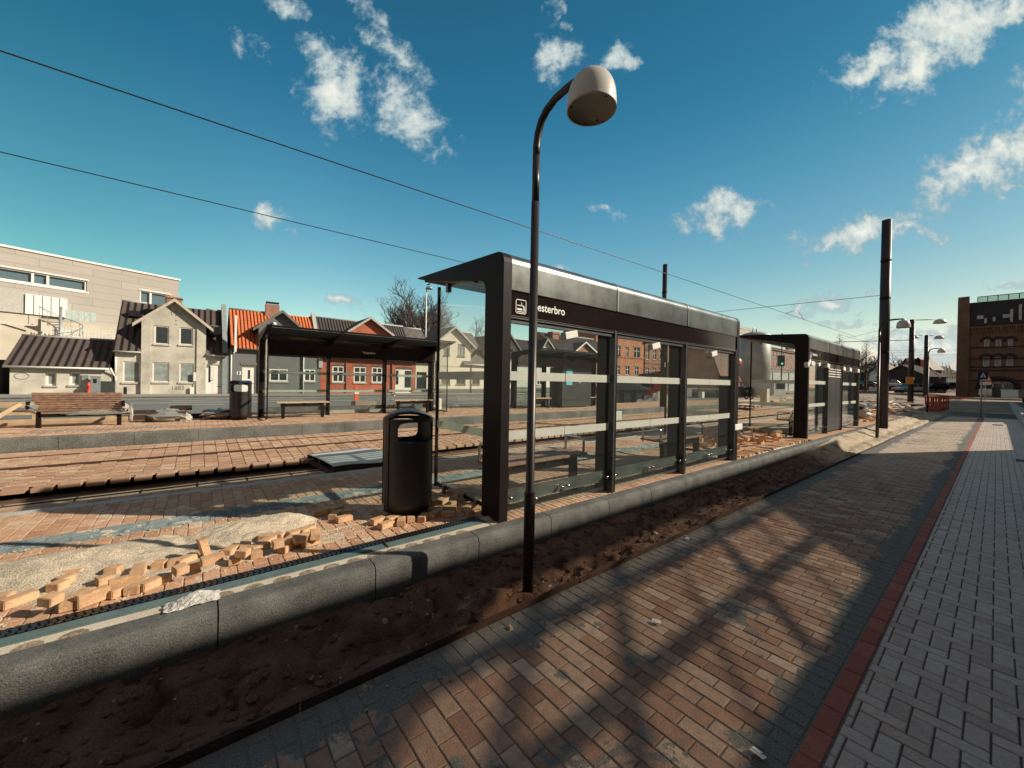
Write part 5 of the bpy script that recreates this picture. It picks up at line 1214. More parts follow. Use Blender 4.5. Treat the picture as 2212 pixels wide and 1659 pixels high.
# dark grey house with orange roof
Cc = FR('grey_house', (1.8, F_, .20), 0, 'dark grey rendered house with bright orange tile roof, chimney and white door')
cx0 = Cc.p(R2(206, 900))[0]; cx1 = Cc.p(R2(1019, 900))[0]; ze = Cc.p(R2(380, 722), -.2)[1]; dC = 6.4; zr = Cc.p(R2(210, 375), dC / 2)[1]
dr = H(Cc, R2, 338, 452, 872, 1100); dr = (dr[0], dr[1], 0, dr[3]); wn = [H(Cc, R2, 578, 738, 892, 998), H(Cc, R2, 878, 978, 896, 998)]
mb = MB(); wall(mb, cx0, cx1, 0, ze, [dr] + wn); body(mb, cx0, cx1, 0, ze, dC, zr); mb.build('wall', m_plC, Cc.r)
for h in wn: window(Cc.r, h, style='cross', t=.09, dep=.06)
gl, gr = Cc.p(R2(480, 700))[0], Cc.p(R2(860, 560))[0]; xa, za = Cc.p(R2(688, 392), -.3); zg = Cc.p(R2(470, 515), -.3)[1]
y0 = -.10; mb = MB(); wall(mb, gl, gr, ze - .25, zg, [], y=y0); mb.f.append((len(mb.v), len(mb.v) + 1, len(mb.v) + 2)); mb.v += [(gl, y0, zg), (gr, y0, zg), (xa, y0, za - .04)]; mb.sm.append(False)
mb.quad((gl, y0, 0), (gl, 3, 0), (gl, 3, zg), (gl, y0, zg)); mb.quad((gr, y0, 0), (gr, 3, 0), (gr, 3, zg), (gr, y0, zg)); mb.box(gl, gl + .22, y0 - .001, .0, 0, ze - .25); mb.build('gable_wall', m_plC, Cc.r)
roof(Cc.r, cx0 + .2, cx1, ze, zr, dC, m_tC, gutter=m_dfr)
front_gable(Cc.r, gl, gr, zg, xa, za, m_tD, 3.2, over=.4, barge=m_dfr, y=y0, ov=.4)
mb = MB(); x = Cc.p(R2(602, 380), dC / 2)[0]; z0, z1 = zr - .4, Cc.p(R2(602, 335), dC / 2)[1]; mb.box(x - .5, x + .5, dC / 2 - .35, dC / 2 + .35, z0, z1); mb.box(x - .56, x + .56, dC / 2 - .4, dC / 2 + .4, z0, z0 + .45); ch = mb.build('chimney', m_bI2, Cc.r)
mb = MB(); mb.box(x - .48, x + .48, dC / 2 - .35, dC / 2 + .35, z1 + .15, z1 + .22); mb.box(x - .46, x - .42, dC / 2, dC / 2 + .05, z1, z1 + .16); mb.box(x + .42, x + .46, dC / 2, dC / 2 + .05, z1, z1 + .16); mb.build('chimney_cap', m_black, ch)
mb = MB(); a, b, c, d = dr; mb.box(a, b, .06, .12, c, d); dd_ = mb.build('door', m_wfr, Cc.r); mb = MB(); mb.box(a + .38, a + .52, .05, .058, c + 1.25, d - .25); mb.build('door_light', m_win, dd_); mb = MB(); mb.box(a + .42, a + .8, .05, .058, c + .85, c + .9); mb.build('letter_slot', m_steel, dd_)
mb = MB(); mb.box(a - .1, b + .15, -.05, .02, d + .12, d + .3); mb.build('door_lintel', m_dfr, Cc.r)
x, z = Cc.p(R2(284, 940)); text_obj('house_number', '137', .36, m_text, Cc.r, Matrix.Translation((x, -.012, z)) @ Matrix.Rotation(math.pi / 2, 4, 'X'), .006, .010)
mb = MB(); x, z = Cc.p(R2(605, 492), y0); mb.lathe([(0, 0), (.1, 0), (.13, .3), (0, .31)], (x, y0, z), 12, axis=(.5, -1, -.3)); mb.build('floodlight', m_foam, Cc.r)
pipe(Cc.r, Cc.p(R2(243, 900))[0], 0, ze - .1); pipe(Cc.r, Cc.p(R2(872, 900))[0], 0, ze - .1)
fw = thing('party_wall', (1.6, F_, .2), 'blue grey party wall standing above the roofs between brown and orange roofs', 'wall')
mb = MB(); x0 = cx0 + 1.8 - .28; k = (zr - ze) / (dC / 2 + .2); mb.prism([(F_ - .16, .2), (F_ - .16, ze + .35), (F_ + dC / 2, zr + .62), (F_ + dC + .2, ze + .45), (F_ + dC + .2, .2)], x0, x0 + .30, 'yz'); mb.build('wall', mat('blue_grey_render', (.24, .28, .28), .85, var=.15), fw, world=True)
sg = thing('projecting_sign', yp(*C7(1575, 550), F_ - .5), 'tall thin projecting sign frame between grey gabled house and orange roof', 'sign')
p_ = sg.location; z0 = yp(*C7(1577, 775), F_ - .9).z; z1 = yp(*C7(1577, 320), F_ - .9).z; mb = MB(); mb.box(p_.x - .03, p_.x + .03, F_ - 1.2, F_ - .2, z0, z1); mb.build('sign_panel', m_dfr, sg, world=True)
mb = MB(); mb.box(p_.x - .06, p_.x + .08, F_ - 1.26, F_ - 1.18, z0 - .05, z1 + .05); mb.box(p_.x - .05, p_.x + .05, F_ - .25, F_ - .1, z0 - .1, z0 + .2); mb.build('sign_edge', m_foam, sg, world=True)

# red brick house
D = FR('red_brick_house', (10.3, F_, .24), 0, 'red brick house with white arched windows and door, dark tile roof and front gable')
dx0 = D.p(R2(1021, 900))[0]; dx1 = D.p(R2(1845, 900))[0]; ze = D.p(R2(1100, 800), -.1)[1]; dD = 6.4; zr = D.p(R2(960, 447), dD / 2)[1]
zb = 0; wn = [H(D, R2, 1125, 1226, 866, 1006), H(D, R2, 1311, 1420, 872, 1010), H(D, R2, 1468, 1562, 876, 1010)]; dr = H(D, R2, 1675, 1820, 892, 1075); dr = (dr[0], dr[1], 0, dr[3])
mb = MB(); wall(mb, dx0, dx1, 0, ze, wn + [dr]); body(mb, dx0, dx1, 0, ze, dD, zr); mb.build('wall', m_bD, D.r)
for h in wn: window(D.r, h, style='cross', t=.10, dep=.08)
mb = MB()
for h in wn + [dr]:
    xm = (h[0] + h[1]) / 2; w_ = (h[1] - h[0]) / 2 + .1; mb.prism([(xm + w_ * math.cos(a), h[3] + .03 + .22 * math.sin(a)) for a in np.linspace(0, math.pi, 9)], -.03, -.004, 'xz')
mb.build('arch_lintel', mat('dark_brick_arch', (.15, .10, .09), .9), D.r)
gl, gr = D.p(R2(1250, 700))[0], D.p(R2(1640, 700))[0]; xa, za = D.p(R2(1455, 448), -.3); zg = D.p(R2(1245, 565), -.3)[1]
y0 = -.1; mb = MB(); wall(mb, gl, gr, ze - .2, zg, [], y=y0); mb.f.append((len(mb.v), len(mb.v) + 1, len(mb.v) + 2)); mb.v += [(gl, y0, zg), (gr, y0, zg), (xa, y0, za - .04)]; mb.sm.append(False); mb.quad((gl, y0, 0), (gl, 3, 0), (gl, 3, zg), (gl, y0, zg)); mb.quad((gr, y0, 0), (gr, 3, 0), (gr, 3, zg), (gr, y0, zg)); mb.build('gable_wall', m_bD, D.r)
roof(D.r, dx0 + .1, dx1, ze, zr, dD, m_tD, gutter=m_dfr); front_gable(D.r, gl, gr, zg, xa, za, m_tD, 3.2, over=.4, barge=m_conc2, y=y0, ov=.1)
mb = MB(); a, b, c, d = dr; mb.box(a, b, .06, .12, c, d); dd_ = mb.build('door', m_wfr, D.r); mb = MB(); mb.box(a + .05, a + .32, .05, .058, c + .9, d - .15); mb.box(b - .75, b - .1, .05, .058, c + .6, d - .15); mb.build('side_light', m_win, dd_)
for q in (1243, 1645): pipe(D.r, D.p(R2(q, 900))[0], 0, ze, m_dfr)
fw = thing('party_wall', (9.6, F_, .2), 'grey party wall standing above the roofs between orange and dark roofs', 'wall')
x0 = D.p(R2(945, 500), 1.5)[0] + 10.3; mb = MB(); mb.prism([(F_ - .1, 2.5), (F_ - .1, ze + .3), (F_ + dD / 2, zr + .75), (F_ + dD + .1, ze + .4), (F_ + dD + .1, 2.5)], dx0 + 10.3 - .15, dx0 + 10.3 + .15, 'yz'); mb.build('wall', m_conc2, fw, world=True)
# small pale link house and cream gabled house
E = FR('cream_house', (20.5, F_, .30), 0, 'cream two storey gabled house with dark window frames, seen through the side glass')
ex0 = E.p(R2(1850, 900))[0]; e1 = E.p(Z1(362, 1500))[0]; e2 = E.p(Z1(800, 1400))[0]; e3 = E.p(Z1(1010, 1600))[0]
ze = E.p(Z1(880, 1540), -.2)[1]; zg = E.p(Z1(330, 1240), -.2)[1]; zg = E.p(Z1(830, 1290), -.2)[1]; xa, za = E.p(Z1(612, 1070), -.3)
lo = [H(E, C2, 232, 325, -30, 103), H(E, C2, 390, 486, -30, 103)]; up = [H(E, Z1, 470, 540, 1272, 1420), H(E, Z1, 638, 726, 1268, 1432)]; lr = [H(E, C2, 556, 634, -20, 102)]
dE = 7.; dr = H(E, R2, 1858, 1945, 918, 1075); dr = (dr[0], dr[1], 0, dr[3])
mb = MB(); wall(mb, ex0, e1, 0, ze, [dr]); wall(mb, e2, e3, 0, ze, lr); wall(mb, e1, e2, 0, zg, lo + up); mb.f.append((len(mb.v), len(mb.v) + 1, len(mb.v) + 2)); mb.v += [(e1, 0, zg), (e2, 0, zg), (xa, 0, za - .05)]; mb.sm.append(False)
body(mb, ex0, e3, 0, ze, dE); mb.quad((e1, 0, 0), (e1, 3, 0), (e1, 3, zg), (e1, 0, zg)); mb.quad((e2, 0, 0), (e2, 3, 0), (e2, 3, zg), (e2, 0, zg)); mb.build('wall', m_plE, E.r)
for h in lo + lr: window(E.r, h, style='mull', fm=m_dfr, t=.08, dep=.1, sill=m_dfr)
for h in up: window(E.r, h, style='mull', fm=m_dfr, t=.08, dep=.1, sill=m_dfr, pm=m_curt)
mb = MB(); mb.box(dr[0], dr[1], .06, .12, 0, dr[3]); mb.build('shop_door', m_win, E.r); mb = MB(); mb.box(ex0, e3, -.03, -.003, 0, .45); mb.build('plinth', m_plC, E.r)
mb = MB(); mb.box(e1, e2, -.04, -.003, zg * .53, zg * .53 + .1); mb.build('string_course', m_conc, E.r)
zr = E.p(R2(1710, 535), dE / 2)[1]; roof(E.r, ex0, e1, ze, zr, dE, m_tE, gutter=m_dfr); roof(E.r, e2 - 1.0, e3, ze, E.p(Z1(900, 1165), dE / 2)[1], dE, m_tE, gutter=m_foam)
front_gable(E.r, e1, e2, zg, xa, za, m_tE, dE, over=.35, barge=m_conc2, ov=.5)
for q in (e1 + .1, e2 + .1): pipe(E.r, q, 0, ze, m_dfr)
# white house with dark gable edge
Fh = FR('white_house', (31, F_, .35), 0, 'white gabled house with dark barge boards, between shelter column and lamp post')
f0 = e3 + 20.5 - 31; f1 = Fh.p(Z6(312, 500))[0]; xa, za = Fh.p(Z6(195, 45), -.3); zg = Fh.p(Z6(400, 270), -.3)[1]; dF = 8.
hs = [H(Fh, Z6, 200, 256, 275, 432), H(Fh, Z6, 205, 275, 610, 768)]
mb = MB(); wall(mb, f0, f1, 0, zg, hs); mb.f.append((len(mb.v), len(mb.v) + 1, len(mb.v) + 2)); mb.v += [(f0, 0, zg), (f1, 0, zg), (xa, 0, za - .05)]; mb.sm.append(False); body(mb, f0, f1, 0, zg, dF); mb.build('wall', m_plF, Fh.r)
for h in hs: window(Fh.r, h, style='none', fm=m_dfr, pm=m_win)
front_gable(Fh.r, f0, f1, zg, xa, za, m_tD, dF, over=.5, barge=m_dfr, ov=.9)
mb = MB(); mb.box(f0, f1, -.03, -.003, 0, .5); mb.build('plinth', m_plC, Fh.r)
G = FR('white_house', (36.5, F_, .38), 0, 'low white house with small front gable and dark roof, right of the lamp post')
g0_, g1_ = f1 + 31 - 36.5, G.p(Z6(900, 700))[0]; ze = G.p(Z6(650, 300), -.2)[1] - .2; zr = G.p(Z6(420, 155), 4.)[1]
xa, za = G.p(Z6(755, 135), -.3); gl, gr = G.p(Z6(625, 270))[0], G.p(Z6(880, 285))[0]; hs = [H(G, Z6, 608, 690, 612, 795)]
mb = MB(); wall(mb, g0_, g1_, 0, ze, hs); mb.f.append((len(mb.v), len(mb.v) + 1, len(mb.v) + 2)); mb.v += [(gl, -.02, ze - .05), (gr, -.02, ze - .05), (xa, -.02, za - .05)]; mb.sm.append(False); body(mb, g0_, g1_, 0, ze, 8, zr); mb.build('wall', m_plF, G.r); window(G.r, hs[0], style='cross', t=.1)
roof(G.r, g0_, g1_, ze, zr, 8, m_tD, gutter=m_dfr); front_gable(G.r, gl, gr, ze, xa, za, m_tD, 4, over=.4, barge=m_conc2, ov=.2); mb = MB(); mb.box(g0_, g1_, -.04, -.003, 0, .6); mb.build('plinth', m_plC, G.r)
Hh = FR('brick_gable_house', (47, F_, .42), 0, 'dark roofed house with red brick front gable and tall brick chimney, behind the far cabinet')
h0_, h1_ = g1_ + 36.5 - 47, Hh.p(Z6(1720, 600))[0]; ze = Hh.p(Z6(1200, 330), -.2)[1]; zr = Hh.p(Z6(1100, 150), 4.)[1] + .5
xa, za = Hh.p(Z6(1310, 178), -.3); gl, gr = Hh.p(Z6(1120, 315))[0], Hh.p(Z6(1478, 340))[0]
mb = MB(); wall(mb, h0_, h1_, 0, ze, []); mb.f.append((len(mb.v), len(mb.v) + 1, len(mb.v) + 2)); mb.v += [(gl, -.05, ze - .1), (gr, -.05, ze - .1), (xa, -.05, za - .05)]; mb.sm.append(False); body(mb, h0_, h1_, 0, ze, 8, zr); mb.build('wall', m_bI2, Hh.r)
roof(Hh.r, h0_, h1_, ze, zr, 8, m_tD, gutter=m_dfr); front_gable(Hh.r, gl, gr, ze, xa, za, m_tD, 4, over=.4, barge=m_foam, ov=.3)
mb = MB(); x, z = Hh.p(Z6(850, 60), 3); mb.box(x - .6, x + .6, 2.6, 3.4, z - 3, z); mb.box(x - .75, x + .75, 2.5, 3.5, z, z + .3); mb.build('chimney', m_bI2, Hh.r)

# orange brick institution (two parts)
def inst(fr, z0px, z1, wins, m, x0, x1, dep=10, zb=0, style='cross', t=.12, cornice=True, arched=()):
    mb = MB(); wall(mb, x0, x1, zb, z1, wins, dep=.2); body(mb, x0, x1, zb, z1, dep); mb.build('wall', m, fr.r)
    for i, h in enumerate(wins): window(fr.r, h, style=style, t=t, dep=.12)
    if cornice: mb = MB(); mb.box(x0 - .1, x1 + .1, -.25, 0, z1 - .3, z1); mb.box(x0, x1, -.1, -.003, z1 * .54, z1 * .54 + .25); mb.build('cornice', m, fr.r)
def atd(cr, x, y, dep): return dp(*cr(x, y), dep)
m_arch = mat('pale_arch_stone', (.38, .29, .22), .9)
p = atd(Z3, 545, 1000, 80); I1 = FR('brick_institution', (p.x, p.y, .5), math.radians(-9), 'two storey orange brick institution with tall white windows, seen through the middle glass bay')
x0, x1 = I1.p(Z3(300, 500))[0], I1.p(Z3(905, 500))[0]; z1 = I1.p(Z3(800, 250))[1] + 1.2
ws = [H(I1, Z3, 562, 612, 350, 482), H(I1, Z3, 675, 712, 368, 495), H(I1, Z3, 776, 854, 372, 502), H(I1, Z3, 556, 606, 598, 712), H(I1, Z3, 673, 724, 606, 718), H(I1, Z3, 786, 836, 612, 722), H(I1, Z3, 560, 600, 845, 890), H(I1, Z3, 675, 722, 845, 890)]
inst(I1, 0, z1, ws, m_bI, x0, x1)
mb = MB()
for h in ws[:6]: mb.box(h[0] - .15, h[1] + .15, -.06, -.004, h[3] + .02, h[3] + .28)
mb.build('lintel', m_arch, I1.r)
mb = MB(); slab(mb, [(x0 - .3, -.3, z1), (x1 + .2, -.3, z1), (x1 + .2, 5, z1 + 4), (x0 - .3, 5, z1 + 4)], .2); slab(mb, [(x0 - .3, 10.3, z1), (x1 + .2, 10.3, z1), (x1 + .2, 5, z1 + 4), (x0 - .3, 5, z1 + 4)], .2); mb.build('roof', m_tE, I1.r)
p = atd(Z3, 905, 1000, 84); I2 = FR('brick_institution', (p.x, p.y, .5), math.radians(-9), 'browner brick wing with arched windows right of the orange institution')
x0, x1 = 0, I2.p(Z3(1420, 500))[0]; z1 = I2.p(Z3(1000, 300))[1]
ws = [H(I2, Z3, a, b, 400, 525) for a, b in ((930, 968), (1018, 1056), (1098, 1136), (1172, 1205))] + [H(I2, Z3, a, b, 625, 715) for a, b in ((928, 966), (1016, 1050), (1092, 1132), (1168, 1200))]
inst(I2, 0, z1, ws, m_bI2, x0, x1)
mb = MB()
for h in ws: xm = (h[0] + h[1]) / 2; mb.prism([(xm + (.75) * math.cos(a), h[3] - .05 + .5 * math.sin(a)) for a in np.linspace(0, math.pi, 9)], -.05, -.003, 'xz')
mb.build('arch_lintel', m_bI2, I2.r)
p = atd(Z3, 1430, 1000, 92); I3 = FR('dark_brick_block', (p.x, p.y, .5), math.radians(-4), 'dark reddish brick block behind the last glass bay of the nearest shelter')
x1 = I3.p(Z3(2030, 500))[0]; z1 = I3.p(Z3(1700, 250))[1]
ws = [H(I3, Z3, a, b, 400, 475) for a, b in ((1430, 1468), (1518, 1572), (1665, 1715), (1795, 1822))] + [H(I3, Z3, a, b, 545, 615) for a, b in ((1655, 1705), (1795, 1820))] + [H(I3, Z3, a, b, 685, 735) for a, b in ((1650, 1700), (1790, 1815))]
inst(I3, 0, z1, ws, m_bI2, -8, x1, style='cross', t=.14)
mb = MB(); a, b, c, d = H(I3, Z3, 1560, 1665, 490, 525); mb.box(a, b, -.1, -.02, c, d); mb.build('sign_board', m_steel, I3.r)
# mansard building behind silo and its long wing
p = atd(Z5, 160, 820, 72); J = FR('mansard_building', (p.x, p.y, .6), 0, 'tall dark red brick building with pale mansard roof behind the silo')
x1 = J.p(Z5(560, 500))[0]; z1 = J.p(Z5(160, 345))[1]; zt_ = J.p(Z5(180, 110), 2)[1]
ws = [H(J, Z5, 158, 190, 398, 482), H(J, Z5, 158, 190, 556, 620), H(J, Z5, 158, 190, 722, 790)]
inst(J, 0, z1, ws, brickwall('dark_red_brick', (.26, .06, .045), (.32, .08, .06)), -2, x1, cornice=False)
mb = MB(); slab(mb, [(-2.2, -.3, z1), (x1 + .2, -.3, z1), (x1 + .2, 2.2, zt_), (-2.2, 2.2, zt_)], .2); slab(mb, [(-2.2, 2.2, zt_), (x1 + .2, 2.2, zt_), (x1, 6, zt_ + .8), (-2.2, 6, zt_ + .8)], .2); slab(mb, [(x1 + .2, -.3, z1), (x1 + .2, 10, z1), (x1 - 1, 10, zt_), (x1 - 1, 2.2, zt_)], .2)
mb.build('mansard_roof', mat('pale_slate', (.30, .29, .26), .8, var=.2, scale=1), J.r)
p = atd(Z5, 565, 840, 74); Kb = FR('pink_brick_wing', (p.x, p.y, .6), 0, 'long pinkish brick wing with two rows of tall white windows beyond the silo')
x1 = Kb.p(Z5(800, 500))[0]; x2 = Kb.p(Z5(960, 500))[0]; z1 = Kb.p(Z5(600, 395))[1]
ws = [H(Kb, Z5, a, b, c, d) for a, b, c, d in ((588, 612, 433, 518), (630, 652, 440, 522), (673, 696, 447, 526), (712, 735, 455, 530), (760, 782, 462, 535), (584, 608, 590, 665), (626, 648, 592, 668), (670, 692, 596, 670), (712, 735, 600, 672), (758, 780, 604, 675), (584, 608, 740, 820), (840, 855, 470, 545), (870, 885, 472, 548), (838, 850, 612, 690), (870, 885, 615, 690))]
inst(Kb, 0, z1, [h for h in ws if h[1] < x2], m_bK, -1, x2, cornice=True)
mb = MB(); slab(mb, [(-1.2, -.4, z1), (x2 + .2, -.4, z1), (x2 + .2, 4, z1 + .9), (-1.2, 4, z1 + .9)], .15); mb.build('roof', m_conc2, Kb.r)
mb = MB(); a = Kb.p(Z5(860, 420))[0]; mb.prism([(a - 1.8, z1), (a + 1.8, z1), (a, z1 + 2.2)], -.3, .4, 'xz'); mb.build('gable', m_bK, Kb.r)

# concrete museum-like block on the left
p = dp(385, 700, 44); Lc = FR('concrete_building', (p.x, p.y, .3), math.radians(22.7), 'large pale concrete panelled building with long ribbon windows behind the low house', 'building')
zt_ = Lc.p((385, 606))[1]
def LH(x0, x1, y0, y1): return H(Lc, R1, x0, x1, y0, y1)
def LH2(x0, x1, yl0, yl1): # rectangle by left edge heights
    a = Lc.p(R1(x0, yl0)); b = Lc.p(R1(x1, yl0)); c = Lc.p(R1(x0, yl1)); return (a[0], b[0], c[1], a[1])
w1 = LH2(-420, 670, 210, 340); w1 = (Lc.p(R1(-420, 300))[0], Lc.p(R1(668, 440))[0], Lc.p(R1(668, 487))[1], Lc.p(R1(668, 402))[1])
w2 = (Lc.p(R1(1075, 520))[0], Lc.p(R1(1303, 545))[0], Lc.p(R1(1075, 572))[1] - .5, Lc.p(R1(1075, 472))[1])
mb = MB(); wall(mb, -62, 0, 0, zt_, [w1, w2], dep=.5); body(mb, -62, 0, 0, zt_, 26)
def panels(t, co, c):
    sp = t.a('ShaderNodeSeparateXYZ'); t.l.new(co, sp.inputs[0]); cb_ = t.a('ShaderNodeCombineXYZ'); t.l.new(t.math('ADD', sp.outputs[0], sp.outputs[1]), cb_.inputs[0]); t.l.new(sp.outputs[2], cb_.inputs[1])
    br = t.a('ShaderNodeTexBrick'); t.l.new(cb_.outputs[0], br.inputs['Vector']); br.inputs['Scale'].default_value = 1; br.inputs['Brick Width'].default_value = 3.4; br.inputs['Row Height'].default_value = .72; br.inputs['Mortar Size'].default_value = .022; br.offset = .4
    br.inputs['Color1'].default_value = (.37, .35, .32, 1); br.inputs['Color2'].default_value = (.42, .395, .36, 1); br.inputs['Mortar'].default_value = (.24, .21, .19, 1)
    return t.mix(.75, c, br.outputs[0])
mb.build('wall', mat('concrete_panels', (.42, .38, .33), .9, var=.15, scale=.5, extra=panels), Lc.r)
mb = MB(); mb.box(-62.1, .1, -.12, .3, zt_, zt_ + .18); mb.build('roof_trim', m_foam, Lc.r)
for h, cuts_ in ((w1, (Lc.p(R1(253, 380))[0], Lc.p(R1(370, 400))[0])), (w2, (Lc.p(R1(1160, 530))[0],))):
    mb = MB(); t_ = .12; mb.box(h[0], h[1], .1, .3, h[2], h[2] + t_); mb.box(h[0], h[1], .1, .3, h[3] - t_, h[3]); mb.box(h[0], h[0] + t_, .1, .3, h[2] + t_, h[3] - t_); mb.box(h[1] - t_, h[1], .1, .3, h[2] + t_, h[3] - t_)
    for c_ in cuts_: mb.box(c_ - .08, c_ + .08, .08, .32, h[2] + t_, h[3] - t_)
    w_ = mb.build('window', m_wfr, Lc.r); mb = MB(); mb.box(h[0] + .05, h[1] - .05, .33, .36, h[2] + .05, h[3] - .05); mb.build('pane', mat('blue_window_glass', (.10, .16, .19), .08, fine=0, var=.1, spec=.8), w_)
    mb = MB(); mb.box(h[0] - .1, h[1] + .1, -.06, .1, h[2] - .16, h[2] - .002); mb.box(h[0] - .1, h[1] + .1, -.06, .1, h[3] + .002, h[3] + .12); mb.build('trim', m_foam, w_)
# lower terrace wall, white service doors, glass parapet, spiral stair, fence
yl = -1.6
def LX(x, y, yy=yl): a, b = Lc.p(R1(x, y), yy); return a, b
x_, zT = LX(300, 680); mb = MB(); mb.box(-62, LX(840, 750)[0] + 1.5, yl, -.01, 0, LX(760, 745)[1]); mb.box(-62, LX(300, 680)[0], yl - .6, yl - .002, 0, LX(250, 675)[1]); mb.build('terrace_wall', mat('terrace_render', (.50, .455, .375), .9, var=.1, scale=.6), Lc.r)
a = LX(190, 600, -.4); b = LX(520, 600, -.4); mb = MB(); zlo, zhi = LX(350, 668, -.4)[1], LX(350, 520, -.4)[1]; n = 5
for k in range(n): mb.box(a[0] + (b[0] - a[0]) * k / n + .03, a[0] + (b[0] - a[0]) * (k + 1) / n - .03, -.4, -.02, zlo, zhi)
mb.build('service_door', m_foam, Lc.r)
mb = MB(); a = LX(-200, 560, -.3); b = LX(180, 590, -.3); mb.box(a[0], b[0], -.3, -.02, zlo, zhi + .1); mb.build('metal_cladding', m_conc2, Lc.r)
mb = MB(); a = LX(495, 660, yl); b = LX(735, 690, yl); zlo2, zhi2 = LX(640, 700, yl)[1], LX(640, 640, yl)[1]
for k in range(5): mb.box(a[0] + (b[0] - a[0]) * k / 5 + .02, a[0] + (b[0] - a[0]) * (k + 1) / 5 - .02, yl - .2, yl - .16, zlo2 - .2, zhi2)
mb.build('glass_parapet', mat('frosted_glass', (.42, .50, .47), .25, fine=0), Lc.r)
st = thing('spiral_stair', Lc.M @ Vector((LX(465, 800, yl - 2.2)[0], yl - 2.2, 0)), 'steel spiral staircase against the terrace wall above the low house roof', 'staircase')
hz = LX(465, 600, yl - 2.2)[1]; mb = MB(); mb.tube([(0, 0, 0), (0, 0, hz)], .10, 10); mb.build('centre_post', m_steel, st)
mb = MB(); n = 26
for k in range(n):
    a = k * .36; z = 1 + (hz - 2) * k / n; mb.add([(0, 0, z), (1.3 * math.cos(a), 1.3 * math.sin(a), z), (1.3 * math.cos(a + .36), 1.3 * math.sin(a + .36), z), (0, 0, z + .06), (1.3 * math.cos(a), 1.3 * math.sin(a), z + .06), (1.3 * math.cos(a + .36), 1.3 * math.sin(a + .36), z + .06)], [(0, 1, 2), (3, 5, 4), (0, 3, 4, 1), (1, 4, 5, 2), (2, 5, 3, 0)])
mb.build('tread', m_foam, st)
mb = MB(); mb.tube([(1.3 * math.cos(k * .18), 1.3 * math.sin(k * .18), 2.0 + (hz - 2) * k / (2 * n)) for k in range(2 * n)], .04, 6)
for k in range(0, 2 * n, 3): mb.tube([(1.3 * math.cos(k * .18), 1.3 * math.sin(k * .18), 1.0 + (hz - 2) * k / (2 * n)), (1.3 * math.cos(k * .18), 1.3 * math.sin(k * .18), 2.0 + (hz - 2) * k / (2 * n))], .02, 5)
mb.build('handrail', m_steel, st)
fe = thing('picket_fence', Lc.M @ Vector((LX(670, 800, yl - 2.5)[0], yl - 2.5, 0)), 'pale steel picket fence right of the spiral staircase', 'fence')
mb = MB(); zf = LX(670, 768, yl - 2.5)[1]
for k in range(24): mb.box(-2.6 + k * .22, -2.53 + k * .22, -.02, .02, 0, zf)
mb.box(-2.6, 2.7, -.03, .03, zf - .4, zf - .32); mb.box(-4.9, -3.0, -.03, .03, zf - .1, zf); mb.box(-5.0, -4.9, -.05, .05, 0, zf + .3); mb.box(2.65, 2.77, -.05, .05, 0, zf + .1); mb.build('pickets', m_foam, fe)

# brick warehouse on the right
p = dp(*ZR(967, 1400), 66); Mb = FR('brick_warehouse', (p.x, p.y, .5), math.radians(-87), 'tall dark yellow brick warehouse with arched windows and slate mansard at the right edge', 'building')
zc = Mb.p(ZR(1300, 718))[1]; x1 = 26
def MH(a, b, c, d): return H(Mb, ZR, a, b, c, d)
ws = [MH(1213, 1265, 862, 940), MH(1331, 1384, 862, 938), MH(1449, 1502, 858, 936), MH(1200, 1265, 1038, 1130), MH(1318, 1384, 1036, 1130), MH(1437, 1504, 1036, 1130)]
dx_ = ws[1][0] - ws[0][0]
gt = MH(1205, 1500, 1285, 1400); gt = (gt[0], gt[1], 0.05, gt[3])
mb = MB(); wall(mb, 0, x1, 0, zc, ws + [gt], dep=.3); body(mb, 0, x1, 0, zc, 22); mb.build('wall', m_bM, Mb.r)
for h in ws:
    w_ = window(Mb.r, h, style='none', t=.10, dep=.25, pm=m_curt, sill=True)
mb = MB()
for h in ws: 
    xm = (h[0] + h[1]) / 2; wd_ = (h[1] - h[0]) / 2 + .35; pts = [(xm + wd_ * math.cos(a), h[3] - .3 + (wd_ + .1) * math.sin(a)) for a in np.linspace(0, math.pi, 11)]
    mb.tube([(a, -.08, b) for a, b in pts], .13, 6)
mb.build('arch_moulding', m_tM, Mb.r)
for (yy, hh_) in ((948, .25), (1058, .2), (1138, .22), (1172, .2), (1268, .16)):
    z = Mb.p(ZR(1000, yy))[1]; mb = MB(); mb.box(-.05, x1, -.10, -.003, z - hh_ / 2, z + hh_ / 2); mb.build('string_course', m_tM, Mb.r)
z = Mb.p(ZR(1060, 800))[1]; mb = MB(); x = 1.2
while x < x1: mb.prism([(x - .1, z + .8), (x - .1, z + .1), (x, z - .25), (x + .1, z + .1), (x + .1, z + .8)], -.2, -.003, 'xz'); x += .75
mb.box(-.05, x1, -.25, -.003, z + .8, zc); mb.build('corbel_frieze', m_bM, Mb.r)
a = (gt[0] + gt[1]) / 2; R_ = (gt[1] - gt[0]) / 2 + .55; zz = gt[3] - .9; mb = MB(); mb.tube([(a + R_ * math.cos(q), -.1, zz + R_ * .75 * math.sin(q)) for q in np.linspace(-.2, math.pi + .2, 24)], .28, 6); mb.build('gateway_arch', m_tM, Mb.r)
mb = MB(); mb.box(gt[0], gt[1], .2, .3, gt[3] - .25, gt[3]); n = 3
for k in range(n + 1): x = gt[0] + (gt[1] - gt[0]) * k / n; mb.box(x - .1, x + .1, .2, .3, 0, gt[3]); 
mb.box(gt[0], gt[1], .22, .28, .1, .9); gw = mb.build('shop_front', m_conc2, Mb.r); mb = MB(); mb.box(gt[0], gt[1], .31, .33, 0, gt[3]); mb.build('pane', m_win, gw)
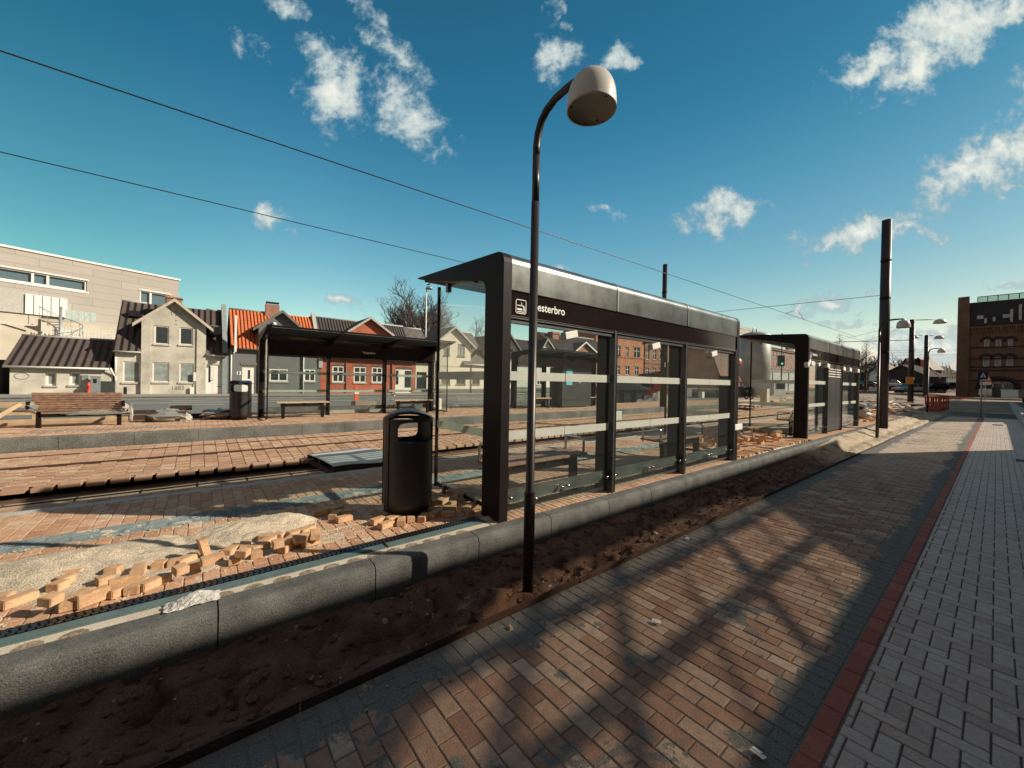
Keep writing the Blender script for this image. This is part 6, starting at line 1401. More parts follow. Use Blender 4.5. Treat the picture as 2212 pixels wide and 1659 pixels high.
zt_ = Mb.p(ZR(1160, 496), 4)[1]; mb = MB(); slab(mb, [(0, -.2, zc), (x1, -.2, zc), (x1, 4, zt_), (0, 4, zt_)], .2); mb.box(0, x1, 4, 18, zt_ - .2, zt_ + .2); rf = mb.build('mansard_roof', m_tM, Mb.r)
for (q0, q1, q2, q3) in ((1140, 1205, 636, 674), (1398, 1470, 626, 660)):
    zz = Mb.p(ZR(q0, (q2 + q3) / 2), 1.2); kk = (zt_ - zc) / 4.2; xa = Mb.p(ZR(q0, q2), 1.2)[0]; xb = Mb.p(ZR(q1, q2), 1.2)[0]; zz = zz[1]; yq = (zz - zc) / kk - .2
    mb = MB(); slab(mb, [(xa, yq - .35, zz - .35 * kk + .25), (xb, yq - .35, zz - .35 * kk + .25), (xb, yq + .25, zz + .25 * kk + .25), (xa, yq + .25, zz + .25 * kk + .25)], .08); mb.build('skylight', mat('sky_glass', (.35, .40, .40), .05, fine=0, spec=1), rf)
for (q0, qa, qb) in ((1225, 650, 700), (1312, 635, 680), (1488, 560, 690), (1576, 510, 665)):
    xa = Mb.p(ZR(q0, qa), .4); xb = Mb.p(ZR(q0, qb), .4); mb = MB(); mb.box(xa[0] - .13, xa[0] + .13, -.1, .6, xb[1], xa[1]); mb.build('flue', m_conc2, rf)
mb = MB(); zt2 = Mb.p(ZR(1015, 415), 1.5)[1]; mb.prism([(-.35, 0), (-.35, zc + .6), (-.1, zc + .6), (-.1, zc + 1), (3.2, zt2), (6.5, zt2), (6.5, 0)], -.4, .9, 'yz'); mb.build('fire_wall', m_bM, Mb.r)
gb = MB(); z0_ = zt_ + .22; z1_ = Mb.p(ZR(1150, 436), 4)[1]; xs_ = Mb.p(ZR(1148, 460), 4)[0]
gb.box(xs_, x1, 3.95, 4.05, z0_, z1_); gbo = gb.build('roof_glazing', glassmat('pale_green_glass', (.80, .90, .85), .25), rf)
gb = MB(); x = xs_
while x < x1: gb.box(x - .05, x + .05, 3.9, 3.96, z0_, z1_); x += 1.1
gb.box(xs_, x1, 3.9, 3.96, z1_, z1_ + .1); gb.build('glazing_bar', m_pole, rf)

# ------------------------------------------------------------------ trees
m_bark = mat('bark', (.075, .058, .050), .9, var=.2)
def tree(p, Ht, seed, label, spread=.5, trunk=.28, n0=7, depth_=4, lean=0., m=m_bark, conic=False, group=None, rsc=1.0, elev=(.45, 1.25)):
    t = thing('bare_tree', p, label, 'tree', group); r_ = random.Random(seed)
    tk = MB(); cr = MB()
    h0 = Ht * trunk; R0 = Ht * .022 * rsc
    tk.tube([(0, 0, -.3), (0, 0, h0 * .5), (lean * .3, 0, h0)], [R0 * 1.15, R0, R0 * .85], 8, cap=False)
    def grow(a, d, L, r, lev):
        b = a + d * L; mid = a + d * L * .5 + Vector((r_.uniform(-1, 1), r_.uniform(-1, 1), r_.uniform(-.3, .6))) * L * .08
        cr.tube([a, mid, b], [r, r * .8, r * .55], 5 if lev < 2 else 3, cap=False)
        if lev >= depth_: return
        for k in range(3 if lev < 2 else r_.choice((2, 3))):
            ax = Vector((r_.uniform(-1, 1), r_.uniform(-1, 1), r_.uniform(-.25, .8))).normalized()
            nd = (d * .9 + ax * (spread + .25 * lev * .4)).normalized(); nd.z = nd.z + .10; nd.normalize()
            grow(a + (b - a) * r_.uniform(.55, 1.0), nd, L * r_.uniform(.6, .8), r * .62, lev + 1)
    if conic:
        tk.tube([(0, 0, 0), (0, 0, Ht)], [R0, .02], 6, cap=False)
        for k in range(60):
            z = h0 + (Ht - h0) * (k / 60) ** .9; a = k * 2.4; L = (Ht - z) * .30 + .5; d = Vector((math.cos(a), math.sin(a), .45)).normalized()
            grow(Vector((0, 0, z)), d, L * .55, R0 * .28 * (1 - k / 80), depth_ - 2)
    else:
        for k in range(n0):
            a = k * 2 * math.pi / n0 + r_.uniform(-.4, .4); e = r_.uniform(*elev)
            d = Vector((math.cos(a) * math.cos(e), math.sin(a) * math.cos(e), math.sin(e)))
            grow(Vector((0, 0, h0 * r_.uniform(.8, 1.05))), d, Ht * .25, R0 * .55, 0)
        grow(Vector((0, 0, h0)), Vector((0, 0, 1)), Ht * .30, R0 * .7, 0)
    tk.build('trunk', m, t); cr.build('crown', m, t); return t
def atg(px, py, dep, z=None):
    p = dp(px, py, dep); return Vector((p.x, p.y, p.z if z is None else z))
GT = 'bare trees behind the houses'
tree(atg(905, 850, 62, .5), 16.8, 3, 'large round bare tree behind the roofs beside the bird topped street lamp', n0=12, depth_=6, spread=.50, group=GT, rsc=1.15, trunk=.2, elev=(.75, 1.4))
tree(atg(1040, 850, 72, .5), 12.0, 5, 'bare tree behind the cream gabled house, seen through side glass', n0=7, depth_=5, group=GT, rsc=.8)
GR = 'bare trees beyond the square at the right'
tree(atg(*ZR(20, 1300), 78, .9), 9.9, 7, 'tall bare tree just right of the second shelter roof', conic=True, depth_=5, group=GR)
tree(atg(*ZR(-60, 1300), 82, .9), 9.0, 8, 'bare tree partly behind the second shelter roof', n0=7, depth_=5, group=GR)
tree(atg(*crop(2850, 1250, 3.318)(1500, 900), 90, .9), 13.2, 9, 'thin conical bare tree top above the second shelter canopy', conic=True, depth_=4, group=GR)
for k, (q, d_, h_) in enumerate((((110, 1300), 105, 10), ((330, 1300), 110, 11), ((400, 1300), 118, 10.5), ((530, 1300), 110, 9.5), ((190, 1300), 120, 10.5))):
    tree(atg(*ZR(*q), d_, .9), h_, 20 + k, ['misty bare tree above the pale roofed house, left of it', 'misty bare tree above the pale roofed house, right half', 'distant bare tree behind the middle tram pole', 'distant bare tree between the middle and farthest tram poles', 'distant bare tree directly behind the tan house roof'][k], n0=7, depth_=4, group=GR)

# street lamp with a bird
lp = thing('street_lamp', atg(*R2(1930, 1050), 44, .4), 'tall white street lamp with a small bird perched on its head', 'street lamp')
zt_ = dp(*R2(1933, 195), 44).z; mb = MB(); H_ = zt_ - .4; mb.tube([(0, 0, 0), (0, 0, H_ * .5), (0, 0, H_)], [.11, .085, .06], 10); mb.build('pole', m_foam, lp)
Mr = Matrix.Rotation(math.radians(-38.7), 4, 'Z')
mb = MB(); mb.lathe([(0, .30), (.12, .27), (.38, .08), (.42, .0), (.40, -.06), (0, -.08)], Mr @ Vector((.30, 0, H_ + .05)), 16); mb.build('lamp_head', m_steel, lp)
bd = thing('bird', MW[lp] @ (Mr @ Vector((.24, 0, H_ + .33))), 'small dark gull standing on the tall street lamp head', 'bird')
mb = MB(); mb.tube([Mr @ Vector(q) for q in ((-.26, 0, .10), (-.12, 0, .15), (.05, 0, .2), (.12, 0, .28), (.15, 0, .33), (.2, 0, .32))], [.015, .06, .085, .05, .045, .01], 8); mb.build('bird_body', m_black, bd)

# ------------------------------------------------------------------ construction site beyond the near shelter
def oriented(name, p, ang, label, cat, group=None): return thing(name, p, label, cat, group, math.radians(ang))
# skip container
sk = oriented('skip_container', dp(*Z3(640, 1065), 26), -30, 'dark blue open skip container with sloping ends, seen through the middle glass bay', 'skip')
m_blue = mat('dark_blue_paint', (.035, .055, .075), .5, var=.2)
mb = MB(); mb.prism([(-1.0, 0), (.35, 0), (1.55, .95), (.35, 1.38), (-.7, 1.38), (-2.1, .95)], -.75, .75, 'xz'); mb.build('skip_body', m_blue, sk, bevel=.02)
mb = MB(); mb.box(-2.15, 1.6, -.82, -.752, .90, .98); mb.box(-2.15, 1.6, .752, .82, .90, .98)
for q in (-1.2, -.3, .5): mb.box(q, q + .07, -.80, -.752, .05, .9)
mb.build('rib', m_blue, sk); mb = MB(); mb.prism([(-.75, 1.385), (.25, 1.385), (-.25, 1.41)], -.6, .6, 'xz'); mb.build('cover_sheet', m_steel, sk)
# red compact loader
ld = oriented('wheel_loader', dp(*Z3(930, 1050), 34), -50, 'red compact wheel loader with raised arm behind the blue skip', 'loader')
m_mr = mat('loader_red', (.50, .05, .03), .45, var=.1, fine=0)
mb = MB(); mb.prism([(-.2, .55), (1.5, .55), (1.75, .9), (1.7, 1.35), (.6, 1.55), (-.2, 1.3)], -.55, .55, 'xz'); mb.build('engine_hood', m_mr, ld, bevel=.03)
mb = MB()
for (x_, y_) in ((-.55, -.6), (.45, -.6), (-.55, .55), (.45, .55)): mb.beam((x_, y_, 1.2), (x_ + .05, y_, 2.35), .06)
mb.box(-.65, .6, -.68, .62, 2.33, 2.42); mb.box(-.55, .4, -.5, .5, .6, 1.25); cbn = mb.build('cab_frame', m_black, ld); mb = MB(); mb.box(-.5, .45, -.61, -.6, 1.3, 2.3); mb.build('cab_window', m_win, cbn)
mb = MB()
for y_ in (-.5, .5): mb.beam((-.2, y_, 1.35), (-1.5, y_, 1.75), .12, .2); mb.beam((-1.5, y_, 1.75), (-2.1, y_, .75), .1, .18)
mb.beam((-1.4, -.5, 1.65), (-1.4, .5, 1.65), .1); mb.build('lift_arm', m_mr, ld, bevel=.01)
mb = MB(); mb.prism([(-2.1, .9), (-2.05, .15), (-2.9, .1), (-2.3, .3)], -.8, .8, 'xz'); mb.build('bucket', m_black, ld)
def wheel(par, c, r, w_, ax=(0, 1, 0), rim=m_foam):
    mb = MB(); mb.lathe([(r * .55, -w_ / 2), (r * .9, -w_ / 2), (r, -w_ * .3), (r, w_ * .3), (r * .9, w_ / 2), (r * .55, w_ / 2)], c, 24, axis=ax); wh = mb.build('wheel', m_black, par)
    mb = MB(); mb.lathe([(0, -w_ * .42), (r * .3, -w_ * .42), (r * .56, -w_ * .3), (r * .56, w_ * .3), (r * .3, w_ * .42), (0, w_ * .42)], c, 16, axis=ax); mb.build('rim', rim, wh); return wh
for (x_, y_) in ((-.75, -.62), (1.05, -.62), (-.75, .62), (1.05, .62)): wheel(ld, (x_, y_, .50), .5, .34)
heap('gravel_heap', tuple(dp(*Z3(1085, 1040), 31))[:2], 1.6, .9, .75, 'grey gravel heap right of the red loader', 51, m=mat('grey_gravel', (.26, .25, .22), .95, var=.3, scale=3, bump=1, bscale=25), z0=.35)
# mortar silo
P_ = dp(*Z5(395, 965), 40); P_.z = .2
si = thing('mortar_silo', P_, 'tall grey cylindrical mortar silo with domed top behind the second shelter canopy', 'silo')
zt_ = dp(*Z5(395, 235), 40).z - .2; zb_ = dp(*Z5(395, 815), 40).z - .2; Rs = (dp(*Z5(575, 500), 40) - dp(*Z5(213, 500), 40)).length / 2
mb = MB(); mb.lathe([(0, zt_ + .38), (Rs * .35, zt_ + .34), (Rs * .75, zt_ + .16), (Rs * .98, zt_), (Rs * .98, zb_), (.18, .75), (.18, .55), (0, .55)], (0, 0, 0), 40); mb.build('tank', mat('silo_paint', (.34, .34, .31), .5, metal=.2, var=.25, scale=.9, fine=.08), si)
mb = MB()
for a in (45, 135, 225, 315): mb.beam((Rs * .9 * math.cos(math.radians(a)), Rs * .9 * math.sin(math.radians(a)), 0), (Rs * .96 * math.cos(math.radians(a)), Rs * .96 * math.sin(math.radians(a)), zb_ + .3), .12)
mb.build('leg', m_steel, si); mb = MB(); mb.lathe([(Rs * .99, 0), (Rs * 1.03, 0), (Rs * 1.03, .08), (Rs * .99, .08)], (0, 0, zt_ - .1), 40); mb.tube([(.3, 0, zt_ + .3), (.3, 0, zt_ + .7), (-.5, 0, zt_ + .72), (-.9, 0, zt_ + .2)], .05, 6); mb.build('rim_hoop', m_steel, si)
# round red sign and warning sign by the silo
rs = oriented('round_sign', dp(*Z5(175, 900), 33), -38.7, 'round red rimmed road sign in front of the dark red brick building', 'sign')
zc_ = dp(*Z5(172, 585), 33).z - rs.location.z; mb = MB(); mb.tube([(0, 0, 0), (0, 0, zc_)], .04, 8); mb.build('pole', m_steel, rs)
mb = MB(); mb.lathe([(0, 0), (.34, 0), (.34, .03), (0, .03)], (0, -.05, zc_), 28, axis=(0, -1, 0)); pl_ = mb.build('sign_plate', m_mr, rs); mb = MB(); mb.lathe([(0, 0), (.24, 0), (.24, .01), (0, .01)], (0, -.082, zc_), 28, axis=(0, -1, 0)); mb.build('sign_face', m_bI2, pl_); mb = MB(); mb.box(-.17, .17, -.1, -.095, zc_ - .04, zc_ + .04); mb.box(-.04, .04, -.102, -.096, zc_ - .14, zc_ + .14); mb.build('sign_symbol', m_foam, pl_)
def tri_sign(p, s_, h_, label, bar=False):
    r = oriented('warning_sign', p, -38.7, label, 'sign'); mb = MB(); mb.tube([(0, 0, 0), (0, 0, h_)], .03, 8); mb.build('pole', m_steel, r)
    mb = MB(); mb.prism([(-s_, h_), (s_, h_), (0, h_ + s_ * 1.75)], -.05, -.02, 'xz'); pl_ = mb.build('sign_plate', m_mr, r)
    mb = MB(); mb.prism([(-s_ * .72, h_ + s_ * .16), (s_ * .72, h_ + s_ * .16), (0, h_ + s_ * 1.42)], -.056, -.051, 'xz'); mb.build('sign_face', m_foam, pl_)
    mb = MB(); mb.beam((-.1 * s_ / .4, -.06, h_ + s_ * .3), (.02, -.06, h_ + s_ * .8), .004, .07 * s_); mb.beam((.2 * s_, -.06, h_ + s_ * .3), (.02, -.06, h_ + s_ * .7), .004, .07 * s_); mb.lathe([(0, 0), (s_ * .1, 0), (s_ * .1, .004), (0, .004)], (0, -.058, h_ + s_ * .95), 10, axis=(0, -1, 0)); mb.build('sign_symbol', m_black, pl_)
    if bar: mb = MB(); mb.box(-s_ * .9, s_ * .9, -.05, -.02, h_ - .45, h_ - .08); mb.build('sub_plate', m_foam, r)
    return r
tri_sign(dp(*Z5(182, 950), 30), .42, dp(*Z5(182, 850), 30).z - dp(*Z5(182, 950), 30).z, 'red bordered triangular roadworks sign by the black generator')
# generator, containers, crates
gn = oriented('generator', dp(*Z5(265, 1068), 27), -30, 'black compact generator with green label on small wheels under the silo', 'generator')
s1 = 27 / 841; mb = MB(); mb.prism([(-.42, .16), (.45, .16), (.48, .70), (.34, .86), (-.34, .86), (-.45, .68)], -.3, .3, 'xz'); mb.build('casing', m_black, gn, bevel=.03); mb = MB(); mb.box(-.16, .06, -.32, -.305, .52, .64); mb.build('green_label', mat('green_label', (.03, .35, .10), .5, fine=0), gn)
wheel(gn, (-.1, -.32, .14), .14, .08); wheel(gn, (.28, -.32, .14), .14, .08); mb = MB(); mb.tube([(.4, 0, .3), (.8, 0, .2), (1.2, .1, .15)], .03, 6); mb.build('tow_bar', m_black, gn)
ct = oriented('white_container', dp(*Z5(740, 985), 44), -10, 'white site container with door frame beyond the second shelter side glass', 'container')
x0, x1 = -3.4, 3.9; zt_ = dp(*Z5(740, 712), 44).z - ct.location.z; m_cw = mat('container_white', (.52, .54, .52), .6, var=.08)
mb = MB(); mb.box(x0, x1, 0, 2.4, .15, zt_); mb.build('container_body', m_cw, ct, bevel=.03)
mb = MB()
for z in (.0, zt_ - .1): mb.box(x0 - .02, x1 + .02, -.05, .0 - .002, z + .1, z + .22)
for x_ in (x0, -1.7, 1.6, x1 - .1): mb.box(x_, x_ + .1, -.05, -.003, .2, zt_)
mb.build('frame_rail', m_steel, ct)
gb_ = oriented('grey_tank_box', dp(*Z5(580, 1042), 27), -25, 'pale ribbed cabinet box with dark window on the rubble left of the white container', 'box')
mb = MB(); mb.box(-1.0, 1.05, -.4, .6, .1, 1.12); mb.build('casing', m_cw, gb_, bevel=.02); mb = MB()
for k in range(8): mb.box(-.95 + k * .13, -.90 + k * .13, -.43, -.402, .2, 1.05)
mb.build('rib', m_steel, gb_); mb = MB(); mb.box(.25, .95, -.42, -.402, .6, 1.0); mb.build('window', m_win, gb_)
mb = MB(); mb.box(-.25, .25, -.2, .2, 0, .95, Matrix.Translation(dp(*Z5(535, 1112), 20) ) @ Matrix.Scale(.75, 4)); tag(mb.build('crate', m_conc, bevel=.01), 'small pale upright crate on the far platform edge behind the side glass', 'crate')
def pallet(p, ang, label, w_=1.2, d_=.8, load=0, m=m_timber):
    r = oriented('pallet', p, ang, label, 'pallet', 'pallets and boards on the track works'); mb = MB()
    for k in range(6): mb.box(-w_ / 2, w_ / 2, -d_ / 2 + k * d_ / 6 + .01, -d_ / 2 + (k + 1) * d_ / 6 - .02, .11, .13)
    for q in (-w_ / 2, -.05, w_ / 2 - .1):
        for y_ in (-d_ / 2, -.05, d_ / 2 - .1): mb.box(q, q + .1, y_, y_ + .1, .0, .11)
    mb.build('deck', m, r)
    if load: mb = MB(); mb.box(-w_ * .55, w_ * .55, -d_ * .5, d_ * .5, .14, .17); mb.build('board_sheet', m_conc, r)
pallet(gp(*Z5(330, 1170), .3), 8, 'pallet with a pale board on top, left part behind the second shelter canopy post', 2.2, 1.1, 1)
pallet(gp(*Z5(300, 1110), .3), 3, 'pallet with pale board farther back near the silo', 2.4, 1.2, 1)
pallet(gp(*Z5(640, 1100), .35), 15, 'pallet lying right of the small upright crate', 1.6, 1, 0)
def planks(p, n, L, ang, label, m=m_timber, w_=.12, group='boards lying on the works area', spread=.6):
    mb = MB(); p = Vector(p)
    for k in range(n):
        a = math.radians(ang + rnd.uniform(-14, 14)); d = Vector((math.cos(a), math.sin(a), 0)) * L / 2 * rnd.uniform(.7, 1); c = p + Vector((rnd.uniform(-spread, spread), rnd.uniform(-spread, spread), .05 + k * .035))
        mb.beam(c - d, c + d + Vector((0, 0, rnd.uniform(-.02, .12))), w_, .04)
    return tag(mb.build('boards', m), label, 'boards', group)
planks(gp(*Z5(790, 1070), .5), 3, 2.6, 20, 'pale boards leaning behind the side glass of the second shelter', m_conc)
planks(gp(*Z5(700, 1120), .35), 6, 2.4, 5, 'brown boards and offcuts on the far track', m_brick, .16)
# works area right of the second shelter: pipes, hoses, boards, sacks
D0 = lambda x, y, z=.25: gp(*ZF(x, y), z)
k = 0
for (x, y, L, a, m_, lb) in ((600, 900, 7, 5, m_conc, 'long pale boards behind the second shelter, farthest row'), (600, 960, 6, -3, m_conc, 'pale boards just behind the white sacks'), (1500, 1000, 5, 12, m_rust, 'dark timbers between tallest and middle tram poles'), (1700, 1130, 4, -15, m_rust, 'dark timbers near the slim lamp post'),
    (1400, 930, 6, 8, m_rust, 'dark pipes beyond the tallest tram pole'), (500, 870, 9, 3, m_rust, 'dark timber row at the back of the works area'), (1150, 1210, 2.5, 10, m_brick, 'reddish boards at the foot of the tallest tram pole'), (1900, 960, 5, 20, m_rust, 'dark boards left of the orange barrier')):
    planks(D0(x, y), 7, L, a, lb, m_, .14, spread=.9)
def hose(pts, r, m, label, cat='hose'):
    mb = MB(); P = [D0(x, y, z) for x, y, z in pts]; Q = []
    for i in range(len(P) - 1):
        p0, p1, p2, p3 = P[max(i - 1, 0)], P[i], P[i + 1], P[min(i + 2, len(P) - 1)]
        for j in range(6): t = j / 6; Q.append(.5 * ((2 * p1) + (p2 - p0) * t + (2 * p0 - 5 * p1 + 4 * p2 - p3) * t * t + (3 * p1 - p0 - 3 * p2 + p3) * t ** 3))
    Q.append(P[-1]); mb.tube(Q, r, 7); return tag(mb.build('pipe', m), label, cat, 'pipes and hoses on the works area')
hose([(380, 905, .3), (620, 880, .4), (900, 890, .4), (1200, 895, .4), (1500, 940, .35)], .07, m_foam, 'long white pipe curving behind the tallest tram pole', 'pipe')
hose([(1080, 1030, .3), (1230, 980, .35), (1265, 945, .4), (1200, 915, .4), (1080, 935, .4)], .09, m_conc, 'pale coiled pipe bending right of the tallest tram pole', 'pipe')
hose([(1080, 1100, .3), (1250, 1050, .4), (1400, 1030, .45)], .07, m_steel, 'grey pipe rising to the right of the tallest tram pole', 'pipe')
hose([(1270, 1055, .5), (1370, 1110, .4), (1480, 1180, .25)], .05, m_foam, 'thin white pipe slanting down toward the trench', 'pipe')
hose([(1280, 1225, .28), (1500, 1215, .28), (1850, 1255, .3)], .05, m_steel, 'steel bar lying across the kerb end', 'pipe')
hose([(380, 990, .3), (560, 1000, .35), (850, 960, .4)], .08, m_conc, 'pale pipe left of the tallest tram pole', 'pipe')
crumple('sack', tuple(D0(690, 1150, .35)), (.75, .6, .32), 'large torn white sack on the works area, upper of two', 61, m_bag, cat='sack', group='white sacks on the works area')
crumple('sack', tuple(D0(520, 1270, .45)), (.28, .3, .30), 'smaller white sack beside the end of the second shelter', 62, m_bag, cat='sack', group='white sacks on the works area')
p = D0(640, 1060, .3); mb = MB(); mb.box(-.6, .5, -.3, .3, 0, .05, Matrix.Translation(p + Vector((0, 0, .45))) @ Matrix.Rotation(.5, 4, 'X') @ Matrix.Rotation(.2, 4, 'Z'))
for q in (-.35, 0., .3): mb.box(q, q + .08, -.3, .3, .052, .06, Matrix.Translation(p + Vector((0, 0, .45))) @ Matrix.Rotation(.5, 4, 'X') @ Matrix.Rotation(.2, 4, 'Z'))
tag(mb.build('striped_panel', m_conc), 'cream slatted panel propped behind the white sack', 'panel')
mb = MB(); p = D0(400, 1360, .25); mb.box(p.x - .15, p.x + .15, p.y - .15, p.y + .15, .25, .72); mb.box(p.x - .35, p.x + .5, p.y - .3, p.y + .3, .74, .80); tag(mb.build('work_stool', m_rust), 'dark stool like stand right of the second shelter end', 'stand')
for q_, (x, y, ang, lb) in enumerate(((480, 1080, 20, 'pallet lying left of the large white sack'), (720, 1220, -10, 'pallet in front of the large white sack'), (1250, 1150, 15, 'pallet right of the tallest tram pole'))):
    pallet(D0(x, y, .27), ang, lb, 1.3, .9)
for (x, y, L, a, m_, lb) in ((620, 1020, 3, 40, m_timber, 'pale boards crossing beside the slatted panel'), (1450, 1120, 3, -30, m_conc, 'pale boards right of the grey pipe'), (950, 1120, 3, 15, m_brick, 'reddish boards hidden partly by the tallest tram pole'), (760, 1300, 1.6, 30, m_brick, 'short reddish offcuts before the sacks'), (1300, 1180, 2, 5, m_timber, 'pale short boards near the kerb end')):
    planks(D0(x, y), 6, L, a, lb, m_, .13, spread=.7)
# orange plastic barrier lying in the shade
m_ord = mat('shaded_orange_plastic', (.42, .07, .025), .6, var=.25, scale=5)  # orange plastic darkened in its colour because the barriers lie in shade
ob_ = thing('orange_barrier', gp(*ZF(2080, 1200), .1), 'stacked orange plastic barriers beside the slim lamp post in the shade', 'barrier')
p = ob_.location
for i in range(4):
    mb = MB(); M = Matrix.Translation(p + Vector((i * .9, -.06 * i, .05))) @ Matrix.Rotation(-.3 + i * .12, 4, 'Z') @ Matrix.Rotation(.12 * (i - 1.5), 4, 'Y')
    for z in (0, .45, .9): mb.box(-.10, .10, -.42, .42, z, z + .12, M)
    for k in range(3): mb.box(-.04, .04, -.42 + k * .38, -.34 + k * .38, .12, .92, M)
    mb.build('barrier_panel', m_ord, ob_, world=True)
bz_ = thing('barrier_pile', gp(*ZR(840, 1460), .5), 'low heap of red and white barrier boards at the bend of the path', 'barrier boards')
p = bz_.location; mb = MB(); mb2 = MB()
for i in range(9):
    M = Matrix.Translation(p + Vector((i * .8 - 2, -i * .10, .1 + .02 * i))) @ Matrix.Rotation(1.2, 4, 'Z'); (mb if i % 2 else mb2).box(-1.3, 1.3, -.16, .16, -.05, .03, M)
mb.build('red_board', m_mr, bz_, world=True); mb2.build('dark_board', m_rust, bz_, world=True)

# ------------------------------------------------------------------ cars
def car(px, py, dep, ang, col, label, kind='estate', L=4.5):
    p = dp(px, py, dep); r = thing('parked_car', p, label, 'car', 'cars at the far square', math.radians(ang)); mcol = mat('car_paint', col, .25, metal=.3, var=.03, fine=0)
    h = L / 2; roofx = (-.62 * h, .95 * h) if kind in ('estate', 'van') else (-.5 * h, .55 * h); hz_ = 1.46 if kind != 'van' else 1.9
    bp = [(-h, .35), (-h * 1.0, .68), (-h * .92, .84), (-h * .48, .95), (h * .98, .98), (h, .75), (h * .99, .33)]
    mb = MB(); mb.prism(bp, -.84, .84, 'xz'); b_ = mb.build('body', mcol, r, bevel=.07)
    mb = MB(); tp = .16; g_ = [(-h * .52, .94), (-h * .20, hz_), (h * .80, hz_ - .03), (h * .97, .96)] if kind != 'hatch' else [(-h * .50, .94), (-h * .15, hz_), (h * .50, hz_), (h * .90, .96)]
    n = len(g_); vs = [(a, -.80 + (tp if b > 1 else 0), b) for a, b in g_] + [(a, .80 - (tp if b > 1 else 0), b) for a, b in g_]
    mb.add(vs, [tuple(range(n)), tuple(reversed(range(n, 2 * n)))] + [(i, n + i, n + (i + 1) % n, (i + 1) % n) for i in range(n)]); mb.build('windows', m_win, r, bevel=.03)
    mb = MB(); mb.box(g_[1][0] + .02, g_[2][0] - .02, -.62, .62, hz_ - .01, hz_ + .035)
    for q in (g_[1][0], (g_[1][0] + g_[2][0]) / 2, g_[2][0]):
        for s_ in (-1, 1): mb.beam((q, s_ * .655, hz_), (q + .1 * (q - .1) / h, s_ * .80, .97), .05, .06)
    mb.build('roof', mcol, r, bevel=.02)
    for x_ in (-h * .64, h * .62):
        for s_ in (-1, 1): wheel(r, (x_, s_ * .78, .33), .33, .2, rim=m_steel)
    for s_ in (-1, 1):
        mb = MB(); mb.box(-h - .02, -h + .1, s_ * .65 - .14, s_ * .65 + .14, .62, .76); mb.build('headlight', m_foam, r)
        mb = MB(); mb.box(h - .05, h + .02, s_ * .7 - .1, s_ * .7 + .1, .7, .92); mb.build('tail_light', m_mr, r)
    return r
car(*ZF(1550, 800), 68, -38, (.34, .38, .42), 'silver blue estate car seen side on between the two farther tram poles', L=4.9)
car(*ZF(2060, 775), 72, -38, (.03, .03, .03), 'black estate car right of the silver blue estate car')
car(*crop(3400, 1000, 2.5525)(860, 1363), 80, -38, (.20, .24, .27), 'grey blue car with its right end near the brick warehouse', 'hatch')
car(*crop(3400, 1000, 2.5525)(925, 1368), 84, -38, (.05, .05, .055), 'dark car partly hidden by the brick warehouse corner', 'hatch', 4.2)
car(*ZF(1240, 690), 92, -38, (.60, .61, .60), 'white van parked before the tan roofed house', 'van', 4.8)
car(*ZF(480, 690), 92, -38, (.55, .56, .55), 'white hatchback just right of the second shelter', 'hatch', 4.0)
car(*ZF(680, 680), 95, -38, (.42, .43, .42), 'pale grey car under the tall bare tree', 'hatch', 4.0)
car(*ZF(830, 685), 93, -38, (.08, .08, .14), 'dark blue car left of the tallest tram pole', 'hatch', 4.0)
car(*ZF(590, 695), 88, -38, (.10, .05, .045), 'dark brown car right of the white hatchback', 'hatch', 4.2)
car(*ZF(1130, 690), 88, -38, (.55, .55, .53), 'silver car just right of the tallest tram pole', 'hatch', 4.0)
car(*Z6(1320, 960), 52, -30, (.12, .13, .14), 'dark car seen through glass behind the far cabinet shelter', 'hatch', 4.2)
# ------------------------------------------------------------------ far town
def fh(px0, px1, pyb, pye, pyr, cr, dep, ang, wm, rm, label, side=None, wins=(), rdep=8, bm_=None, hip=0., z=.9, name='town_house'):
    p = dp(*cr(px0, pyb), dep); fr = FR(name, (p.x, p.y, z), math.radians(ang), label, 'house', 'houses beyond the far square')
    x1 = fr.p(cr(px1, pyb))[0]; ze = fr.p(cr((px0 + px1) / 2, pye))[1]; zr = fr.p(cr((px0 + px1) / 2, pyr), rdep / 2)[1]; hs = [H(fr, cr, *q) for q in wins]
    mb = MB(); wall(mb, 0, x1, 0, ze, hs); body(mb, 0, x1, 0, ze, rdep, zr); mb.build('wall', wm, fr.r)
    for h in hs: window(fr.r, h, style='none', t=.08, sill=False, fm=m_wfr)
    mb = MB(); xi = x1 * hip; slab(mb, [(-.3, -.3, ze), (x1 + .3, -.3, ze), (x1 + .3 - xi, rdep / 2, zr), (-.3 + xi, rdep / 2, zr)], .12); slab(mb, [(-.3, rdep + .3, ze), (x1 + .3, rdep + .3, ze), (x1 + .3 - xi, rdep / 2, zr), (-.3 + xi, rdep / 2, zr)], .12); mb.build('roof', rm, fr.r)
    return fr
m_tan = mat('tan_sheet_roof', (.46, .40, .30), .85, var=.12, scale=2); m_drk = mat('dark_shed_board', (.035, .028, .026), .85, var=.2); m_blw = mat('pale_blue_render', (.24, .32, .36), .9, var=.05)
t1 = fh(1245, 1515, 680, 378, 175, ZF, 100, -38, m_plE, m_tan, 'cream house with broad tan roof and row of narrow windows beyond the square', wins=[(1305, 1328, 415, 500), (1350, 1370, 415, 500), (1395, 1418, 415, 500), (1440, 1460, 415, 500), (1480, 1498, 415, 500)], rdep=13, hip=.06)
mb = MB(); z = t1.p(ZF(1380, 555))[1]; z2 = t1.p(ZF(1380, 515))[1]; mb.box(-.1, t1.p(ZF(1515, 600))[0], -1.2, -.01, z, z2); mb.build('shop_awning', mat('teal_awning', (.12, .28, .24), .7, fine=0), t1.r)
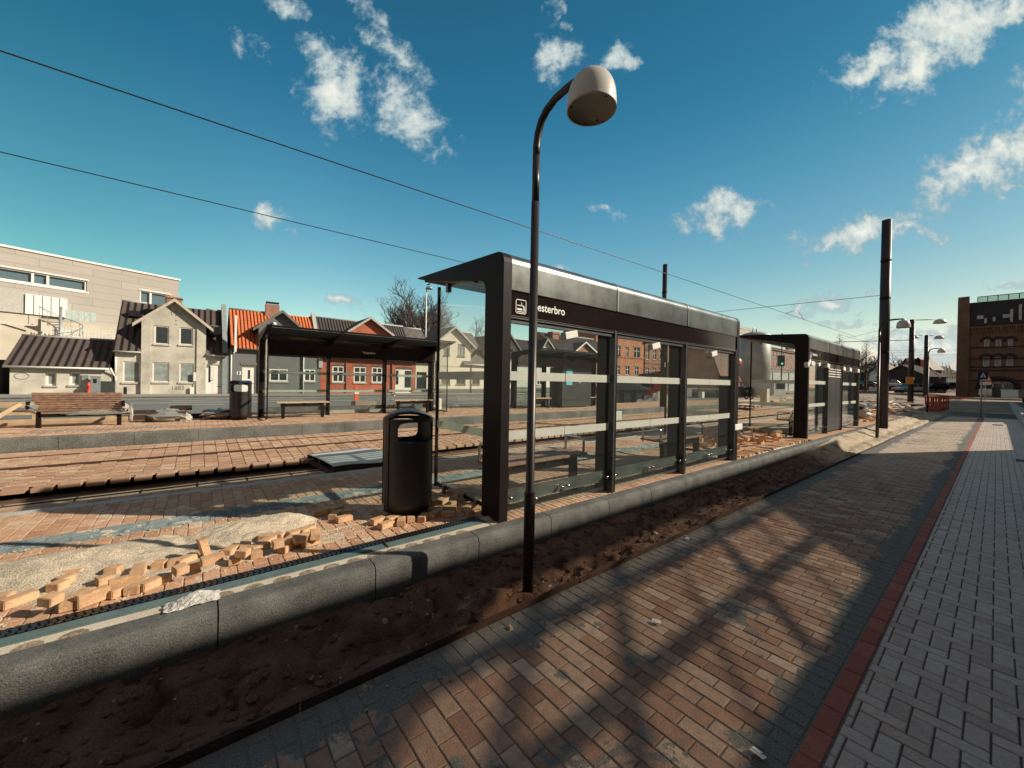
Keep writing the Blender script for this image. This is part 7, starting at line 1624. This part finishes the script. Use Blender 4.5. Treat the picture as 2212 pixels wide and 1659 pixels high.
for q in (1285, 1330, 1390, 1440, 1500): a = t1.p(ZF(q, 640))[0]; mb = MB(); mb.box(a - .9, a + .2, -.08, -.01, .1, z - .1); mb.build('shop_window', m_win, t1.r)
p = dp(*ZF(1245, 680), 100.5); bg_ = FR('blue_gable_house', (p.x, p.y, .9), math.radians(-38), 'pale blue gable end attached left of the tan roofed house', 'house', 'houses beyond the far square')
a0 = bg_.p(ZF(690, 600))[0]; zg = bg_.p(ZF(1000, 372))[1]; ap = bg_.p(ZF(970, 215)); mb = MB(); mb.prism([(a0, 0), (-.02, 0), (-.02, zg), (ap[0], ap[1]), (a0, zg)], 0, .3, 'xz'); mb.build('gable_wall', m_blw, bg_.r)
mb = MB(); slab(mb, [(a0 - .4, -.4, zg), (ap[0], -.4, ap[1]), (ap[0], 12, ap[1]), (a0 - .4, 12, zg)], .2); mb.build('roof', m_tan, bg_.r); mb = MB(); a1 = bg_.p(ZF(680, 450))[0]; mb.box(a1, a1 + 7.5, -2.5, -.02, 0, bg_.p(ZF(770, 450))[1]); mb.build('white_porch', m_foam, bg_.r)
fh(370, 690, 620, 400, 215, ZF, 108, -38, m_plC, m_tD, 'low dark roofed grey house right of the second shelter roof', rdep=10)
dk = fh(1620, 1990, 640, 330, 70, ZF, 92, -38, m_bI2, m_drk, 'dark brown gabled hall behind the farthest tram pole with red banner', rdep=3)
mb = MB(); za = dk.p(ZF(1800, 640))[1]; mb.box(0, dk.p(ZF(1990, 500))[0], -.5, -.02, 0, dk.p(ZF(1800, 345))[1]); mb.build('porch', m_drk, dk.r)
mb = MB(); a, b, c, d = H(dk, ZF, 1795, 1858, 90, 265, -.8); mb.box(a, b, -.85, -.8, c, d); mb.build('red_banner', m_mr, dk.r); mb = MB(); a, b, c, d = H(dk, ZF, 1785, 1850, 290, 370, -.8); mb.box(a, b, -.85, -.8, c, d); mb.build('white_banner', m_foam, dk.r)
fh(690, 780, 1330, 1170, 1045, ZR, 90, -38, m_drk, mat('pale_gable_sheet', (.52, .50, .44), .8, var=.05), 'tall pale sided gable right of the dark hall', rdep=6)
fh(660, 830, 1330, 1240, 1125, ZR, 86, -38, m_drk, m_drk, 'low dark barn roof before the pale town houses', rdep=12)
mb = MB(); mb.add([tuple(dp(*ZR(668, 1168), 84)), tuple(dp(*ZR(725, 1170), 84)), tuple(dp(*ZR(783, 1262), 84)), tuple(dp(*ZR(760, 1240), 84))], [(0, 1, 2, 3)]); mb.add([tuple(dp(*ZR(668, 1168), 84.3)), tuple(dp(*ZR(725, 1170), 84.3)), tuple(dp(*ZR(783, 1262), 84.3)), tuple(dp(*ZR(760, 1240), 84.3))], [(3, 2, 1, 0)]); tag(mb.build('shade_sail', m_foam), 'pale triangular shade sail before the dark barn', 'shade sail')
fh(785, 855, 1335, 1200, 1135, ZR, 120, -38, m_plE, m_tD, 'small cream town house between the barn and the white town house', wins=[(795, 808, 1215, 1260), (825, 838, 1215, 1260)], rdep=8)
fh(850, 968, 1335, 1205, 1135, ZR, 112, -38, m_plF, m_tD, 'white town house with dormers just left of the brick warehouse', wins=[(866, 880, 1225, 1262), (890, 904, 1225, 1262), (914, 928, 1225, 1262), (938, 952, 1225, 1262), (866, 880, 1285, 1325), (890, 904, 1285, 1325), (914, 928, 1285, 1325)], rdep=9)
for q, (x, y0_, y1_) in enumerate(((790, 1085, 1330), (822, 1090, 1330), (852, 1090, 1330))):
    p = dp(*ZR(x, y1_), 100); fl = thing('flag_pole', (p.x, p.y, .9), ['bare white flag pole left of the other two', 'middle white flag pole with slack flag', 'right white flag pole with slack flag'][q], 'flag pole', 'flag poles by the town houses'); h_ = dp(*ZR(x, y0_), 100).z - .9; mb = MB(); mb.tube([(0, 0, 0), (0, 0, h_)], [.08, .05], 8); mb.build('pole', m_foam, fl)
    if q: mb = MB(); mb.prism([(0, h_ - .4), (.9, h_ - 2.4), (.5, h_ - 4.4), (0, h_ - 4.2)], -.04, .04, 'xz', Mr); mb.build('flag', m_conc2, fl)
# low railing before the square
rl = thing('low_railing', dp(*ZF(700, 790), 52), 'low dark railing between the works area and the sunlit square', 'railing')
mb = MB(); a = dp(*ZF(300, 712), 52); b = dp(*ZF(1260, 745), 52); mb.beam(a, b, .05)
for (x, y0_, y1_) in ((540, 715, 800), (595, 718, 805), (1250, 745, 770), (1385, 790, 840)): mb.beam(dp(*ZF(x, y0_), 52), dp(*ZF(x, y1_), 52), .10, .10, up=(1, 0, 0))
mb.build('rail', m_pole, rl, world=True)
# pedestrian crossing sign and second sign
cs = oriented('crossing_sign', gp(*C4(1697, 735), 0), -40, 'square blue pedestrian crossing sign on a slim pole before the brick warehouse', 'sign')
dC_ = float(np.dot(np.array(cs.location) - EYE, [.626, .78, 0])); zc_ = dp(*C4(1710, 237), dC_).z; sz = 60 / 3.022 / 1.8228 * dC_ / f
mb = MB(); mb.tube([(0, 0, 0), (0, 0, zc_)], .035, 8); mb.build('pole', m_steel, cs)
mb = MB(); mb.box(-sz, sz, -.07, -.04, zc_ - sz * .78, zc_ + sz * .78); pl_ = mb.build('sign_plate', mat('sign_blue', (.008, .017, .10), .5, var=.02, fine=0), cs, bevel=.01)
mb = MB(); k = sz * .6; mb.prism([(-k, -k * .75 + zc_), (k, -k * .75 + zc_), (0, k * .95 + zc_)], -.08, -.071, 'xz'); mb.build('white_triangle', m_foam, pl_)
mb = MB(); mb.lathe([(0, 0), (k * .13, 0), (k * .13, .005), (0, .005)], (0, -.081, zc_ + k * .3), 10, axis=(0, -1, 0)); mb.beam((0, -.083, zc_ + k * .2), (0, -.083, zc_ - k * .25), .004, k * .2, up=(1, 0, 0)); mb.beam((0, -.083, zc_ - k * .2), (-k * .25, -.083, zc_ - k * .65), .004, k * .1); mb.beam((0, -.083, zc_ - k * .2), (k * .25, -.083, zc_ - k * .65), .004, k * .1)
for q in (-.5, -.17, .17, .5): mb.box(q * k - .03, q * k + .03, -.083, -.0805, zc_ - k * .74, zc_ - k * .6)
mb.build('walking_figure', m_black, pl_)
tri_sign(dp(*C4(1745, 580), 48), .75, dp(*C4(1745, 305), 48).z - dp(*C4(1745, 580), 48).z, 'triangular warning sign with white plate just behind the blue crossing sign', bar=True)
# low wall on the right, planters, parked white vehicle front at the edge
mb = MB(); a = gp(*C4(2050, 600), .0); mb.prism([(-.78, 0), (-.78, .50), (-1.1, .50), (-1.1, 0)], 31.5, 66, 'yz'); mb.box(26, 31.4, -1.2, -.80, 0, .36)
tag(mb.build('low_concrete_wall', m_conc2), 'low pale concrete wall running toward the brick warehouse at the right edge', 'wall')
for i, q in enumerate(((1830, 470), (1990, 480))):
    pl = oriented('planter', dp(*C4(q[0], q[1]), 60), -40, ['white planter box left of the warehouse gateway', 'white planter box right of the warehouse gateway centre'][i], 'planter', 'planters at the warehouse gateway'); mb = MB(); mb.box(-1.6, 1.6, -.4, .4, 0, .9, taper=.05); mb.box(-1.5, 1.5, -.3, .3, .9, .95); mb.build('planter_box', m_foam, pl, bevel=.02)
lt = oriented('letter_box', dp(*C4(1893, 500), 58), -40, 'dark upright box between the two white planters', 'box'); mb = MB(); mb.box(-.45, .45, -.3, .3, .05, 1.45); mb.box(-.4, .4, -.25, .25, 1.45, 1.55); mb.build('casing', m_black, lt, bevel=.03)
vt = oriented('cargo_trailer', dp(*C4(2150, 560), 40), -38, 'pale trailer with folded parasol standing at the right edge', 'trailer')
mb = MB(); mb.box(-1.0, 1.6, -.7, .7, .45, 1.25); mb.box(-1.05, 1.6, -.75, .75, 1.25, 1.32); mb.build('trailer_box', m_foam, vt, bevel=.03); wheel(vt, (-.3, -.75, .3), .3, .18); wheel(vt, (.9, -.75, .3), .3, .18)
mb = MB(); mb.lathe([(.03, 0), (.03, .8), (.22, .9), (.3, 1.6), (.12, 2.6), (0, 2.8)], (.75, -.2, 1.3), 10); mb.build('folded_parasol', m_conc2, vt)
mb = MB(); mb.box(29, 29.8, -.2, .1, .002, .008); tag(mb.build('drain_grate', m_black), 'small dark drain grate set in the sunlit pavement edge', 'grate')
mb = MB(); mb.box(14.6, 15.05, -.62, -.3, .002, .009); tag(mb.build('manhole_cover', m_rust), 'rusty rectangular manhole cover in the grey pavement at the right', 'manhole')
# traffic light
tl = oriented('traffic_light', dp(*Z5(750, 850), 36), -38.7, 'black traffic signal with green light seen through the second shelter side glass', 'traffic light')
zz = dp(*Z5(745, 575), 36).z - tl.location.z; mb = MB(); mb.tube([(0, 0, 0), (0, 0, zz + 2.6)], .05, 8); mb.build('pole', m_pole, tl)
mb = MB(); mb.box(-.36, .16, -.2, .1, zz - .45, zz + .55); hd = mb.build('signal_head', m_black, tl, bevel=.02)
mg = bpy.data.materials.new('green_signal_light'); mg.use_nodes = True; b_ = mg.node_tree.nodes['Principled BSDF']; b_.inputs['Base Color'].default_value = (0, .2, .12, 1); b_.inputs['Emission Color'].default_value = (.1, 1, .7, 1); b_.inputs['Emission Strength'].default_value = .8
mb = MB(); mb.lathe([(0, 0), (.09, 0), (.09, .01), (0, .02)], (-.1, -.201, zz - .22), 12, axis=(0, -1, 0)); mb.build('green_lamp', mg, hd)
# person far away
pp = dp(*Z3(1598, 905), 60)
def person(p, label, h=1.75):
    r = thing('person', p, label, 'person'); me = bpy.data.meshes.new('person_body')
    J = {'pel': (0, 0, .95, .13), 'wst': (0, 0, 1.12, .12), 'chs': (0, 0, 1.35, .16), 'nck': (0, 0, 1.50, .06), 'hd0': (0, -.01, 1.58, .08), 'hd1': (0, -.02, 1.70, .075),
         'lh': (-.09, 0, .90, .09), 'lk': (-.11, -.12, .50, .065), 'lf': (-.12, -.2, .08, .045), 'lt': (-.12, -.34, .04, .04), 'rh': (.09, 0, .90, .09), 'rk': (.11, .08, .50, .065), 'rf': (.12, .28, .10, .045), 'rt': (.12, .18, .04, .04),
         'ls': (-.19, 0, 1.42, .06), 'le': (-.26, .06, 1.14, .045), 'lw': (-.27, -.06, .90, .035), 'rs': (.19, 0, 1.42, .06), 're': (.26, -.04, 1.14, .045), 'rw': (.26, -.14, .92, .035)}
    K = list(J); E_ = [('pel', 'wst'), ('wst', 'chs'), ('chs', 'nck'), ('nck', 'hd0'), ('hd0', 'hd1'), ('pel', 'lh'), ('lh', 'lk'), ('lk', 'lf'), ('lf', 'lt'), ('pel', 'rh'), ('rh', 'rk'), ('rk', 'rf'), ('rf', 'rt'), ('chs', 'ls'), ('ls', 'le'), ('le', 'lw'), ('chs', 'rs'), ('rs', 're'), ('re', 'rw')]
    me.from_pydata([J[k][:3] for k in K], [(K.index(a), K.index(b)) for a, b in E_], []); me.materials.append(m_black)
    o = bpy.data.objects.new('person_body', me); C.objects.link(o); o.parent = r; md = o.modifiers.new('skin', 'SKIN')
    for i, k in enumerate(K): me.skin_vertices[0].data[i].radius = (J[k][3],) * 2; me.skin_vertices[0].data[i].use_root = (k == 'pel')
    o.modifiers.new('sub', 'SUBSURF').levels = 1; return r
bpy.context.view_layer.update()
try: person(pp, 'distant person in dark clothes walking, seen through the last glass bay')
except Exception as e: print('person', e)
# low wall / stacks behind last bay
mb = MB(); a = dp(*Z3(1530, 1040), 40); b = dp(*Z3(1810, 1040), 40); mb.beam(a + Vector((0, 0, .5)), b + Vector((0, 0, .5)), 1.2, 1.4)
tag(mb.build('stacked_pallets', mat('works_stack', (.15, .14, .12), .9, var=.4, scale=2)), 'dark stacked works material behind the last glass bay', 'stack')
mb = MB(); p = dp(*Z3(1615, 1040), 38); mb.box(-.25, .25, -.2, .2, 0, .9, Matrix.Translation(p)); tag(mb.build('white_bucket', m_foam, bevel=.03), 'small white upright canister before the dark stacked material', 'canister')
